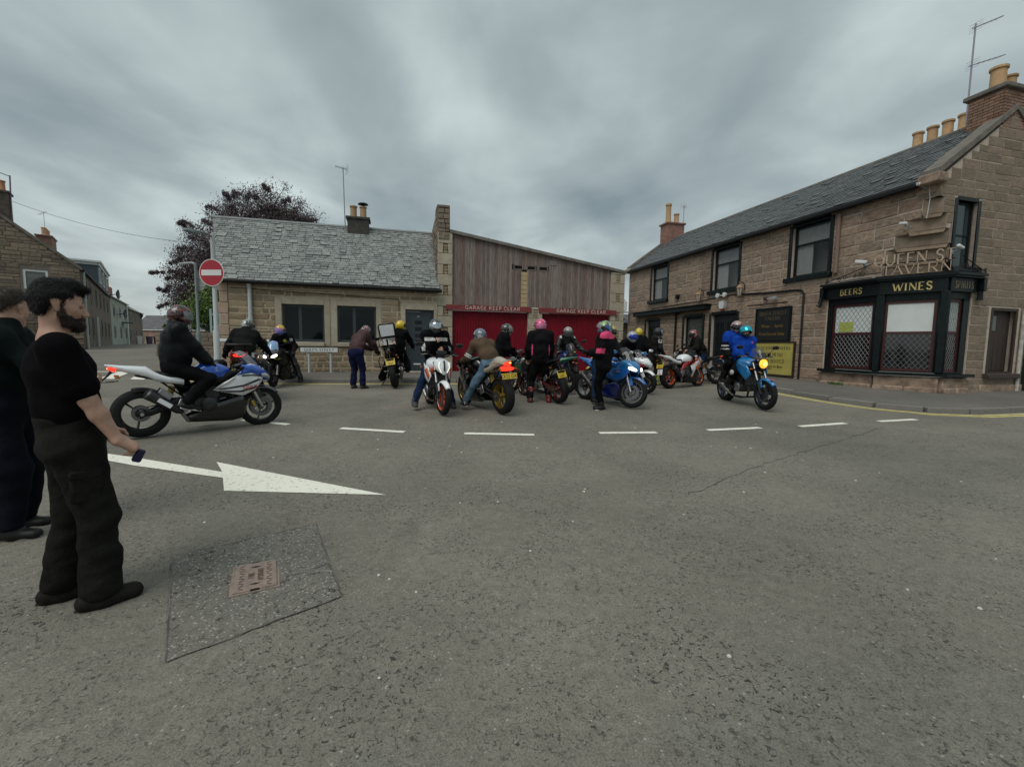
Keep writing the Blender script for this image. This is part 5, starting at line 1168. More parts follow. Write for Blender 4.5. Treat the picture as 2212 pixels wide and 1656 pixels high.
tree('copper_beech', gp(-14.6, 27.0), 'copper beech with dark purple leaves behind the cottage roof', 3.2, .38,
     [(0.2, 0, 8.1, 2.0), (-1.8, .3, 7.6, 1.7), (1.6, -.2, 7.6, 1.6), (-3.3, 0, 5.9, 1.9), (-1.6, -.5, 6.2, 2.0), (.8, 0, 6.4, 2.0), (-4.6, .2, 4.3, 1.6), (-3.0, -.6, 4.0, 1.8), (-1.2, -.3, 4.2, 1.6), (-5.3, .4, 3.0, 1.0)], 5, 150000, .050, leafm('copper_leaf', (.065, .046, .054), (.15, .108, .115)), M_bark)
tree('lime_shrub', gp(-15.6, 23.6), 'bright green bushy shrub over the pale blue fence', 1.0, .12, [(0, 0, 2.6, .9), (-1.0, 0, 2.3, .8), (1.0, .1, 2.9, .8), (.2, 0, 3.3, .7), (-1.5, .1, 1.9, .6), (1.9, 0, 2.4, .8)], 6, 16000, .06, leafm('lime_leaf', (.085, .15, .03), (.17, .26, .07)), M_bark)
tree('green_tree', gp(-19.5, 30.0), 'dark green tree behind the round sign post', 1.4, .2, [(0, 0, 3.6, 1.3), (1.2, 0, 4.4, 1.4), (-1.3, 0, 2.9, 1.1), (2.4, .2, 3.4, 1.4), (1.0, 0, 2.4, 1.2)], 8, 16000, .07, leafm('mid_green_leaf', (.05, .07, .03), (.11, .13, .06)), M_bark)
tree('far_shrub', gp(-60.0, 86.0), 'pale green treetops behind the pink end cottage', 2.0, .3, [(0, 0, 6.0, 1.6), (3.0, 0, 5.6, 1.4), (6, 0, 6.2, 1.7), (-3, 0, 5.4, 1.3)], 9, 4000, .2, leafm('pale_leaf', (.07, .10, .035), (.13, .17, .07)), M_bark)

# low dark outbuilding closing the gap between garages and tavern
ob = empty('outbuilding', (5.6, 27.5, 0), R(15), 'low dark outbuilding in the gap between the garages and the tavern', 'outbuilding')
ow = wallbox('wall', [(-2.5, .3), (3.5, .3), (3.5, 3.0), (-2.5, 3.0)], .3, M_mortG, ob)
stone_wall(ow, -2.4, 3.4, .3, 2.95, [], M_stoneG, hs=(.15, .28), ls=(.25, .6), gap=.02, prot=(.01, .04), seed=91)
MB().box((.5, 1.2, 3.35), (6.4, 3.2, .08), 0, Matrix.Rotation(R(14), 3, 'X')).build('roof', M_oldsl, ob, False)
# ================================================================== people: smooth bodies grown from a field of tapered limbs
def snet(D, org, h):
    """surface nets: zero level of field D (negative inside) as quads"""
    s = D < 0
    c = np.zeros(tuple(n - 1 for n in D.shape), np.int8)
    cor = [(i, j, k) for i in (0, 1) for j in (0, 1) for k in (0, 1)]
    n0, n1, n2 = D.shape
    for i, j, k in cor: c += s[i:n0 - 1 + i, j:n1 - 1 + j, k:n2 - 1 + k]
    idx = np.argwhere((c > 0) & (c < 8))
    if not len(idx): return np.zeros((0, 3)), np.zeros((0, 4), int)
    vals = np.stack([D[idx[:, 0] + i, idx[:, 1] + j, idx[:, 2] + k] for i, j, k in cor], 1)
    acc = np.zeros((len(idx), 3)); cnt = np.zeros((len(idx), 1))
    for a in range(8):
        for b in range(a + 1, 8):
            if sum(x != y for x, y in zip(cor[a], cor[b])) != 1: continue
            va, vb = vals[:, a], vals[:, b]; m = (va < 0) != (vb < 0)
            t = np.where(m, va / np.where(m, va - vb, 1), 0)[:, None]
            p = np.array(cor[a]) + (np.array(cor[b]) - np.array(cor[a])) * t
            acc += np.where(m[:, None], p, 0); cnt += m[:, None]
    V = (idx + acc / cnt) * h + org
    vid = -np.ones(c.shape, np.int64); vid[idx[:, 0], idx[:, 1], idx[:, 2]] = np.arange(len(idx))
    Q = []
    for ax in range(3):
        sl0 = [slice(1, -1)] * 3; sl1 = [slice(1, -1)] * 3; sl0[ax] = slice(0, -1); sl1[ax] = slice(1, None)
        e0, e1 = s[tuple(sl0)], s[tuple(sl1)]; E_ = np.argwhere(e0 != e1)
        if not len(E_): continue
        o = np.ones(3, int); o[ax] = 0; P = E_ + o
        u, v = [a for a in range(3) if a != ax]
        def cell(du, dv):
            q = P.copy(); q[:, u] += du; q[:, v] += dv; return vid[q[:, 0], q[:, 1], q[:, 2]]
        quad = np.stack([cell(-1, -1), cell(0, -1), cell(0, 0), cell(-1, 0)], 1)
        fl = e0[E_[:, 0], E_[:, 1], E_[:, 2]]
        if ax == 1: fl = ~fl
        quad[~fl] = quad[~fl][:, ::-1]; Q.append(quad)
    Q = np.concatenate(Q); Q = Q[(Q >= 0).all(1)]
    return V, Q
def furry(V, Q, n, ln, wd, flow, seed, rnd_=.5):
    """adds n fine strands growing from the surface, swept along flow(points)"""
    g = np.random.default_rng(seed); fn = np.cross(V[Q[:, 1]] - V[Q[:, 0]], V[Q[:, 2]] - V[Q[:, 0]]); nv = np.zeros_like(V)
    for k in range(4): np.add.at(nv, Q[:, k], fn)
    nv /= np.linalg.norm(nv, axis=1, keepdims=True) + 1e-9
    i = g.integers(0, len(V), n); p = V[i]; d = flow(p) + nv[i] * .45 + g.normal(0, rnd_, (n, 3)) * .5; d /= np.linalg.norm(d, axis=1, keepdims=True)
    s_ = np.cross(d, nv[i]); s_ /= np.linalg.norm(s_, axis=1, keepdims=True) + 1e-9
    L = ln * g.uniform(.5, 1.3, (n, 1)); w = wd * s_; m = p + d * L * .5 + nv[i] * L * .12; e = p + d * L
    W = np.stack([p - w, p + w, m + w * .8, m - w * .8, e + w * .15, e - w * .15], 1).reshape(-1, 3); b = len(V) + 6 * np.arange(n)[:, None]
    return np.concatenate([V, W]), np.concatenate([Q, b + np.array([0, 1, 2, 3]), b + np.array([3, 2, 4, 5])])
class Field:
    """list of tapered, optionally flattened capsules"""
    def __init__(s): s.P = []
    def cap(s, a, b, ra, rb=None, side=None, k=1.0, blend=.03, neg=False):
        s.P.append((np.array(a, float), np.array(b, float), ra, ra if rb is None else rb, None if side is None else np.array(side, float) / np.linalg.norm(side), k, blend, neg)); return s
    def mesh(s, h, infl=0.0, wr=0.0, wf=14.0, cuts=(), seed=0):
        lo = np.min([np.minimum(a, b) - max(ra, rb) * max(k, 1) - .05 - infl for a, b, ra, rb, sd, k, bl, ng in s.P if not ng], 0); hi = np.max([np.maximum(a, b) + max(ra, rb) * max(k, 1) + .05 + infl for a, b, ra, rb, sd, k, bl, ng in s.P if not ng], 0)
        n = np.ceil((hi - lo) / h).astype(int) + 2; D = np.full(tuple(n), 1.0, np.float32)
        ax = [lo[i] + np.arange(n[i]) * h for i in range(3)]
        for a, b, ra, rb, sd, k, bl, ng in s.P:
            m = max(ra, rb) * max(k, 1) + bl + infl + .04
            l_ = np.maximum(0, np.floor((np.minimum(a, b) - m - lo) / h).astype(int)); u_ = np.minimum(n, np.ceil((np.maximum(a, b) + m - lo) / h).astype(int) + 1)
            if (u_ <= l_).any(): continue
            X, Y, Z = np.meshgrid(*[ax[i][l_[i]:u_[i]] for i in range(3)], indexing='ij')
            q = np.stack([X, Y, Z], -1) - a; d = b - a; L2 = max((d * d).sum(), 1e-9)
            t = np.clip((q @ d) / L2, 0, 1); q = q - t[..., None] * d
            if sd is not None: cs = q @ sd; q = q + (cs * (1 / k - 1))[..., None] * sd
            f = np.sqrt((q * q).sum(-1)) - (ra + (rb - ra) * t) - infl
            sl = tuple(slice(l_[i], u_[i]) for i in range(3)); C = D[sl]
            if ng: D[sl] = np.maximum(C, -f)
            else:
                hh = np.clip(.5 + .5 * (C - f) / bl, 0, 1); D[sl] = C + (f - C) * hh - bl * hh * (1 - hh)
        if wr:
            X, Y, Z = np.meshgrid(*ax, indexing='ij'); g = np.random.default_rng(seed)
            W_ = np.zeros(D.shape, np.float32)
            near = np.abs(D) < .05
            x, y, z = X[near], Y[near], Z[near]; w = np.zeros(len(x))
            for i in range(6):
                v = g.normal(0, 1, 3); v[2] *= 1.6; v *= wf * (1 + i * .45) / np.linalg.norm(v); ph = g.uniform(0, 6.28, 2)
                w += np.sin(v[0] * x + v[1] * y + v[2] * z + ph[0] + 1.3 * np.sin(5 * z + 3 * x + ph[1])) / (1 + i * .5)
            W_[near] = w; D = D + W_ * wr * .5
        for (pt, nrm) in cuts:
            X, Y, Z = np.meshgrid(*ax, indexing='ij'); nrm = np.array(nrm, float); nrm /= np.linalg.norm(nrm)
            D = np.maximum(D, (X - pt[0]) * nrm[0] + (Y - pt[1]) * nrm[1] + (Z - pt[2]) * nrm[2])
        D[0] = D[-1] = 1; D[:, 0] = D[:, -1] = 1; D[:, :, 0] = D[:, :, -1] = 1
        return snet(D, lo, h)
def ik(a, b, l1, l2, pole):
    a, b = Vector(a), Vector(b); d = b - a; L = d.length
    if L > (l1 + l2) * .999: d = d.normalized() * (l1 + l2) * .999; b = a + d; L = d.length
    x = (l1 * l1 - l2 * l2 + L * L) / (2 * L); hh = math.sqrt(max(l1 * l1 - x * x, 0)); u = d.normalized()
    p = Vector(pole); p = p - u * p.dot(u); p = p.normalized() if p.length > 1e-4 else u.orthogonal()
    return a + u * x + p * hh, b
M_skin = mat('skin', (.44, .265, .195), .55, var=.14, scale=22, bump=.08, bscale=90, spec=.3)
M_skin.node_tree.nodes['Principled BSDF'].inputs['Subsurface Weight'].default_value = .12; M_skin.node_tree.nodes['Principled BSDF'].inputs['Subsurface Radius'].default_value = (.02, .008, .004)
def hand(F_, wrist, direc, normal, side, curl=.5, sc=1.0, spread=1.0, thumb=1.0):
    """palm, four unequal bent fingers, thumb off the side of the palm. normal: back of the hand"""
    w = Vector(wrist); d = Vector(direc).normalized(); n = Vector(normal); n = (n - d * n.dot(d)).normalized(); s_ = n.cross(d) * side
    F_.cap(w, w + d * .085 * sc, .024 * sc, .026 * sc, s_, 1.65, .02)
    for i, (off, ln, r_) in enumerate(((.030, .072, .0095), (.010, .080, .010), (-.010, .074, .0095), (-.028, .058, .0085))):
        k = w + d * .088 * sc + s_ * off * sc * spread; c1 = curl * (1 + .12 * i)
        m = k + (d * math.cos(c1) - n * math.sin(c1)) * ln * .5 * sc; e_ = m + (d * math.cos(c1 * 2.1) - n * math.sin(c1 * 2.1)) * ln * .5 * sc
        F_.cap(k - d * .02 * sc, m, r_ * sc * 1.08, r_ * sc, blend=.008).cap(m, e_, r_ * sc, r_ * sc * .85, blend=.008)
    b = w + d * .03 * sc + s_ * .030 * sc; m = b + (d * .7 + s_ * .55 * thumb - n * .35) * .045 * sc; e_ = m + (d * .85 + s_ * .1 * thumb - n * .5) * .036 * sc
    F_.cap(b - s_ * .012, m, .0125 * sc, .0115 * sc, blend=.015).cap(m, e_, .0115 * sc, .0095 * sc, blend=.008)
def helmet(par, c, Rm, m, visor='smoke', up=0.0, sc=1.0, trim=None):
    """full-face lid: shell with eye port, chin bar, hinged visor"""
    nu, nv = 40, 22; A, B_, Cc = .148 * sc, .128 * sc, .145 * sc
    def pt(az, el, k=1.0):
        x, y, z = A * math.cos(el) * math.cos(az), B_ * math.cos(el) * math.sin(az), Cc * math.sin(el)
        if z < 0:
            f = max(0, math.cos(az)); lo = min(1, -z / (Cc * .8)); x += .020 * f * lo * sc; y *= 1 - .10 * lo; x *= 1 - .05 * lo * (1 - f)
        return Vector((x, y, z)) * k
    els = [R(90) - (R(90) + R(62)) * j / nv for j in range(nv + 1)]
    port = lambda az, el: abs(az) < R(72) and R(-17) < el < R(22)
    V = [pt(2 * math.pi * i / nu - math.pi, e_) for e_ in els for i in range(nu)]; F = []
    for j in range(nv):
        for i in range(nu):
            az = 2 * math.pi * (i + .5) / nu - math.pi; el = (els[j] + els[j + 1]) / 2
            if not port(az, el): F.append((j * nu + i, (j + 1) * nu + i, (j + 1) * nu + (i + 1) % nu, j * nu + (i + 1) % nu))
    me = mesh_of('helmet', V, F, True, 60); o = link('helmet', me, m, par)
    o.location = c; o.rotation_euler = Rm.to_euler()
    mod = o.modifiers.new('thick', 'SOLIDIFY'); mod.thickness = .018; mod.offset = -1
    # visor
    P = []; na, ne_ = 18, 6
    for j in range(ne_ + 1):
        for i in range(na + 1): P.append(pt(R(-76) + R(152) * i / na, R(-20) + R(44) * j / ne_, 1.025))
    Fv = [(j * (na + 1) + i, j * (na + 1) + i + 1, (j + 1) * (na + 1) + i + 1, (j + 1) * (na + 1) + i) for j in range(ne_) for i in range(na)]
    if up:
        Mr = Matrix.Rotation(-up, 3, 'Y'); pv = Vector((.02, 0, .02)); P = [pv + Mr @ (p * 1.05 - pv) for p in P]
    vm = {'smoke': mat('smoke_visor', (.012, .013, .015), .06, coat=.5), 'clear': mat('clear_visor', (.34, .38, .39), .06, alpha=.5, coat=.5), 'silver': mat('silver_visor', (.42, .45, .47), .12, metal=.85),
          'iris': multi('iridescent_visor', [(.10, .25, .55), (.25, .15, .5), (.45, .2, .4), (.1, .4, .55)], 4, 'noise', .12, 1.0), 'cyan': mat('cyan_visor', (.02, .40, .52), .12, metal=.5), 'blue': mat('blue_visor', (.02, .04, .30), .15, metal=.3), 'grey': mat('grey_visor', (.07, .08, .075), .1, coat=.5)}[visor]
    link('visor', mesh_of('visor', P, Fv, True, 80), vm, o)
    mb = MB()
    for sy in (-1, 1): mb.lathe([(.026 * sc, 0), (.026 * sc, .012), (.018 * sc, .016), (0, .016)] if sy > 0 else [(0, -.016), (.018 * sc, -.016), (.026 * sc, -.012), (.026 * sc, 0)], (.022, sy * B_ * .985, .004), 'Y', 10)
    mb.box((A * 1.02 + .012, 0, -.075 * sc), (.012, .05, .022), .004); mb.build('hinge_trim', trim or M_blackm, o)
    return o
FAB = {}
def fabric(name, c, rough=.85, var=.25, bump=.35, bs=22, col2=None):
    return mat('cloth_' + name, tuple(x * .42 for x in c) if max(c) < .035 else c, rough, var=var, scale=5, bump=bump, bscale=bs, col2=col2, bdist=.02, spec=.07)
M_bootb = mat('black_boot', (.008, .0075, .0075), .5, var=.3, scale=12, spec=.25)
M_sole = mat('boot_sole', (.02, .018, .016), .8)
def person(loc, rz, label, pel, lean=0.0, hl=None, hr=None, fl=None, fr=None, twist=0.0, roll=0.0, hd=(0, 0), jacket=None, trousers=None, boots=None, gloves=None, helm=None, visor='smoke', vup=0.0,
           bulk=.02, S_=1.0, res=.014, wf=16, legb=.012, tee=False, knee=(1, 0, .15), kl=None, kr=None, elb=(-.35, 0, -.8), el=None, er=None, hair=None, beard=None, collar=True, belly=0.0, hem=.06, toes=(0, 0), curl=(.7, .7), hdir=(None, None), hnor=((0, 0, 1), (0, 0, 1)), hbend=1.0, extra=None, rx=0.0, fitch=(0, 0), group=None, wr=.013, headup=0.0, footlen=1.0, sleeve=1.0):
    """local frame: x forward, y left, z up"""
    p = empty('person', loc, rz, label, 'person', group, rx)
    pel = Vector(pel); up1 = Vector((math.sin(lean * .75), math.sin(roll), math.cos(lean * .75))).normalized(); up2 = Vector((math.sin(lean * 1.2), math.sin(roll), math.cos(lean * 1.2))).normalized()
    hipax = Vector((0, 1, 0)); sh = Matrix.Rotation(twist, 3, 'Z') @ Vector((0, 1, 0)); sh = (sh - up2 * sh.dot(up2)).normalized()
    waist = pel + up1 * .20 * S_; chest = waist + up2 * .20 * S_; neck = chest + up2 * .145 * S_
    fwd2 = sh.cross(up2)
    hy, hp = hd
    hq = Matrix.Rotation(twist + hy, 3, 'Z') @ Matrix.Rotation(hp, 3, 'Y'); hup = hq @ Vector((0, 0, 1)); hfw = hq @ Vector((1, 0, 0))
    nk2 = neck + (up2 * .45 + Vector((0, 0, .55))).normalized() * (.075 if collar else .088) * S_; head = nk2 + (hup * .10 + hfw * .025) * S_ + Vector((0, 0, headup))
    shl = chest + up2 * .105 * S_ + sh * .175 * S_; shr = chest + up2 * .105 * S_ - sh * .175 * S_
    hipl, hipr = pel + hipax * .095 * S_ - Vector((0, 0, .03)), pel - hipax * .095 * S_ - Vector((0, 0, .03))
    ua, fa, th, shn = .295 * S_, .255 * S_, .43 * S_, .425 * S_
    J = {}
    for nm, s0, tgt, pole, po2 in (('l', shl, hl, elb, el), ('r', shr, hr, elb, er)):
        q = po2 or (pole[0], (.5 if nm == 'l' else -.5), pole[2]); tgt = tgt or (s0 + Vector((.05, .05 if nm == 'l' else -.05, -.52 * S_)))
        J['e' + nm], J['w' + nm] = ik(s0, tgt, ua, fa, q)
    for nm, s0, tgt, kk in (('l', hipl, fl, kl), ('r', hipr, fr, kr)): J['k' + nm], J['a' + nm] = ik(s0, tgt, th, shn, kk or knee)
    # garments: trousers
    T = Field(); T.cap(pel - Vector((0, 0, .02)), pel + up1 * .10, .125 * S_, .115 * S_, hipax, 1.32, .05)
    if belly: T.cap(pel + up1 * .04, pel + up1 * .1 + Vector((.05, 0, 0)), .11, .11 + belly, hipax, 1.3, .06)
    for nm, h_ in (('l', hipl), ('r', hipr)):
        T.cap(h_, J['k' + nm], .092 * S_, .066 * S_, blend=.05).cap(J['k' + nm], J['a' + nm] + Vector((0, 0, .03)), .064 * S_, .050 * S_ + legb * .2, blend=.03)
        if legb > .024:
            for q_, g_ in ((.55, .010), (.70, .014), (.84, .016), (.95, .012)): c_ = J['k' + nm].lerp(J['a' + nm], q_); T.cap(c_ + Vector((.012, 0, 0)), c_ + Vector((.02, 0, .012)), .052 * S_ + g_, blend=.012)
    V, Q = T.mesh(res, legb, wr, wf, seed=sum(map(ord, label)) % 997); link('trousers', np_mesh('trousers', V, Q), trousers, p)
    # jacket / top
    Jk = Field(); Jk.cap(pel + up1 * hem, waist, .118 * S_, .118 * S_ + belly * .6, hipax, 1.32, .06).cap(waist, chest, .115 * S_ + belly * .5, .125 * S_, sh, 1.38, .06).cap(chest, neck - up2 * (.03 if collar else .075), .122 * S_, .085 * S_ if collar else .07 * S_, sh, 1.4, .06)
    if belly: Jk.cap(waist - up1 * .06, waist + Vector((.05, 0, 0)), .12, .12 + belly, hipax, 1.25, .06)
    Jk.cap(shl, shr, .072 * S_ - (.014 if tee else 0), blend=.05)
    if collar: Jk.cap(neck - up2 * .05, nk2 - up2 * .02, .075 * S_, .066 * S_, blend=.03)
    for nm, s0 in (('l', shl), ('r', shr)):
        if tee:
            Jk.cap(s0, s0.lerp(J['e' + nm], .72), .070 * S_, .068 * S_, blend=.04)
        else: Jk.cap(s0, J['e' + nm], .066 * S_, .055 * S_, blend=.05).cap(J['e' + nm], J['w' + nm].lerp(J['e' + nm], 1 - sleeve if sleeve < 1 else .06), .054 * S_, .040 * S_, blend=.03)
    V, Q = Jk.mesh(res, bulk, wr * (1.1 if tee else 1), wf * (.55 if tee else .9), seed=sum(map(ord, label)) % 991 + 3); link('top' if tee else 'jacket', np_mesh('jacket', V, Q), jacket, p)
    # body: one continuous skin from head to hands and feet, under the clothes
    Bd = Field(); Bd.cap(pel, waist, .10 * S_, .10 * S_, hipax, 1.25, .05).cap(waist, chest, .10 * S_, .11 * S_, sh, 1.35, .05).cap(chest, neck, .10 * S_, .07 * S_, sh, 1.3, .05).cap(neck - up2 * .05, nk2 + hup * .03, .058 * S_, .054 * S_, blend=.03)
    for nm, s0, h_ in (('l', shl, hipl), ('r', shr, hipr)):
        Bd.cap(chest, s0, .07 * S_, .055 * S_, blend=.04).cap(s0, J['e' + nm], .050 * S_, .042 * S_, blend=.03)
        Bd.cap(J['e' + nm], J['e' + nm].lerp(J['w' + nm], .35), .042 * S_, .043 * S_, blend=.02).cap(J['e' + nm].lerp(J['w' + nm], .35), J['w' + nm], .043 * S_, .027 * S_, blend=.02)
        Bd.cap(h_, J['k' + nm], .078 * S_, .055 * S_, blend=.04).cap(J['k' + nm], J['a' + nm], .054 * S_, .038 * S_, blend=.03)
    Hs = Field(); 
    for i, nm in enumerate('lr'):
        d = hdir[i]; d = Vector(d) if d else (J['w' + nm] - J['e' + nm]); hand(Bd if not gloves else Hs, J['w' + nm], d, hnor[i], 1 if nm == 'r' else -1, curl[i], 1.0 * S_ if not gloves else 1.12 * S_)
    # head with face
    hx = lambda x, y, z: head + (hq @ Vector((x, y, z))) * S_
    ys = hq @ Vector((0, 1, 0))
    Bd.cap(hx(-.014, 0, .030), hx(.006, 0, .034), .090 * S_, .086 * S_, ys, .86, .03).cap(hx(.030, 0, -.025), hx(.048, 0, -.085), .062 * S_, .038 * S_, ys, 1.02, .035)
    for sy in (-1, 1):
        Bd.cap(hx(.012, sy * .050, -.060), hx(.066, sy * .014, -.104), .024, .020, blend=.03)                               # jaw
        Bd.cap(hx(.074, sy * .038, .012), hx(.086, sy * .012, .010), .011, .010, blend=.018).cap(hx(.060, sy * .042, -.030), hx(.068, sy * .034, -.038), .019, blend=.025)  # brow, cheek
        Bd.cap(hx(.086, sy * .024, -.010), hx(.087, sy * .034, -.010), .0085, blend=.005, neg=True)                          # eye socket
    Bd.cap(hx(.090, 0, -.002), hx(.112, 0, -.044), .0085, .0130, blend=.014).cap(hx(.102, .011, -.050), hx(.102, -.011, -.050), .0088, blend=.010)       # nose
    Bd.cap(hx(.091, .017, -.073), hx(.094, 0, -.072), .0075, blend=.008).cap(hx(.091, -.017, -.073), hx(.094, 0, -.072), .0075, blend=.008).cap(hx(.089, .014, -.083), hx(.089, -.014, -.083), .0080, blend=.008).cap(hx(.080, .009, -.106), hx(.080, -.009, -.106), .016, blend=.02)  # lips chin
    if hair is not None:
        for sy in (-1, 1): Bd.cap(hx(-.014, sy * .084, .016), hx(-.004, sy * .079, -.028), .020, .013, ys, .42, .008)              # ears
    V, Q = Bd.mesh(res if (gloves or res < .01) else min(res, .010)); bo = link('body', np_mesh('body', V, Q), M_skin, p)
    mb = MB()
    for sy in (-1, 1): mb.lathe([(0, -.011), (.008, -.008), (.011, 0), (.008, .008), (0, .011)], hx(.0740, sy * .030, -.010), 'Z', 8)
    mb.build('eyes', mat('eye', (.035, .022, .016), .2), p)
    if gloves:
        V, Q = Hs.mesh(.009 if res > .009 else .006, .003); link('gloves', np_mesh('gloves', V, Q), gloves, p)
    # footwear
    for i, nm in enumerate('lr'):
        a = J['a' + nm]; sh_ = Field(); ty = toes[i]; f = Matrix.Rotation(ty, 3, 'Z') @ Matrix.Rotation(fitch[i], 3, 'Y') @ Vector((1, 0, 0)); sd = f.cross(Vector((0, 0, 1))); dn = sd.cross(f).normalized() * -1
        if dn.z > 0: dn = -dn
        base = a + dn * .055
        lf = .008 if footlen > 1.1 else 0
        sh_.cap(a + Vector((0, 0, .05)), a, .055, .052, blend=.03).cap(base - f * .045 + dn * -.005, base + f * .02, .040 + lf, .044 + lf, sd, 1.05, .04).cap(base + f * .02, base + f * .135 * footlen + dn * (.006 - lf * .5), .044 + lf, .035 + lf, sd, 1.22, .03)
        if boots[1]: k2 = a.lerp(J['k' + nm], .52); sh_.cap(k2, a, .066 + legb * .5, .055, blend=.03)
        V, Q = sh_.mesh(min(res, .011), .004, 0, cuts=[(tuple(base + dn * .032), tuple(dn))]); so = link('boot' if boots[1] else 'shoe', np_mesh('shoe', V, Q), boots[0], p)
        if not boots[1] or len(boots) > 2:
            mb = MB(); pts = []
            for k in range(20):
                an = 2 * math.pi * k / 20; ca, sa = math.cos(an), math.sin(an); xx = .045 + (.128 * footlen + .0) * ca; ww = (.040 + .012 * (ca > -.2) * max(0, 1 - abs(ca - .3))) * sa
                pts.append((xx, ww))
            o_ = base + dn * .033
            mb.prism(pts, lambda u, v: o_ + f * u + sd * v - dn * .012, lambda u, v: o_ + f * u + sd * v + dn * .004); mb.build('sole', boots[2] if len(boots) > 2 else M_sole, so)
    if helm is not None: helmet(p, head + (hq @ Vector((.005, 0, -.002))) * S_, hq, helm, visor, vup, S_ * 1.02)
    info = dict(obj=p, head=head, hq=hq, J=J, chest=chest, neck=neck, pel=pel, waist=waist, sh=sh, up2=up2, shl=shl, shr=shr, hx=hx, fwd=fwd2)
    return info
def paint(par, child, m, test):
    """sewn-in panels: faces whose centre passes the test take another cloth"""
    for o in par.children:
        if o.name.split('.')[0] == child:
            o.data.materials.append(m); k = len(o.data.materials) - 1
            for f in o.data.polygons:
                if test(*f.center): f.material_index = k
            return o
# ================================================================== motorcycles
M_tyre = mat('tyre_rubber', (.010, .010, .0105), .75, var=.3, scale=30, bump=.25, bscale=60, spec=.2)
M_bk = mat('bike_black', (.007, .007, .0075), .4, var=.3, scale=8, spec=.25)
M_bkg = mat('bike_gloss_black', (.008, .008, .009), .15, coat=.8)
M_eng = mat('engine_metal', (.045, .045, .047), .42, metal=.6, var=.35, scale=9)
M_alum = mat('cast_alloy', (.30, .30, .31), .38, metal=.8, var=.2, scale=9)
M_steel = mat('brushed_steel', (.40, .39, .38), .3, metal=.95, var=.2, scale=14)
M_disc = mat('brake_disc', (.15, .15, .155), .35, metal=.9)
M_goldf = mat('gold_fork', (.50, .33, .08), .35, metal=.8)
M_seat = mat('seat_vinyl', (.008, .008, .009), .6, bump=.2, bscale=60, spec=.25)
M_screen = mat('tinted_screen', (.05, .055, .06), .05, alpha=.55, coat=.6)
M_lens = mat('head_lens', (.35, .36, .36), .08, coat=.5)
M_lit = mat('lit_headlamp', (.9, .85, .7), .2, emit=(1.0, .93, .78), estr=4.0)
M_litw = mat('lit_daylight_strip', (.9, .9, .85), .2, emit=(1.0, .95, .8), estr=.55)
M_amber = mat('lit_amber_lamp', (.9, .5, .05), .2, emit=(1.0, .42, .03), estr=1.1)
M_taill = mat('lit_tail_lamp', (.6, .02, .02), .2, emit=(1.0, .035, .012), estr=1.5)
M_core = mat('lamp_core', (.9, .5, .2), .2, emit=(1.0, .45, .10), estr=3.0)
M_tail = mat('tail_lamp', (.22, .006, .008), .15, coat=.5)
M_plate = mat('number_plate_yellow', (.60, .43, .045), .4)
M_ind = mat('indicator_lens', (.35, .12, .01), .2)
def paintm(name, c, metal=.0): return mat('paint_' + name, c, .22, metal=metal, coat=.7)
P_BLUE = paintm('blue', (.005, .075, .42)); P_WHITE = paintm('white', (.74, .76, .78)); P_ORANGE = paintm('orange', (.62, .085, .008)); P_LBLUE = paintm('light_blue', (.012, .155, .38)); P_RED = paintm('red', (.30, .012, .014)); P_YEL = paintm('yellow', (.55, .38, .02)); P_GREEN = paintm('green', (.01, .09, .05)); P_GREY = paintm('grey', (.10, .11, .11)); P_DGREY = paintm('dark_grey', (.035, .037, .038)); P_BEIGE = paintm('champagne', (.38, .33, .25)); P_MBLUE = paintm('mid_blue', (.008, .095, .34)); P_NAVY = paintm('navy', (.004, .012, .13)); P_DRED = paintm('dark_red', (.12, .008, .010))
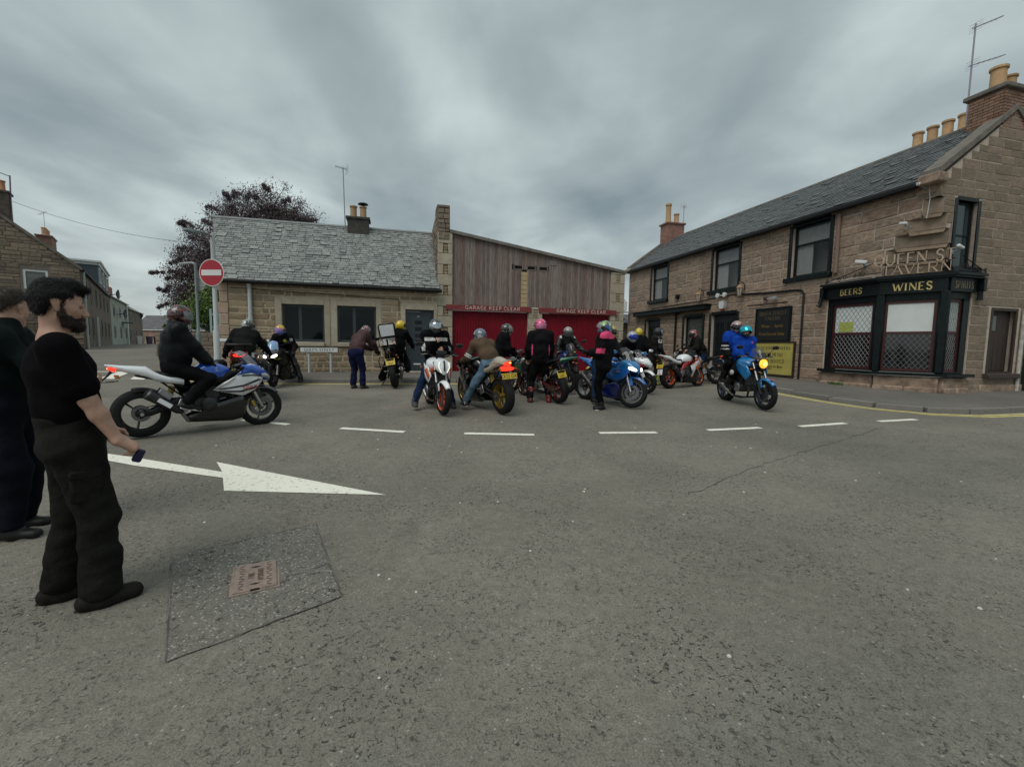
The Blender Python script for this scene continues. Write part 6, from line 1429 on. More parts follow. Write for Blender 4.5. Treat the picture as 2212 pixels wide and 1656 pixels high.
class Bike:
    def __init__(s, loc, rz, label, wb=1.42, lean=0.0, steer=0.0, rr=.318, rf=.300, rake=R(24.5), sc=1.0, cat='motorcycle'):
        s.o = empty('motorcycle', loc, rz, label, cat, rx=lean); s.o.scale = (sc, sc, sc)
        s.wb, s.rr, s.rf = wb, rr, rf; s.xr, s.xf = -wb / 2, wb / 2
        ax = Vector((-math.sin(rake), 0, math.cos(rake))); s.ax = ax; s.head = Vector((s.xf, 0, rf)) + ax * .62
        s.SM = Matrix.Translation(s.head) @ Matrix.Rotation(steer, 4, ax) @ Matrix.Translation(-s.head) if steer else Matrix.Identity(4)
    def put(s, mb, name, m, par=None, st=False, smooth=True, ang=38):
        if st: mb.xf(s.SM)
        return mb.build(name, m, par or s.o, smooth, ang)
    def wheel(s, front, rim, w, spokes=5, disc=2, tyre_h=.1, wide=True, striped=None, double=False):
        c = Vector((s.xf, 0, s.rf)) if front else Vector((s.xr, 0, s.rr)); Ro = s.rf if front else s.rr; Ri = .216; hw = w / 2
        mb = MB(); prof = [(Ri + .012, -hw * .72), (Ri + .012, hw * .72), (Ri - .004, hw * .74), (Ri - .016, hw * .45), (Ri - .020, 0), (Ri - .016, -hw * .45), (Ri - .004, -hw * .74)]
        mb.lathe(prof, c, 'Y', 44, True)
        mb.lathe([(.018, -hw * .55), (.045, -hw * .5), (.05, 0), (.045, hw * .5), (.018, hw * .55)], c, 'Y', 16)
        n = spokes
        for k in range(n):
            a = 2 * math.pi * k / n + .3
            for da in ((-.10, .10) if double else (0,)):
                d0 = Vector((math.cos(a), 0, math.sin(a))); d1 = Vector((math.cos(a + da), 0, math.sin(a + da)))
                mb.tube([c + d0 * .03, c + d1 * .12, c + d1 * (Ri - .012)], [.020 if not double else .013, .013 if not double else .009, .016 if not double else .010], 6)
        o = s.put(mb, 'front_wheel' if front else 'rear_wheel', rim, None, front)
        T = MB(); pr = []; th = Ro - Ri
        for k in range(13):
            t = -1 + 2 * k / 12; pr.append((Ri + .006 + (th - .006) * (1 - abs(t) ** 2.6) ** .62, hw * math.copysign(abs(t) ** .8, t) * (1.0 if abs(t) < .99 else .86)))
        pr += [(Ri - .004, hw * .70), (Ri - .004, -hw * .70)]
        T.lathe(pr, c, 'Y', 52, True); s.put(T, 'tyre', M_tyre, o, front)
        if striped:
            for sy in (-1, 1): s.put(MB().lathe([(Ri + .013, sy * hw * .74), (Ri + .006, sy * hw * .765), (Ri + .002, sy * hw * .765), (Ri + .004, sy * hw * .74)], c, 'Y', 44, True), 'rim_stripe', striped, o, front)
        for k in range(disc):
            y = (-1 if k == 0 else 1) * (hw * .62 + .02 if front else hw * .5); R0, R1 = (.095, .150) if front else (.065, .105)
            D = MB().lathe([(R0, y - .0025), (R1, y - .0025), (R1, y + .0025), (R0, y + .0025)], c, 'Y', 32, True)
            for q in range(6): a = q * math.pi / 3; D.tube([c + Vector((.03 * math.cos(a), y * .9, .03 * math.sin(a))), c + Vector((R0 * math.cos(a), y, R0 * math.sin(a)))], .006, 4)
            s.put(D, 'brake_disc', M_disc, o, front)
        return o
    def fork(s, mu, ml, cal=None, yo=.10):
        ax = s.ax; a0 = Vector((s.xf, 0, s.rf)); off = Vector((-.03, 0, 0))
        for sy in (-1, 1):
            y = Vector((0, sy * yo, 0)); mb = MB(); mb.tube([a0 + y, a0 + y + ax * .30], [.026, .027], 10); f = s.put(mb, 'fork_leg', ml, None, True)
            s.put(MB().tube([a0 + y + ax * .26, a0 + y + ax * .70 + off * .0], .030 if mu is not M_steel else .022, 10), 'fork_tube', mu, f, True)
            if cal: s.put(MB().box(a0 + y * .82 + Vector((-.115, 0, .055)), (.045, .05, .095), .01, Matrix.Rotation(R(-20), 3, 'Y')), 'caliper', cal, f, True)
        s.put(MB().box(a0 + ax * .52, (.07, .25, .035), .01, Matrix.Rotation(R(-24), 3, 'Y')).box(a0 + ax * .69, (.07, .25, .03), .01, Matrix.Rotation(R(-24), 3, 'Y')), 'yoke', M_bk, None, True)
    def mudguard(s, m, span=(R(38), R(150)), w=.075, r_=.028, low=0.0):
        c = Vector((s.xf, 0, s.rf)); V = []; F = []; n = 14; q = 7
        for i in range(n + 1):
            a = span[0] + (span[1] - span[0]) * i / n; tp = 1 - .35 * abs(2 * i / n - 1) ** 2
            for j in range(q):
                u = -1 + 2 * j / (q - 1); rr = s.rf + r_ - .045 * u * u; V.append(c + Vector((math.cos(a) * rr, u * w * tp, math.sin(a) * rr)))
        for i in range(n):
            for j in range(q - 1): F.append((i * q + j, i * q + j + 1, (i + 1) * q + j + 1, (i + 1) * q + j))
        o = s.put(MB().add(V, F), 'front_mudguard', m, None, True); md = o.modifiers.new('t', 'SOLIDIFY'); md.thickness = .006
        for sy in (-1, 1): s.put(MB().box(c + Vector((-.06, sy * .088, s.rf * .62)), (.12, .012, .14), .005, Matrix.Rotation(R(-24), 3, 'Y')), 'mudguard_stay', m, o, True)
    def swingarm(s, m, pv=(-.20, .44)):
        for sy in (-1, 1):
            mb = MB(); mb.loft([(s.xr - .05, sy * .115, s.rr, .016, .028, .028, 4), (s.xr + .10, sy * .115, s.rr + .005, .018, .036, .036, 4), (pv[0] - .16, sy * .115, pv[1] + .0, .024, .055, .055, 4), (pv[0], sy * .105, pv[1], .028, .05, .05, 4)], 12)
            s.put(mb, 'swingarm', m)
        s.put(MB().box((s.xr + .40, 0, pv[1] - .01), (.12, .2, .07), .02), 'swingarm_brace', m)
        ch = MB(); 
        for z in (.0, .075): ch.tube([(s.xr, .135, s.rr + .045 - z * 1.2), (pv[0] + .02, .135, pv[1] + .035 - z)], .008, 5)
        ch.lathe([(.03, -.004), (.095, -.004), (.095, .004), (.03, .004)], (s.xr, .135, s.rr), 'Y', 24, True); s.put(ch, 'chain', mat('chain', (.10, .085, .06), .4, metal=.7))
        s.put(MB().lathe([(.022, -.15), (.022, .15)], (s.xr, 0, s.rr), 'Y', 10), 'axle', M_steel)
        hg = Vector((s.xr, 0, s.rr)); V = []; F = []; n = 8; q = 5
        for i in range(n + 1):
            a = R(25) + R(80) * i / n
            for j in range(q): u = -1 + 2 * j / (q - 1); rr = s.rr + .03 - .05 * u * u; V.append(hg + Vector((math.cos(a) * rr, u * .10, math.sin(a) * rr)))
        for i in range(n):
            for j in range(q - 1): F.append((i * q + j, i * q + j + 1, (i + 1) * q + j + 1, (i + 1) * q + j))
        s.put(MB().add(V, F), 'rear_hugger', M_bk)
    def engine(s, m=None, cover=None, vtwin=False):
        m = m or M_eng; mb = MB(); mb.box((-.02, 0, .42), (.36, .36, .24), .05).box((.06, 0, .55), (.22, .34, .22), .04, Matrix.Rotation(R(-22), 3, 'Y')).box((-.14, 0, .50), (.2, .28, .16), .04); e = s.put(mb, 'engine', m)
        for sy in (-1, 1): s.put(MB().lathe([(.105, 0), (.10, .02), (.07, .035), (.03, .04), (0, .04)] if sy > 0 else [(0, -.04), (.03, -.04), (.07, -.035), (.10, -.02), (.105, 0)], (.02 if sy < 0 else -.06, sy * .175, .40), 'Y', 20), 'engine_cover', cover or M_alum, e)
        for k in range(6): s.put(MB().box((.10 + .0 * k, 0, .46 + k * .033), (.27, .36, .010), .003, Matrix.Rotation(R(-22), 3, 'Y')), 'cooling_fin', m, e)
        s.put(MB().box((.29, 0, .58), (.035, .34, .26), .01, Matrix.Rotation(R(-14), 3, 'Y')), 'radiator', mat('radiator', (.02, .02, .021), .6, bump=.6, bscale=150))
    def pipes(s, m=None, n=4, y=.1, low=.17):
        mb = MB()
        for k in range(n):
            yy = -y + 2 * y * k / max(1, n - 1); mb.tube([(.17, yy, .56), (.29, yy, .50), (.32, yy, .34), (.22, yy * .7, low + .03), (.0, yy * .4 - .05, low), (-.22, -.10, low + .01)], .021, 8)
        return s.put(mb, 'exhaust_header', m or M_steel)
    def silencer(s, a, b, r0, r1, m, tip=None, link_=(-.22, -.10, .18), flat=1.0):
        a, b = Vector(a), Vector(b); mb = MB().tube([link_, Vector(link_).lerp(a, .6), a], .024, 8); d = (b - a).normalized(); S2 = MB().tube([a - d * .02, a + d * .04, a.lerp(b, .5), b - d * .02, b], [r0 * .45, r0, (r0 + r1) / 2, r1, r1 * .7], 12)
        o = s.put(S2, 'silencer', m); s.put(mb, 'link_pipe', M_steel, o); s.put(MB().tube([b - d * .03, b + d * .012], r1 * .55, 10), 'silencer_tip', tip or M_bk, o); return o
    def frame(s, m, y=.135):
        for sy in (-1, 1):
            h = s.head; mb = MB(); mb.loft([(-.24, sy * .11, .46, .02, .05, .06, 4), (-.16, sy * y, .60, .022, .07, .07, 4), (.0, sy * (y + .02), .70, .022, .06, .06, 4), (.22, sy * (y + .01), .76, .022, .05, .05, 4), (h.x - .02, sy * .06, h.z - .05, .025, .06, .06, 4)], 10); s.put(mb, 'frame_spar', m)
        mb = MB()
        for sy in (-1, 1): mb.tube([(-.16, sy * .11, .62), (-.45, sy * .10, .74), (-.75, sy * .06, .82)], .014, 6).tube([(-.22, sy * .11, .48), (-.48, sy * .10, .72)], .012, 6)
        s.put(mb, 'subframe', M_bk)
        for sy in (-1, 1): s.put(MB().box((-.27, sy * .165, .40), (.14, .014, .16), .005, Matrix.Rotation(R(25), 3, 'Y')).tube([(-.30, sy * .17, .42), (-.30, sy * .27, .42)], .013, 8).tube([(-.52, sy * .15, .56), (-.54, sy * .23, .56)], .011, 6).box((-.46, sy * .14, .56), (.16, .012, .10), .004, Matrix.Rotation(R(35), 3, 'Y')), 'footrest', M_alum)
        s.put(MB().tube([(-.42, 0, .50), (-.36, 0, .66)], .04, 10), 'rear_shock', mat('shock_yellow', (.3, .2, .02), .4))
    def bars(s, kind, z=1.02, w=.36, mir=True, mm=None, back=.05):
        h = s.head; mb = MB(); y = w
        if kind == 'clip':
            for sy in (-1, 1): mb.tube([h + Vector((.0, sy * .10, .02)), h + Vector((-.02, sy * .20, .015)), h + Vector((-.10, sy * .34, -.01))], .013, 8)
            ends = [h + Vector((-.10, sy * .34, -.01)) for sy in (-1, 1)]; mid = [h + Vector((-.055, sy * .26, .005)) for sy in (-1, 1)]
        else:
            c = Vector((h.x - .02, 0, z)); mb.tube([c + Vector((-back - .04, -w, -.015)), c + Vector((-back * .4, -w * .58, .0)), c + Vector((.02, -w * .3, -.05)), c + Vector((.02, w * .3, -.05)), c + Vector((-back * .4, w * .58, 0)), c + Vector((-back - .04, w, -.015))], .013, 8).tube([h + Vector((0, -.06, 0)), c + Vector((.02, -.06, -.05))], .02, 6).tube([h + Vector((0, .06, 0)), c + Vector((.02, .06, -.05))], .02, 6)
            ends = [c + Vector((-back - .04, -w, -.015)), c + Vector((-back - .04, w, -.015))]; mid = [c + Vector((-back * .5, -w * .62, 0)), c + Vector((-back * .5, w * .62, 0))]
        o = s.put(mb, 'handlebar', M_bk, None, True); s.grip = [s.SM @ e for e in ends]
        for e, m_ in zip(ends, mid):
            s.put(MB().tube([e, e.lerp(m_, .9)], .019, 8), 'grip', M_bk, o, True); d = (e - m_)
            s.put(MB().tube([m_ + Vector((.04, 0, .0)), e + Vector((.07, 0, -.01)) - d * .1], .006, 5), 'lever', M_alum, o, True)
            s.put(MB().box(m_ + Vector((.03, 0, .035)), (.05, .05, .04), .008), 'reservoir', M_bk, o, True)
        s.put(MB().box(h + Vector((.06, 0, .07)) if kind == 'clip' else (h.x + .07, 0, z + .02), (.05, .20, .10), .015, Matrix.Rotation(R(-40), 3, 'Y')), 'dash', M_bk, o, True)
        if mir:
            for sy, m_ in zip((-1, 1), mid):
                mb = MB()
                if mir == 'fairing': tip = Vector((h.x + .10, sy * .38, 1.08)); mb.tube([(h.x + .17, sy * .16, 1.00), tip], .009, 6)
                else: tip = m_ + Vector((.02, sy * .13, .16)); mb.tube([m_, m_ + Vector((.03, sy * .05, .10)), tip], .007, 6)
                k = s.put(mb, 'mirror', M_bk, None, mir != 'fairing'); s.put(MB().loft([(tip.x - .018, tip.y + sy * .03, tip.z + .01, .075, .04, .04, 3), (tip.x + .02, tip.y + sy * .03, tip.z + .01, .055, .028, .028, 2.5)], 14), 'mirror_shell', mm or M_bk, k, mir != 'fairing')
                s.put(MB().box((tip.x - .020, tip.y + sy * .03, tip.z + .01), (.003, .135, .065)), 'mirror_glass', mat('mirror_glass', (.7, .72, .72), .03, metal=1.0), k, mir != 'fairing')
    def panel(s, name, poly, yf, m, cuts=2, th=.012, sides=(-1, 1), par=None):
        out_ = []
        for sy in sides:
            bm = bmesh.new(); f = bm.faces.new([bm.verts.new((x, 0, z)) for x, z in poly]); bmesh.ops.triangulate(bm, faces=[f])
            for _ in range(cuts): bmesh.ops.subdivide_edges(bm, edges=[e for e in bm.edges if e.calc_length() > .09], cuts=1, use_grid_fill=True)
            bmesh.ops.triangulate(bm, faces=bm.faces)
            for v in bm.verts: v.co.y = sy * yf(v.co.x, v.co.z)
            bmesh.ops.recalc_face_normals(bm, faces=bm.faces)
            me = bpy.data.meshes.new(name); bm.to_mesh(me); bm.free(); me.polygons.foreach_set('use_smooth', [True] * len(me.polygons))
            if sum(p.normal.y * p.area for p in me.polygons) * sy < 0: me.flip_normals()
            o = link(name, me, m, par or s.o); md = o.modifiers.new('t', 'SOLIDIFY'); md.thickness = th; md.offset = -1; out_.append(o)
        return out_
    def plate(s, c, txt, w=.225, h=.165, tilt=R(20), m=None):
        pl = MB().box((0, 0, 0), (w, .006, h), .003).build('number_plate', m or M_plate, s.o); pl.location = c; pl.rotation_euler = (-tilt, 0, R(-90))
        lines = txt.split('/'); lh = h / len(lines)
        for i, t_ in enumerate(lines):
            q = link('plate_lettering', font_text(t_, lh * .92, .002), M_blackm, pl); q.location = (0, -.0045, h / 2 - lh * (i + .82)); q.scale = (.82, 1, 1)
        s.put(MB().tube([(c[0] + .02, 0, c[2] + h * .3), (c[0] + .13, 0, c[2] + .22)], .016, 6).box((c[0] + .012, 0, c[2]), (.008, w * .8, h * .9)), 'plate_hanger', M_bk); return pl
    def blink(s, x, z, y, front=False):
        for sy in (-1, 1): i = s.put(MB().tube([(x, sy * (y - .07), z), (x, sy * y, z)], .008, 6), 'indicator_stalk', M_bk); s.put(MB().loft([(x - .02, sy * (y + .025), z, .028, .017, .017, 2.4), (x + .03, sy * (y + .025), z, .014, .01, .01, 2.2)], 10), 'indicator', M_ind, i)
    def loft_part(s, name, secs, m, n=18, par=None): return s.put(MB().loft(secs, n), name, m, par, False, True, 60)
    def screen(s, base, tip, wb_, wt, m, bow=.06):
        V = []; F = []; n, q = 8, 8; base, tip = Vector(base), Vector(tip)
        for i in range(n + 1):
            t = i / n; c = base.lerp(tip, t) + Vector((0, 0, .05 * math.sin(math.pi * t))); w = wb_ + (wt - wb_) * t ** 1.3
            for j in range(q + 1): u = -1 + 2 * j / q; V.append(c + Vector((-bow * 2.4 * u * u * (1 - .3 * t), u * w, -.03 * u * u)))
        for i in range(n):
            for j in range(q): a = i * (q + 1) + j; F.append((a, a + 1, a + q + 2, a + q + 1))
        return s.put(MB().add(V, F), 'windscreen', m, None, False, True, 80)
    def tank(s, m, w=1.0, h=1.0, z=0.0, x=0.0): return s.loft_part('fuel_tank', [(-.17 + x, 0, .80 + z, .10 * w, .04 * h, .06, 2.5), (-.13 + x, 0, .82 + z, .13 * w, .09 * h, .08, 2.6), (-.03 + x, 0, .84 + z, .175 * w, .135 * h, .12, 2.7), (.08 + x, 0, .845 + z, .195 * w, .145 * h, .14, 2.7), (.20 + x, 0, .845 + z, .18 * w, .11 * h, .13, 2.6), (.29 + x, 0, .84 + z, .12 * w, .07 * h, .10, 2.4), (.33 + x, 0, .83 + z, .06, .03, .06, 2)], m, 22)
    def seat(s, secs=None, m=None): return s.loft_part('seat', secs or [(-.58, 0, .845, .07, .03, .03, 2.5), (-.52, 0, .835, .115, .04, .03, 2.8), (-.38, 0, .80, .14, .045, .04, 3), (-.22, 0, .79, .125, .045, .04, 2.8), (-.11, 0, .80, .09, .05, .04, 2.4)], m or M_seat)
    def tailsec(s, m, zt=.96, xt=-1.04, hump=True): 
        return s.loft_part('tail', [(-.25, 0, .74, .15, .06, .07, 2.6), (-.42, 0, .765, .145, .06, .07, 2.6), (-.56, 0, .82, .13, .055, .08, 2.6), (-.64, 0, .865, .115, .075 if hump else .04, .075, 2.6), (xt + .2, 0, zt - .055, .085, .045, .045, 2.4), (xt, 0, zt, .03, .012, .012, 2)], m)
    def taillight(s, c, w=.10, h=.035, lit=True, slant=.06):
        o = s.put(MB().loft([(c[0] + slant, 0, c[2] - h * .6, w, h, h, 2.6), (c[0], 0, c[2], w * .55, h * .7, h * .7, 2.2), (c[0] - .015, 0, c[2], w * .3, h * .3, h * .3, 2)], 14), 'tail_light', M_taill if lit else M_tail)
        if lit: s.put(MB().loft([(c[0] - .010, 0, c[2], w * .34, h * .34, h * .34, 2.2), (c[0] - .020, 0, c[2], w * .24, h * .24, h * .24, 2)], 12), 'lamp_core', M_core, o)
        return o
def yfair(x, z, b=.235):
    t = max(0, (x - .22) / .6); y = b - .15 * t * t - max(0, .52 - z) * .30 - max(0, z - .80) * .35 - max(0, -.1 - x) * .18
    return max(.03, y)
def sport(loc, rz, label, tank, cowl, mid, low, tail, wheel, plate_=None, lit=True, lean=0, steer=0, litr=True, fork=(M_bk, M_steel), cal=None, screen=None, mir='fairing', sil=None, hl='twin', wb=1.42, sc=1.0, stripes=None, wspokes=5, seatm=None, wstripe=None, tailz=.96, mirm=None, nose=None, guard=None, disc=True, spar=None):
    b = Bike(loc, rz, label, wb, lean, steer, sc=sc); b.wheel(True, wheel, .12, wspokes, 2, striped=wstripe); b.wheel(False, wheel, .19, wspokes, 1, striped=wstripe); b.fork(*fork, cal=cal); b.mudguard(guard or low); b.swingarm(M_bk); b.engine(None, M_eng); b.pipes(M_eng); b.frame(spar or M_bk); b.tank(tank); b.seat(m=seatm); b.tailsec(tail, tailz)
    b.bars('clip', mir=mir, mm=mirm or low)
    up = [(.06, .60), (.245, .70), (.36, .80), (.48, .90), (.66, .94), (.74, .80), (.705, .69), (.61, .575), (.43, .495)]
    b.panel('fairing', up, yfair, mid); b.panel('belly_fairing', [(.10, .40), (.30, .46), (.425, .490), (.50, .40), (.47, .16), (.30, .13), (-.20, .16), (-.27, .22), (-.10, .29)], yfair, low)
    n_ = [(.44, 0, .88, .19, .07, .10, 2.4), (.58, 0, .87, .185, .09, .13, 2.3), (.70, 0, .83, .155, .09, .13, 2.2), (.79, 0, .78, .10, .07, .09, 2), (.835, 0, .74, .045, .035, .045, 2)]
    b.loft_part('nose_cowl', n_, cowl)
    b.screen((.70, 0, .915), screen and screen[1] or (.42, 0, 1.14), .15, .085, screen and screen[0] or M_screen)
    for sy in (-1, 1):
        if hl == 'twin': b.put(MB().loft([(.70, sy * .098, .79, .062, .042, .036, 2.2), (.782, sy * .088, .768, .058, .038, .034, 2.2), (.822, sy * .074, .752, .036, .022, .022, 2), (.835, sy * .066, .745, .012, .008, .008, 2)], 14), 'headlight', M_lit if lit else M_lens)
    if hl == 'stack': b.put(MB().loft([(.75, 0, .79, .07, .05, .05, 2.2), (.825, 0, .765, .05, .035, .035, 2), (.845, 0, .755, .02, .015, .015, 2)], 14), 'headlight', M_lit if lit else M_lens)
    b.silencer((-.30, -.165, .32), (-.66, -.20, .60), .05, .075, sil or M_eng)
    b.taillight((-1.0 + .0, 0, tailz - .045), .075, .03, litr); b.blink(-.93, tailz - .15, .13)
    if plate_: b.plate((-1.02, 0, .66), plate_)
    return b
def naked(loc, rz, label, tank, shroud, tail, wheel, guard, plate_=None, lit=True, lean=0, steer=0, litr=False, fork=(M_goldf, M_bk), cal=None, head='round', headm=None, framem=None, wb=1.44, sc=1.0, barz=1.05, sil=None, seatsecs=None, wspokes=5, fly=None, tailtip=(-.86, .92), mirm=None, vtwin=False, wr_=.18):
    b = Bike(loc, rz, label, wb, lean, steer, sc=sc); b.wheel(True, wheel, .12, wspokes, 2); b.wheel(False, wheel, wr_, wspokes, 1); b.fork(*fork, cal=cal); b.mudguard(guard); b.swingarm(framem or M_bk); b.engine(); b.pipes(M_eng, 2 if vtwin else 4); b.frame(framem or M_bk); b.tank(tank, 1.0, 1.05, .03); b.seat(seatsecs)
    b.loft_part('tail', [(-.25, 0, .76, .13, .04, .06, 2.6), (-.50, 0, .80, .115, .035, .06, 2.6), (-.68, 0, .86, .09, .03, .045, 2.4), (tailtip[0], 0, tailtip[1], .035, .012, .018, 2)], tail)
    b.bars('bar', barz, .38, True, mirm)
    b.panel('tank_shroud', [(.02, .86), (.20, .93), (.42, .86), (.50, .70), (.40, .56), (.30, .66), (.10, .74)], lambda x, z: .20 + .05 * max(0, math.sin((x + .05) * 5)) - max(0, x - .3) * .25, shroud)
    h = b.head; fx = h.x + .13
    if head == 'round':
        o = b.put(MB().lathe([(.03, -.13), (.075, -.09), (.098, -.02), (.10, .0)], (fx + .02, 0, .90), 'X', 24), 'headlight', headm or M_steel, None, True); b.put(MB().lathe([(.092, 0), (.08, .018), (.04, .03), (0, .033)], (fx + .02, 0, .90), 'X', 24), 'headlight_lens', M_amber if lit == 'amber' else (M_lit if lit else M_lens), o, True)
        if lit == 'amber': b.put(MB().lathe([(.045, 0), (.03, .010), (0, .012)], (fx + .046, .012, .895), 'X', 18), 'lamp_core', M_core, o, True)
    elif head == 'mask':   # angular white mask with a dark centre line
        o = b.put(MB().loft([(fx - .06, 0, .90, .145, .12, .10, 2.4), (fx + .05, 0, .88, .135, .11, .14, 2.2), (fx + .11, 0, .84, .08, .06, .12, 1.8), (fx + .125, 0, .80, .025, .02, .05, 1.8)], 18), 'headlight', headm or P_WHITE, None, True)
        for sy in (-1, 1): b.put(MB().tube([(fx + .09, sy * .085, .95), (fx + .105, sy * .105, .86), (fx + .118, sy * .055, .76)], .009, 6), 'daylight_strip', M_litw, o, True)
        b.put(MB().box((fx + .10, 0, .88), (.07, .026, .20), .01, Matrix.Rotation(R(-14), 3, 'Y')), 'mask_spine', M_bk, o, True)
    else:                  # low twin-lens streetfighter face
        o = b.put(MB().loft([(fx - .06, 0, .90, .12, .10, .10, 2.4), (fx + .05, 0, .89, .11, .09, .11, 2.2), (fx + .11, 0, .85, .06, .05, .08, 1.9)], 16), 'headlight', headm or M_bk, None, True)
        for sy in (-1, 1): b.put(MB().loft([(fx + .075, sy * .05, .835, .026, .020, .020, 2.2), (fx + .115, sy * .042, .828, .018, .014, .014, 2)], 12), 'headlight_lens', M_lit if lit else M_lens, o, True)
    if fly: b.screen((fx + .05, 0, 1.0), (fx - .10, 0, 1.22), .14, .10, fly)
    b.silencer((-.28, -.15, .24), (-.62, -.19, .46), .045, .06, sil or M_steel)
    b.taillight((tailtip[0] + .01, 0, tailtip[1] - .02), .05, .022, litr); b.blink(tailtip[0] + .10, tailtip[1] - .12, .13); b.blink(h.x + .10, .80, .17)
    if plate_: b.plate((tailtip[0] - .10, 0, .66), plate_)
    return b
# ================================================================== the bikes and their riders
def hv(a): return Vector((math.cos(a), math.sin(a), 0))
C_BLK = fabric('black', (.012, .012, .014)); C_BLK2 = fabric('soft_black', (.018, .017, .021)); C_LEA = mat('black_leather', (.007, .007, .007), .45, var=.3, scale=9, bump=.4, bscale=16, bdist=.02, spec=.3)
C_CHAR = fabric('charcoal', (.026, .027, .028)); C_JEAN = fabric('dark_denim', (.010, .022, .055)); C_NAVY = fabric('navy', (.010, .013, .042)); C_WASH = fabric('washed_denim', (.045, .085, .135), var=.6, col2=(.14, .22, .29)); C_BROWN = fabric('brown_wool', (.085, .058, .038)); C_MAROON = fabric('maroon_quilt', (.075, .042, .045), .5)
C_BLUE = fabric('royal_blue_fleece', (.008, .050, .32), .9); C_PINK = fabric('pink', (.62, .07, .17)); C_WHT = fabric('white_panel', (.50, .50, .48)); C_GREYG = fabric('grey_glove', (.16, .16, .16)); C_OLIVE = fabric('dark_grey_olive', (.030, .029, .024))
G_BLK = mat('black_glove', (.007, .007, .007), .6, spec=.2); G_GREY = mat('grey_mitt', (.10, .10, .10), .7)
B_BLK = (M_bootb, True); S_BLK = (M_bootb, False); S_WS = (M_bootb, False, mat('white_sole', (.6, .6, .58), .6)); B_BRN = (mat('brown_boot', (.045, .035, .022), .75, var=.3, scale=10), True); B_RED = (multi('red_black_boot', [(.25, .012, .015), (.012, .012, .012), (.28, .02, .02)], 9, 'noise', .4, .2, 3.1), True); B_WHT = (multi('white_lime_boot', [(.5, .5, .48), (.02, .02, .02), (.35, .45, .05), (.5, .5, .48)], 9, 'noise', .4, .2, 1.2), True)
H_BLK = mat('helmet_black', (.012, .012, .013), .18, coat=.8); H_YEL = mat('helmet_yellow', (.62, .44, .012), .25, coat=.7)

# ---- 1 white and blue sports bike, side on, rider upright
g1 = sport(gp(-4.655, 6.695), R(43.9), 'blue white and black sports bike side on with a black jacketed rider', P_BLUE, P_BLUE, P_WHITE, M_bkg, P_WHITE, M_bkg, lit=False, cal=M_goldf, fork=(M_bk, M_steel), sc=1.06, wspokes=3, wstripe=P_WHITE, mir='fairing', spar=M_bk, guard=M_bkg, screen=(mat('clear_screen', (.45, .48, .50), .05, alpha=.30, coat=.6), (.45, 0, 1.15)))
yo = lambda x, z: yfair(x, z) + .004
for poly in ([(.07, .605), (.44, .655), (.66, .735), (.70, .715), (.46, .63), (.20, .60)], [(.13, .585), (.40, .575), (.62, .625), (.655, .60), (.42, .548), (.25, .555)], [(.43, .80), (.60, .80), (.72, .775), (.71, .755), (.58, .778), (.43, .775)]): g1.panel('black_stripe', poly, yo, M_bkg, 2, .004)
g1.panel('blue_panel', [(.36, .80), (.48, .90), (.66, .94), (.735, .82), (.62, .83)], yo, P_BLUE, 2, .004)
g1.panel('side_infill', [(-.06, .70), (.06, .60), (.36, .80), (.30, .86)], lambda x, z: .16, M_bk, 1)
g1.panel('screen_edge', [(.50, .935), (.68, .90), (.80, .79), (.835, .74), (.80, .815), (.70, .915), (.56, .955)], lambda x, z: max(.02, .155 - max(0, x - .5) * .40), P_WHITE, 1, .006)
for sy in (-1, 1):
    q = link('model_lettering', font_text('GSX-R', .075, .002), mat('red_decal', (.45, .015, .02), .4), g1.o); q.location = (.535, sy * (yfair(.535, .60) + .014), .590); q.rotation_euler = (0, 0, R(14) if sy < 0 else R(180 - 14))
    q = link('tank_emblem', font_text('S', .075, .002), mat('pale_decal', (.5, .55, .6), .4), g1.o); q.location = (.12, sy * .196, .86); q.rotation_euler = (0, 0, 0 if sy < 0 else R(180))
g1.put(MB().box((-.48, -.262, .46), (.17, .004, .055), 0, Matrix.Rotation(R(38), 3, 'Y')), 'silencer_label', P_WHITE)
g1.put(MB().tube([(-.98, 0, .88), (-1.02, 0, .82), (-1.12, 0, .72)], [.02, .012, .008], 6), 'tail_tidy', M_bk)
r = person(gp(-4.655, 6.695), R(43.9), 'rider in black waterproofs with black and red helmet on the blue and white sports bike', (-.36, 0, .99), .10, (.04, .13, 1.06), (.05, -.14, 1.06), (.02, .42, .09), (-.24, -.27, .47), jacket=mat('black_waterproof', (.006, .0075, .009), .45, var=.3, scale=5, bump=.35, bscale=7, bdist=.04, spec=.12), trousers=C_BLK, boots=S_WS, gloves=G_BLK, helm=multi('helmet_black_red', [(.008, .008, .009), (.008, .008, .009), (.008, .008, .009), (.008, .008, .009), (.30, .02, .012), (.008, .008, .009), (.008, .008, .009), (.20, .20, .20), (.008, .008, .009)], 9, 'noise', .25, .5, .7), visor='clear', bulk=.035, res=.0105, hd=(-.12, .10), belly=.035, S_=1.03, legb=.02, kl=(1, .6, .2), kr=(1, -.15, .3), wr=.011, wf=15, curl=(1.0, 1.0), toes=(.1, -.05), fitch=(0, .25))

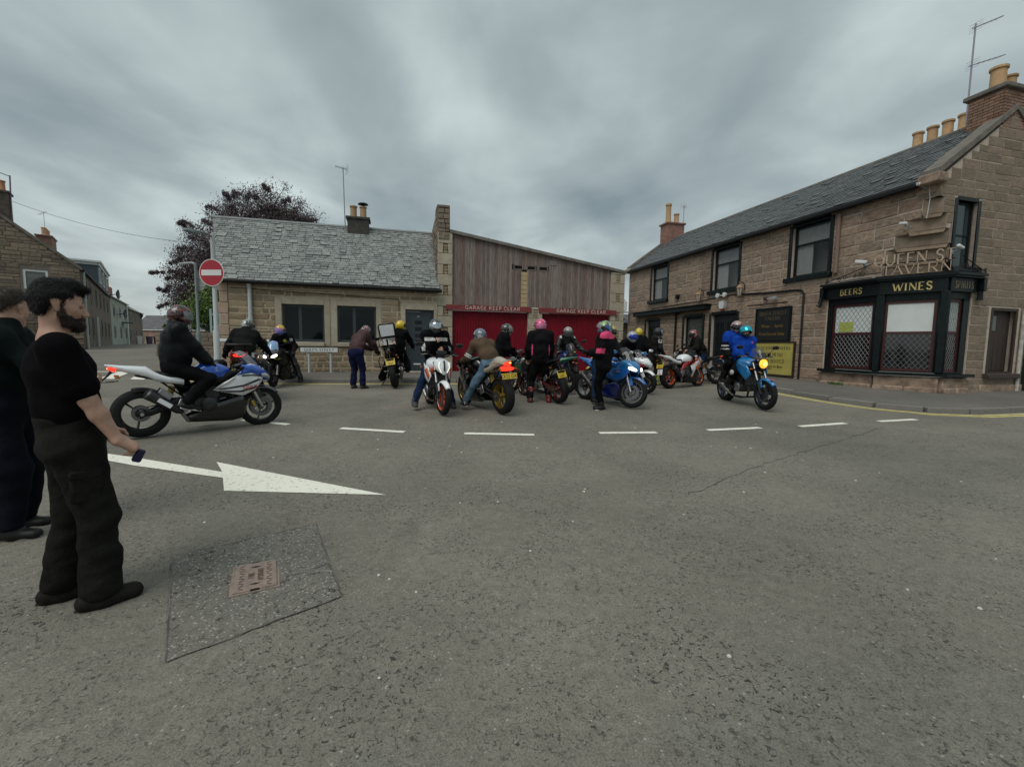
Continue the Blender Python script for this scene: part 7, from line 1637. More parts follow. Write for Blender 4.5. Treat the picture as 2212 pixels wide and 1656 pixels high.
# ---- 2 touring bike seen from behind, panniers
def box_luggage(b, c, d, m, name, bev=.05): return b.put(MB().box(c, d, bev), name, m)
t2 = naked(gp(-5.95, 9.85), R(116), 'dark red touring bike with black panniers and glowing tail light', P_DRED, P_DRED, P_DRED, M_bk, M_bk, 'PN02/UMA', lit=False, litr=True, sc=1.06, fly=M_screen)
for sy in (-1, 1): q = box_luggage(t2, (-.55, sy * .36, .66), (.48, .22, .36), M_bk, 'pannier', .06); t2.put(MB().box((-.55, sy * .475, .66), (.34, .012, .24), .004), 'pannier_trim', P_DGREY, q)
t2.put(MB().box((-.62, 0, .88), (.42, .32, .14), .06), 'tail_cowl', P_DRED); t2.put(MB().box((-.78, 0, 1.13), (.26, .44, .06), .025).tube([(-.72, -.10, .94), (-.78, -.10, 1.1)], .02, 6).tube([(-.72, .10, .94), (-.78, .10, 1.1)], .02, 6), 'pillion_backrest', M_bk)
t2.put(MB().box((-.85, 0, .94), (.05, .30, .13), .03), 'tail_lamp_lens', M_tail); t2.put(MB().loft([(-.86, 0, .93, .11, .035, .035, 2.4), (-.885, 0, .93, .09, .028, .028, 2.2)], 14), 'brake_lamp', M_taill)
person(gp(-5.95, 9.85), R(116), 'rider in a dark grey jacket on the dark red touring bike', (-.22, -.02, .98), .42, (.22, .36, 1.02), (.36, -.50, 1.00), (-.1, .40, .09), (-.1, -.38, .09), roll=-.08, jacket=C_CHAR, trousers=C_BLK, boots=B_BLK, gloves=G_BLK, helm=multi('helmet_white_grey', [(.35, .36, .34), (.05, .05, .05), (.35, .36, .34)], 6, 'noise', .2, .6), visor='smoke', bulk=.03, hd=(-.3, .5))

# ---- 3 black bike facing the camera with iridescent screen
f3 = hv(R(-80)); c3 = Vector((-6.29, 11.71, 0)) - f3 * .71
g3 = sport(gp(c3.x, c3.y), R(-80), 'black sports bike with an iridescent screen and both headlights lit', M_bk, P_DGREY, M_bk, M_bk, M_bk, M_bk, lit=True, litr=False, lean=R(4), screen=(multi('iridescent_screen', [(.12, .40, .55), (.30, .28, .62), (.18, .45, .6), (.45, .35, .6)], 3, 'noise', .12, 1.0, 2.0), (.46, 0, 1.16)), sc=1.06)
g3.panel('lime_trim', [(.50, .70), (.72, .73), (.80, .70), (.70, .685)], lambda x, z: max(.05, yfair(x, z) + .004 if x < .7 else .10), mat('paint_lime', (.20, .26, .02), .3, coat=.5), 1, .004)
person(gp(c3.x, c3.y), R(-80), 'rider in black with a rainbow helmet on the bike with iridescent screen', (-.28, .02, .93), .62, (.20, .36, .93), (.30, -.30, .92), (-.02, .48, .09), (-.10, -.30, .40), jacket=C_BLK2, trousers=C_LEA, boots=B_BLK, gloves=G_BLK, helm=multi('helmet_rainbow', [(.45, .02, .02), (.55, .22, .01), (.5, .45, .02), (.05, .40, .05), (.02, .15, .5), (.35, .03, .35), (.55, .3, .02)], 9, 'voronoi', .2, .8, .3), visor='iris', hd=(-.25, .25), bulk=.02, kl=(.6, 1, .1))
q = [o for o in bpy.data.objects if o.get('label', '').startswith('rider in black with a rainbow')][0]
paint(q, 'jacket', mat('yellow_print', (.42, .36, .02), .8), lambda x, y, z: math.hypot(y - .10, (z - 1.23)) < .045 and x > -.1)
paint(q, 'jacket', C_WHT, lambda x, y, z: abs(y - .27) < .035 and abs(z - 1.26) < .04)

# ---- 4 adventure bike with open top box, seen from behind
a4 = R(99); c4 = Vector((-3.16, 12.06, 0)) + hv(a4) * .74
b4 = naked(gp(c4.x, c4.y), a4, 'mud black adventure bike with an open top box covered in stickers', P_DGREY, M_bk, M_bk, M_bk, M_bk, 'SA19/GNF', lit=False, lean=R(-9), wb=1.48, sc=1.08, fork=(M_bk, M_steel), fly=M_screen, barz=1.12)
b4.put(MB().box((-.68, 0, 1.01), (.46, .30, .03), .01).tube([(-.55, -.12, .86), (-.66, -.12, 1.0)], .014, 6).tube([(-.55, .12, .86), (-.66, .12, 1.0)], .014, 6), 'luggage_rack', M_bk)
tb = b4.put(MB().box((-.68, 0, 1.145), (.36, .42, .22), .04), 'top_box', M_bk)
for y, nm in ((-.105, 'a'), (.105, 'b')): b4.put(MB().box((-.864, y, 1.15), (.006, .17, .15), .002), 'sticker_panel', multi('stickers_' + nm, [(.50, .50, .48), (.50, .50, .48), (.30, .10, .05), (.5, .5, .48), (.12, .12, .13)], 16, 'voronoi', .5, .1, 1.0 if nm == 'a' else 5.0), tb)
ld = b4.put(MB().box((-.50, 0, 1.44), (.09, .43, .37), .05, Matrix.Rotation(R(-8), 3, 'Y')), 'top_box_lid', M_bk, tb); b4.put(MB().box((-.551, 0, 1.44), (.006, .34, .28), .003, Matrix.Rotation(R(-8), 3, 'Y')), 'lid_lining', mat('white_lining', (.60, .62, .63), .6, var=.08, scale=9), ld)
for sy in (-1, 1):
    b4.put(MB().tube([(-.35, sy * .16, .78), (-.45, sy * .30, .80), (-.72, sy * .30, .72), (-.70, sy * .28, .48), (-.40, sy * .26, .46), (-.32, sy * .16, .52)], .012, 6), 'pannier_frame', M_bk)
    b4.put(MB().tube([(.30, sy * .12, .42), (.34, sy * .30, .55), (.28, sy * .32, .78), (.10, sy * .22, .84)], .013, 6), 'crash_bar', M_alum)
b4.put(MB().tube([(-.10, .16, .35), (-.16, .42, .05)], .013, 6), 'side_stand', M_bk)
person(gp(c4.x, c4.y), a4, 'rider in a yellow helmet and black suit astride the adventure bike', (-.08, .02, 1.0), .15, (.30, .42, 1.05), (.36, -.40, 1.10), (.0, .52, .09), (-.18, -.27, .46), roll=-.10, twist=-.2, jacket=C_BLK, trousers=fabric('baggy_black', (.008, .008, .009)), boots=B_BLK, gloves=G_GREY, helm=H_YEL, visor='smoke', bulk=.03, legb=.035, hd=(-.5, .1), kl=(.5, 1, .3))
r = person(gp(-4.12, 11.86), R(78), 'person in a maroon quilted jacket and checked cap bending beside the adventure bike', (-.10, 0, .97), .56, (.56, -.10, 1.05), (.50, -.30, 1.0), (-.02, .13, .09), (.02, -.12, .09), twist=-.45, jacket=C_MAROON, trousers=C_NAVY, boots=B_BRN, gloves=G_BLK, helm=None, visor='smoke', bulk=.03, hd=(-.2, .9), hair=1, legb=.02, toes=(.0, -.5), S_=1.02)

hx = r['hx']; Cf = Field(); Cf.cap(hx(-.02, 0, .05), hx(.02, 0, .055), .098, .094, r['hq'] @ Vector((0, 1, 0)), .92, .03).cap(hx(-.05, 0, .0), hx(-.055, 0, -.04), .075, .06, blend=.03)
V, Q = Cf.mesh(.009); link('checked_cap', np_mesh('checked_cap', V, Q), multi('pink_check', [(.52, .36, .38), (.045, .03, .035)], 26, 'checker', .8, 0), r['obj'])
# ---- 5 white and orange naked bike facing the camera
f5 = hv(R(-70)); c5 = Vector((-1.26, 8.19, 0)) - f5 * .73
b5 = naked(gp(c5.x, c5.y), R(-70), 'white and orange naked bike with orange wheels facing the camera', P_WHITE, P_WHITE, P_WHITE, P_ORANGE, P_WHITE, lit=False, head='mask', fork=(M_steel, M_bk), framem=P_ORANGE, steer=R(10), wb=1.48, barz=1.09, lean=R(2), sc=1.02)
b5.panel('orange_flash', [(.30, .80), (.40, .84), (.46, .70), (.42, .62), (.36, .70)], lambda x, z: .208 + .05 * max(0, math.sin((x + .05) * 5)) - max(0, x - .3) * .25, P_ORANGE, 1, .004)
r = person(gp(c5.x, c5.y), R(-70), 'rider in a black and white jacket doing up his zip on the orange wheeled bike', (-.24, 0, .95), .12, (.05, .16, 1.20), (.10, -.07, 1.36), (-.06, .34, .09), (.02, -.46, .09), jacket=C_BLK, trousers=C_JEAN, boots=(mat('grey_boot', (.05, .05, .048), .7), True), helm=mat('helmet_silver_black', (.06, .065, .065), .2, metal=.3, coat=.6), visor='silver', vup=R(28), bulk=.035, hd=(0, .42), S_=1.02, curl=(.6, 1.2), kr=(.8, -.6, .1), hdir=((0.3, -.9, -.1), (.1, .95, .15)), hnor=((1, 0, .2), (1, 0, .3)))
J5 = r['J']
paint(r['obj'], 'jacket', C_WHT, lambda x, y, z: (1.36 < z < 1.43 and abs(y) < .23 and x > -.12 and abs(y) > .05) or (abs(abs(y) - .265) < .032 and x > -.02 and 1.16 < z < 1.42))

# ---- 6 black and gold sports bike from behind
b6 = sport(gp(-.58, 9.03), R(122), 'black and champagne sports bike with gold wheels seen from behind', M_bkg, M_bkg, M_bkg, M_bkg, P_BEIGE, mat('gold_wheel', (.32, .22, .04), .35, metal=.7), None, lit=False, litr=True, lean=R(-3), wb=1.48, sc=1.08, sil=M_eng, tailz=.95)
b6.plate((-.99, 0, .68), 'KX12 OAF', .30, .10, R(15)); b6.put(MB().loft([(-.88, 0, .80, .13, .045, .045, 2.6), (-.96, 0, .80, .115, .032, .032, 2.4)], 14), 'brake_lamp', M_taill)
b6.put(MB().loft([(-.50, 0, .84, .12, .06, .04, 2.6), (-.66, 0, .90, .115, .10, .06, 2.5), (-.82, 0, .90, .10, .06, .05, 2.4), (-.94, 0, .88, .07, .03, .03, 2.2)], 16), 'seat_hump', P_BEIGE)
b6.panel('chrome_line', [(.10, .64), (.40, .36), (.42, .22), (.44, .22), (.43, .37), (.13, .655)], yo, M_steel, 1, .004)
r = person(gp(-.58, 9.03), R(122), 'rider in a brown jumper and faded jeans on the black and champagne bike', (-.33, .02, .93), .72, (.30, .34, .95), (.30, -.34, .95), (.02, .44, .09), (-.04, -.40, .09), jacket=C_BROWN, trousers=C_WASH, boots=(multi('black_white_trainer', [(.012, .012, .012), (.012, .012, .012), (.45, .45, .43)], 12, 'noise', .5, .1), False, mat('white_sole', (.6, .6, .58), .6)), gloves=G_BLK, helm=multi('helmet_patchwork', [(.30, .10, .08), (.42, .40, .40), (.08, .12, .2), (.45, .16, .03), (.10, .12, .14)], 8, 'voronoi', .25, .7, 4.0), visor='grey', hd=(.12, .30), bulk=.025, kl=(.9, .8, .2), kr=(.9, -.8, .2), hem=.10)
paint(r['obj'], 'jacket', C_WHT, lambda x, y, z: y > .18 and (abs((Vector((x, y, z)) - r['shl']).dot((r['J']['el'] - r['shl']).normalized()) - .245) < .012 or abs((Vector((x, y, z)) - r['shl']).dot((r['J']['el'] - r['shl']).normalized()) - .285) < .010))
paint(r['obj'], 'jacket', C_NAVY, lambda x, y, z: z < 1.0 and abs(y) < .25 and x < -.22)

# ---- 7 white and green sports bike behind, and the person in black behind the brown jumper
b7 = sport(gp(.62, 11.35), R(172), 'white green and red sports bike half hidden between the riders', P_WHITE, P_WHITE, P_GREEN, P_WHITE, P_GREEN, M_bk, None, lit=False, litr=False, lean=R(4))
b7.panel('red_flash', [(.40, .60), (.62, .72), (.70, .70), (.46, .54)], yo, P_RED, 1, .004)
person(gp(-.28, 11.2), R(20), 'person in a black jacket and black helmet standing behind the brown jumper rider', (-.05, 0, .93), .22, (.25, .22, 1.0), (.30, -.20, 1.0), (0, .12, .09), (.02, -.12, .09), jacket=C_BLK, trousers=C_BLK, boots=B_BLK, gloves=G_BLK, helm=multi('helmet_black_silver', [(.02, .022, .022), (.02, .022, .022), (.22, .23, .23)], 7, 'noise', .2, .7, 2.0), visor='clear', vup=R(10), hd=(-.2, .2), bulk=.03)

# ---- 8 person in a pink helmet, back to the camera
r = person(gp(.62, 9.9), R(92), 'person in a pink helmet black top and red boots standing with their back turned', (0, 0, .97), .03, (.22, .26, .98), (.20, -.26, .94), (.0, .21, .09), (.0, -.21, .09), jacket=C_BLK2, trousers=C_BLK, boots=B_RED, helm=mat('helmet_pink', (.62, .06, .18), .25, coat=.7, col2=(.60, .22, .38), scale=2.0, thr=(.45, .55)), visor='smoke', bulk=.03, S_=1.04, hd=(0, .12), gloves=None)
paint(r['obj'], 'jacket', C_PINK, lambda x, y, z: z < 1.30 and z > 1.06 and abs(y) > .175 and abs(y) < .20 and x > -.2)
MB().lathe([(.134, -.012), (.136, 0), (.134, .012)], r['head'] + Vector((0, 0, .045)), 'Z', 30).build('helmet_band', mat('purple_band', (.05, .02, .12), .3), r['obj'])
# ---- 9 dark bike with red wheels and yellow plate
a9 = R(120); c9 = Vector((1.05, 9.74, 0)) + hv(a9) * .72
b9 = naked(gp(c9.x, c9.y), a9, 'black naked bike with dark red wheels and ST26 XRC plate', M_bk, M_bk, M_bk, P_DRED, M_bk, 'ST26/XRC', lit=False, litr=False, lean=R(-7), framem=P_DRED, tailtip=(-.80, .93), seatsecs=[(-.80, 0, .955, .06, .02, .02, 2.5), (-.72, 0, .95, .10, .03, .03, 2.8), (-.52, 0, .90, .13, .045, .04, 3), (-.36, 0, .82, .14, .045, .04, 3), (-.22, 0, .80, .125, .045, .04, 2.8), (-.11, 0, .81, .09, .05, .04, 2.4)])
# ---- 10 blue wheeled black bike facing the camera
f10 = hv(R(-76)); c10 = Vector((1.72, 11.95, 0)) - f10 * .71
b10 = naked(gp(c10.x, c10.y), R(-76), 'black streetfighter with blue wheels and one lit headlight facing the camera', P_NAVY, P_NAVY, M_bk, P_NAVY, M_bk, lit=True, head='fighter', fork=(M_bk, M_bk), fly=M_screen, lean=R(4), steer=R(-10), sc=1.04)
b10.put(MB().box((b10.head.x + .22, .02, .99), (.03, .05, .03), .008), 'number_tab', mat('lime_tab', (.4, .45, .05), .4))
person(gp(c10.x, c10.y), R(-76), 'rider in black with a grey helmet on the blue wheeled streetfighter', (-.24, 0, .93), .35, (.28, .36, 1.08), (.28, -.36, 1.08), (-.05, .36, .09), (-.05, -.36, .09), jacket=C_LEA, trousers=C_BLK, boots=B_BLK, gloves=G_BLK, helm=mat('helmet_pale_grey', (.25, .24, .23), .25, coat=.6), visor='grey', vup=R(8), hd=(0, .45), bulk=.02)
q = [o for o in bpy.data.objects if o.get('label', '').startswith('rider in black with a grey helmet')][0]; paint(q, 'jacket', C_WHT, lambda x, y, z: z > 1.41 and abs(abs(y) - .21) < .03 and x > 0)
# ---- 11 yellow and black sports bike, riderless
b11 = sport(gp(3.15, 13.5), R(188), 'riderless black and yellow sports bike in front of the right garage door', P_YEL, P_YEL, M_bk, P_YEL, M_bk, M_bk, None, lit=False, litr=False, lean=R(-5))
# ---- 12 bright blue half-faired bike with both headlights lit, rider in yellow helmet
f12 = hv(R(-60)); c12 = Vector((2.49, 9.26, 0)) - f12 * .71
b12 = sport(gp(c12.x, c12.y), R(-60), 'bright blue sports tourer with two lit headlights and silver wheels', P_MBLUE, P_LBLUE, P_MBLUE, P_NAVY, P_MBLUE, M_alum, None, lit=True, litr=False, lean=R(-3), steer=R(24), fork=(M_steel, M_alum), sc=1.05, screen=(M_screen, (.44, 0, 1.20)), wspokes=3, guard=P_MBLUE, mirm=P_LBLUE)
b12.blink(.50, .70, .20)
person(gp(c12.x, c12.y), R(-60), 'rider in a yellow helmet on the bright blue sports tourer behind the floral helmet', (-.30, 0, .94), .42, (.26, .34, .96), (.26, -.34, .96), (-.05, .38, .09), (-.05, -.36, .09), jacket=C_CHAR, trousers=C_JEAN, boots=B_BLK, gloves=G_BLK, helm=mat('helmet_yellow_plain', (.58, .41, .02), .25, coat=.7), visor='smoke', hd=(.9, .1), bulk=.03)
# ---- woman in floral helmet
r = person(gp(1.86, 9.05), R(150), 'person in a floral helmet and black jacket with pink hood standing by the blue bike', (0, 0, .95), -.06, (.24, .10, 1.18), (.26, -.06, 1.15), (.0, .07, .09), (.06, -.08, .09), jacket=C_BLK2, trousers=fabric('black_leggings', (.008, .008, .010)), boots=(M_bootb, False, mat('white_sole', (.6, .6, .58), .6)), gloves=G_BLK, helm=multi('helmet_floral', [(.02, .10, .30), (.12, .40, .55), (.45, .08, .28), (.02, .02, .03), (.25, .40, .10), (.03, .20, .40), (.5, .45, .1), (.02, .02, .05)], 14, 'voronoi', .25, .6, 6.0), visor='clear', vup=R(35), hd=(.1, .0), bulk=.04, S_=1.0, hem=-.06, legb=.0, toes=(.3, -.1), elb=(-.6, 0, -.5))
paint(r['obj'], 'jacket', C_PINK, lambda x, y, z: (z > 1.455 and x < -.0) or (y > .22 and 1.16 < z < 1.26 and x < .06) or (y < -.20 and 1.17 < z < 1.25) or (abs(y + .16) < .010 and .80 < z < .98))
# ---- 13 white and red bike behind with the rider in the blue helmet
b13 = sport(gp(3.08, 12.1), R(-53), 'white and red sports bike half hidden behind the bright blue bike', P_WHITE, P_WHITE, P_RED, P_WHITE, P_RED, M_bk, None, lit=False, litr=False, lean=R(3))
person(gp(3.08, 12.1), R(-53), 'rider in a blue helmet and black jacket bending over the white and red bike', (-.26, 0, .92), .70, (.22, .30, .98), (.24, -.24, .98), (-.05, .36, .09), (-.05, -.36, .09), jacket=C_BLK, trousers=C_BLK, boots=B_BLK, gloves=G_BLK, helm=mat('helmet_white_blue', (.30, .33, .38), .25, coat=.6), visor='blue', vup=R(22), hd=(0, .35), bulk=.03)
person(gp(3.72, 13.25), R(60), 'person in a yellow helmet with a black stripe standing behind the blue helmeted rider', (0, 0, .92), .05, (.15, .25, 1.0), (.20, -.25, 1.1), (0, .12, .09), (0, -.12, .09), jacket=C_BLK, trousers=C_BLK, boots=B_BLK, gloves=G_BLK, helm=mat('helmet_yellow_deep', (.56, .42, .03), .25, coat=.7), visor='smoke', hd=(0, .1), bulk=.03, S_=.95)
# ---- 14 standing rider in leathers
person(gp(4.42, 13.75), R(8), 'standing rider in black leathers and white boots facing right', (0, 0, .93), .02, (.12, .2, .92), (.16, -.2, .94), (0, .11, .09), (.03, -.11, .09), jacket=C_LEA, trousers=C_LEA, boots=B_WHT, gloves=G_BLK, helm=mat('helmet_matt_black', (.02, .021, .022), .5), visor='silver', vup=R(30), hd=(-.05, .15), bulk=.018, S_=.97)
q = [o for o in bpy.data.objects if o.get('label', '').startswith('standing rider in black leathers')][0]; paint(q, 'jacket', C_WHT, lambda x, y, z: y < -.21 and 1.30 < z < 1.40 and abs(x) < .055 and math.hypot(x, z - 1.35) > .028)
# ---- 15 white and orange learner sports bike
a15 = R(33); c15 = Vector((4.54, 12.82, 0)) + hv(a15) * .68
b15 = sport(gp(c15.x, c15.y), a15, 'white and orange sports bike with orange wheels and a red L plate', P_WHITE, P_WHITE, P_ORANGE, M_bk, P_WHITE, P_ORANGE, 'SW73/WKF', lit=False, litr=False, lean=R(-6), wb=1.36, spar=P_RED)
b15.panel('white_flank', [(.05, .62), (.25, .72), (.50, .80), (.62, .72), (.30, .58), (.20, .30), (.14, .30), (.18, .56)], yo, P_WHITE, 2, .004)
lp = MB().box((0, 0, 0), (.17, .006, .17), .003).build('learner_plate', P_WHITE, b15.o); lp.location = (-1.035, 0, .475); lp.rotation_euler = (R(-14), 0, R(-90)); q = link('plate_lettering', font_text('L', .17, .002), mat('learner_red', (.45, .01, .012), .4), lp); q.location = (0, -.0045, -.062)
# ---- 16 black bike facing left, rider in red helmet
b16 = naked(gp(5.85, 14.3), R(174), 'black bike facing left behind the white and orange learner bike', M_bk, M_bk, M_bk, M_bk, M_bk, 'SP66/KLO', lit=False, litr=True, lean=R(3), fork=(M_bk, M_bk), framem=M_bk)
person(gp(5.85, 14.3), R(174), 'rider in a dark jacket jeans and red helmet on the black bike facing left', (-.24, 0, .93), .42, (.30, .34, 1.08), (.28, -.36, 1.08), (.12, .44, .09), (-.05, -.34, .09), jacket=C_OLIVE, trousers=C_JEAN, boots=S_BLK, gloves=None, helm=multi('helmet_red', [(.20, .008, .014), (.16, .01, .02), (.42, .30, .30), (.05, .008, .01), (.22, .01, .02)], 7, 'noise', .2, .8, 1.4), visor='smoke', hd=(.05, .35), bulk=.03)
# ---- 17 light blue naked bike with rider and passenger
b17 = naked(gp(5.235, 9.95), R(-87), 'light blue naked bike with a round amber headlamp carrying a passenger', P_LBLUE, P_LBLUE, P_LBLUE, mat('dark_blue_wheel', (.008, .02, .05), .35, coat=.4), P_LBLUE, lit='amber', fork=(M_steel, M_bk), fly=M_screen, lean=R(2), steer=R(6), vtwin=True, sil=M_steel, sc=1.06, headm=mat('amber_shell', (.10, .04, .02), .3, metal=.5))
b17.put(MB().lathe([(.04, -.004), (.03, .0), (0, .004)], (b17.xf + .16, 0, .60), 'Z', 12), 'pink_sticker', C_PINK, None, True)
r = person(gp(5.235, 9.95), R(-87), 'rider in a royal blue hoodie and cyan visor on the light blue bike', (-.20, 0, .95), .10, (.08, .07, 1.00), (.10, -.05, 1.02), (.22, .36, .09), (-.20, -.26, .46), jacket=C_BLUE, trousers=C_BLK, boots=B_BLK, gloves=G_BLK, helm=H_BLK, visor='cyan', vup=R(38), hd=(-.22, .22), bulk=.022, belly=.015, S_=1.0, wr=.017, kr=(1, -.5, .2), elb=(-.2, 0, -.8))
paint(r['obj'], 'jacket', mat('pink_embroidery', (.35, .05, .25), .8), lambda x, y, z: math.hypot(y - .12, z - 1.40) < .028 and x > -.1)
kn = r['J']['kr']; MB().lathe([(.055, -.02), (.05, .012), (.02, .022), (0, .022)], kn + Vector((.03, -.075, 0)), 'Y', 14, rot=Matrix.Rotation(R(180), 3, 'X')).build('knee_slider', C_WHT, r['obj'])
r = person(gp(5.235, 9.95), R(-87), 'passenger in a blue and black jacket and dusty pink helmet behind the blue hoodie', (-.58, 0, 1.05), .12, (-.30, .24, 1.12), (-.28, -.24, 1.10), (-.42, .30, .56), (-.42, -.30, .56), jacket=C_BLK2, trousers=C_BLK, boots=B_BLK, gloves=G_BLK, helm=multi('helmet_dusty_pink', [(.42, .26, .24), (.05, .05, .05), (.40, .24, .22), (.2, .19, .19)], 7, 'noise', .2, .6, 3.0), visor='smoke', hd=(-.1, .12), bulk=.03, kl=(1, .4, .3), kr=(1, -.4, .3))
paint(r['obj'], 'jacket', C_BLUE, lambda x, y, z: z > 1.42 or (abs(y) < .2 and x > -.62 and z > 1.25)); paint(r['obj'], 'jacket', C_WHT, lambda x, y, z: y < -.2 and (1.31 < z < 1.34 or 1.24 < z < 1.265))

# ================================================================== two bystanders on the left
C_TEE = mat('black_cotton', (.0042, .0036, .0046), .95, var=.3, scale=4, bump=.3, bscale=14, bdist=.02, spec=.05)
C_CARGO = mat('charcoal_cargo', (.012, .012, .0105), .9, var=.35, scale=6, bump=.4, bscale=30, bdist=.02, spec=.08)
M_hair = mat('dark_hair', (.006, .0055, .006), .6, var=.5, scale=60, bump=.9, bscale=130, stretch=(1, 1, .3), spec=.25)
M_hair2 = mat('brown_hair', (.032, .022, .014), .6, var=.4, scale=40, bump=.7, bscale=90, stretch=(1, 1, .35))
M_beard = mat('dark_beard', (.030, .019, .013), .8, var=.4, scale=60, bump=.6, bscale=150)
MX, MY, MR = -2.435, 2.40, R(48)
r1 = person(gp(MX, MY), MR, 'bearded man in a black t-shirt and cargo trousers standing at the left edge', (.02, 0, .94), -.075, (.20, .27, .92), (.24, -.22, .80), (-.07, .12, .085), (.07, -.12, .085), jacket=C_TEE, trousers=C_CARGO, boots=(mat('dark_work_shoe', (.011, .0095, .008), .65, var=.35, scale=14, bump=.4, bscale=40, spec=.15), False, M_sole), hair=1, tee=True, bulk=.013, res=.0065, S_=.975, hd=(-.08, .06), legb=.025, hem=-.05, collar=False, headup=.012, toes=(-.05, -.02), curl=(.5, .9), wr=.0055, wf=24, footlen=1.12, hdir=(None, (.80, .05, -.60)), hnor=((0, 1, 0), (.55, -.45, .70)), er=(-.9, -.25, -.2), twist=0.0)
hx = r1['hx']; hq = r1['hq']; side = hq @ Vector((0, 1, 0))
Hf = Field(); Hf.cap(hx(-.024, 0, .056), hx(.028, 0, .080), .088, .064, side, .90, .03).cap(hx(-.060, 0, .040), hx(-.070, 0, -.015), .060, .036, side, 1.12, .03).cap(hx(.045, .030, .105), hx(.100, .010, .094), .030, .015, blend=.02).cap(hx(.045, -.030, .105), hx(.104, -.012, .090), .030, .013, blend=.02).cap(hx(-.01, -.066, .052), hx(.050, -.060, .050), .020, .011, blend=.02).cap(hx(-.01, .066, .052), hx(.050, .060, .050), .020, .011, blend=.02)
for sy in (-1, 1): Hf.cap(hx(.022, sy * .073, .048), hx(.018, sy * .073, .012), .009, .006, blend=.012).cap(hx(-.050, sy * .050, .030), hx(-.060, sy * .040, -.030), .034, .024, blend=.025).cap(hx(-.010, sy * .070, .050), hx(-.050, sy * .060, .020), .020, .022, blend=.02)
V, Q = Hf.mesh(.005, 0, .0025, 100, seed=4); fwv = np.array(hq @ Vector((1, 0, 0))); V, Q = furry(V, Q, 9000, .017, .0009, lambda p: np.where((p[:, 2:3] > hx(0, 0, .05).z), fwv, np.array((0, 0, -.9)) - fwv * .3), 3); link('hair', np_mesh('hair', V, Q), M_hair, r1['obj'])
Bf = Field()
for sy in (-1, 1): Bf.cap(hx(.010, sy * .074, -.004), hx(.012, sy * .066, -.050), .005, .012, blend=.010).cap(hx(.012, sy * .062, -.055), hx(.034, sy * .046, -.092), .017, .020, blend=.015).cap(hx(.034, sy * .044, -.092), hx(.072, sy * .016, -.112), .021, .019, blend=.015).cap(hx(.094, sy * .006, -.0635), hx(.084, sy * .030, -.080), .0055, .009, blend=.008).cap(hx(.040, sy * .050, -.070), hx(.066, sy * .034, -.088), .015, .014, blend=.012)
Bf.cap(hx(.082, .012, -.110), hx(.082, -.012, -.110), .020, blend=.015).cap(hx(.066, 0, -.116), hx(.040, 0, -.112), .020, blend=.02)
V, Q = Bf.mesh(.005, .0010, .003, 120, seed=5); V, Q = furry(V, Q, 7000, .011, .0007, lambda p: fwv * .4 + np.array((0, 0, -.6)), 5); link('beard', np_mesh('beard', V, Q), M_beard, r1['obj'])
mb = MB()
for sy in (-1, 1): mb.tube([hx(.094, sy * .012, .014), hx(.091, sy * .028, .019), hx(.076, sy * .046, .014)], [.0035, .0045, .0025], 6)
mb.build('eyebrows', M_hair, r1['obj'])
wr_ = r1['J']['wr']; vd = MB().box(wr_ + Vector((.088, .026, -.108)), (.045, .022, .075), .008, Matrix.Rotation(R(25), 3, 'Y')).build('lighter_case', mat('navy_plastic', (.006, .008, .05), .3))
vd.matrix_world = Matrix.Translation(gp(MX, MY)) @ Matrix.Rotation(MR, 4, 'Z'); tag(vd, 'small navy blue gadget held in the hand of the bearded man', 'gadget')
for (x, y, z, w_, h_, rz) in ((.05, -.185, .70, .13, .17, .10),): MB().box((x, y, z), (w_, .03, h_), .012, Matrix.Rotation(rz, 3, 'Z')).box((x, y - .004, z + h_ * .4), (w_ * 1.03, .034, .05), .01, Matrix.Rotation(rz, 3, 'Z')).build('cargo_pocket', C_CARGO, r1['obj'])
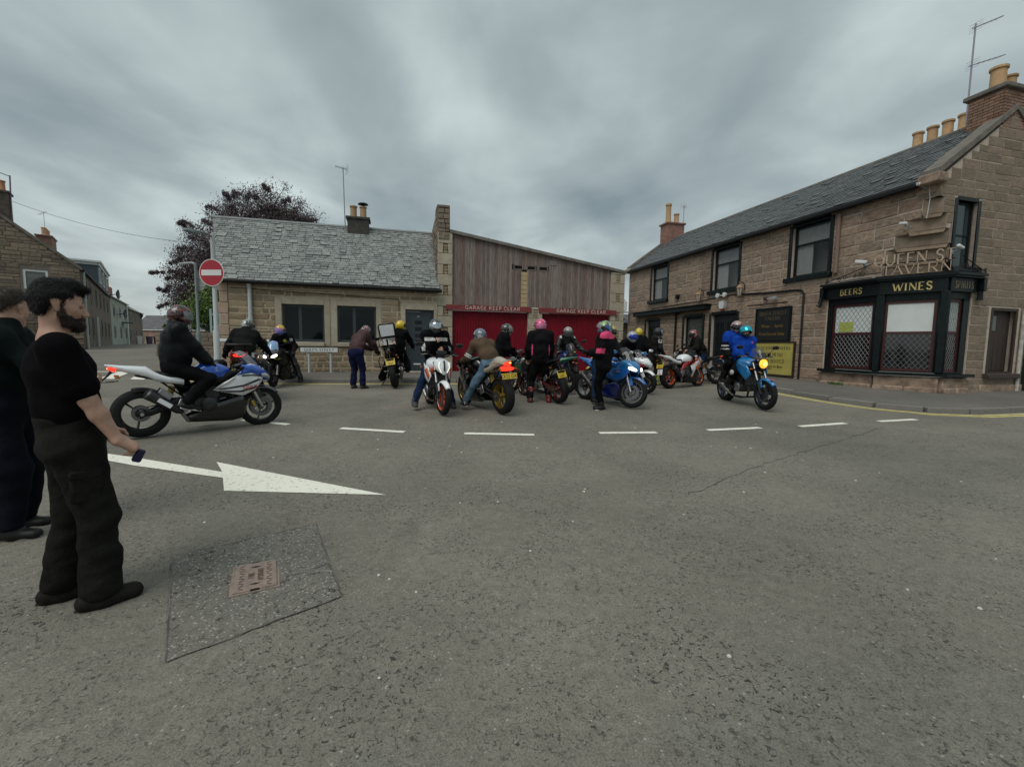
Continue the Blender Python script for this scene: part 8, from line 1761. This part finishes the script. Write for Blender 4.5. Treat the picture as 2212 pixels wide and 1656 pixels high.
NX, NY, NR = -3.72, 3.24, R(18)
r2 = person(gp(NX, NY), NR, 'man in a dark hoodie holding a phone behind the bearded man', (0, 0, .96), .06, (.56, .02, 1.12), (.58, -.10, 1.03), (-.03, .13, .085), (.05, -.13, .085), jacket=fabric('dark_teal_hoodie', (.012, .020, .022)), trousers=fabric('navy_trousers', (.010, .013, .022)), boots=(M_bootb, False, mat('grey_sole', (.16, .16, .15), .7)), hair=1, bulk=.012, res=.010, S_=1.0, hd=(1.05, .15), twist=.25, legb=.02, curl=(.5, .6), hdir=((.9, -.25, -.05), (.95, .1, .1)), hnor=((0, .3, 1), (0, -.2, -1)), sleeve=.75)
hx = r2['hx']; side = r2['hq'] @ Vector((0, 1, 0))
Hf = Field(); Hf.cap(hx(-.026, 0, .060), hx(.028, 0, .082), .090, .068, side, .90, .03).cap(hx(-.060, 0, .035), hx(-.068, 0, -.010), .060, .034, side, 1.12, .03).cap(hx(.05, 0, .09), hx(.09, 0, .085), .034, .02, blend=.02)
V, Q = Hf.mesh(.006, 0, .003, 90, seed=6); V, Q = furry(V, Q, 6000, .016, .0009, lambda p: np.array((0, 0, -.5)) + np.zeros((1, 3)), 8); link('hair', np_mesh('hair', V, Q), M_hair2, r2['obj'])
Hd = Field(); Hd.cap(r2['neck'] + Vector((-.09, .09, -.03)), r2['neck'] + Vector((-.11, -.09, -.03)), .05, blend=.03).cap(r2['neck'] + Vector((-.10, 0, -.05)), r2['neck'] + Vector((-.12, 0, -.14)), .06, .05, blend=.03); V, Q = Hd.mesh(.01, .005); link('hood', np_mesh('hood', V, Q), MATS['cloth_dark_teal_hoodie'], r2['obj'])
w2 = r2['J']['wr']; ph = MB().box(w2 + Vector((.14, .03, .028)), (.155, .075, .009), .004, Matrix.Rotation(R(-4), 3, 'Y')).build('mobile_phone', M_bkg); ph.matrix_world = Matrix.Translation(gp(NX, NY)) @ Matrix.Rotation(NR, 4, 'Z'); tag(ph, 'black mobile phone held out by the man in the hoodie', 'phone')
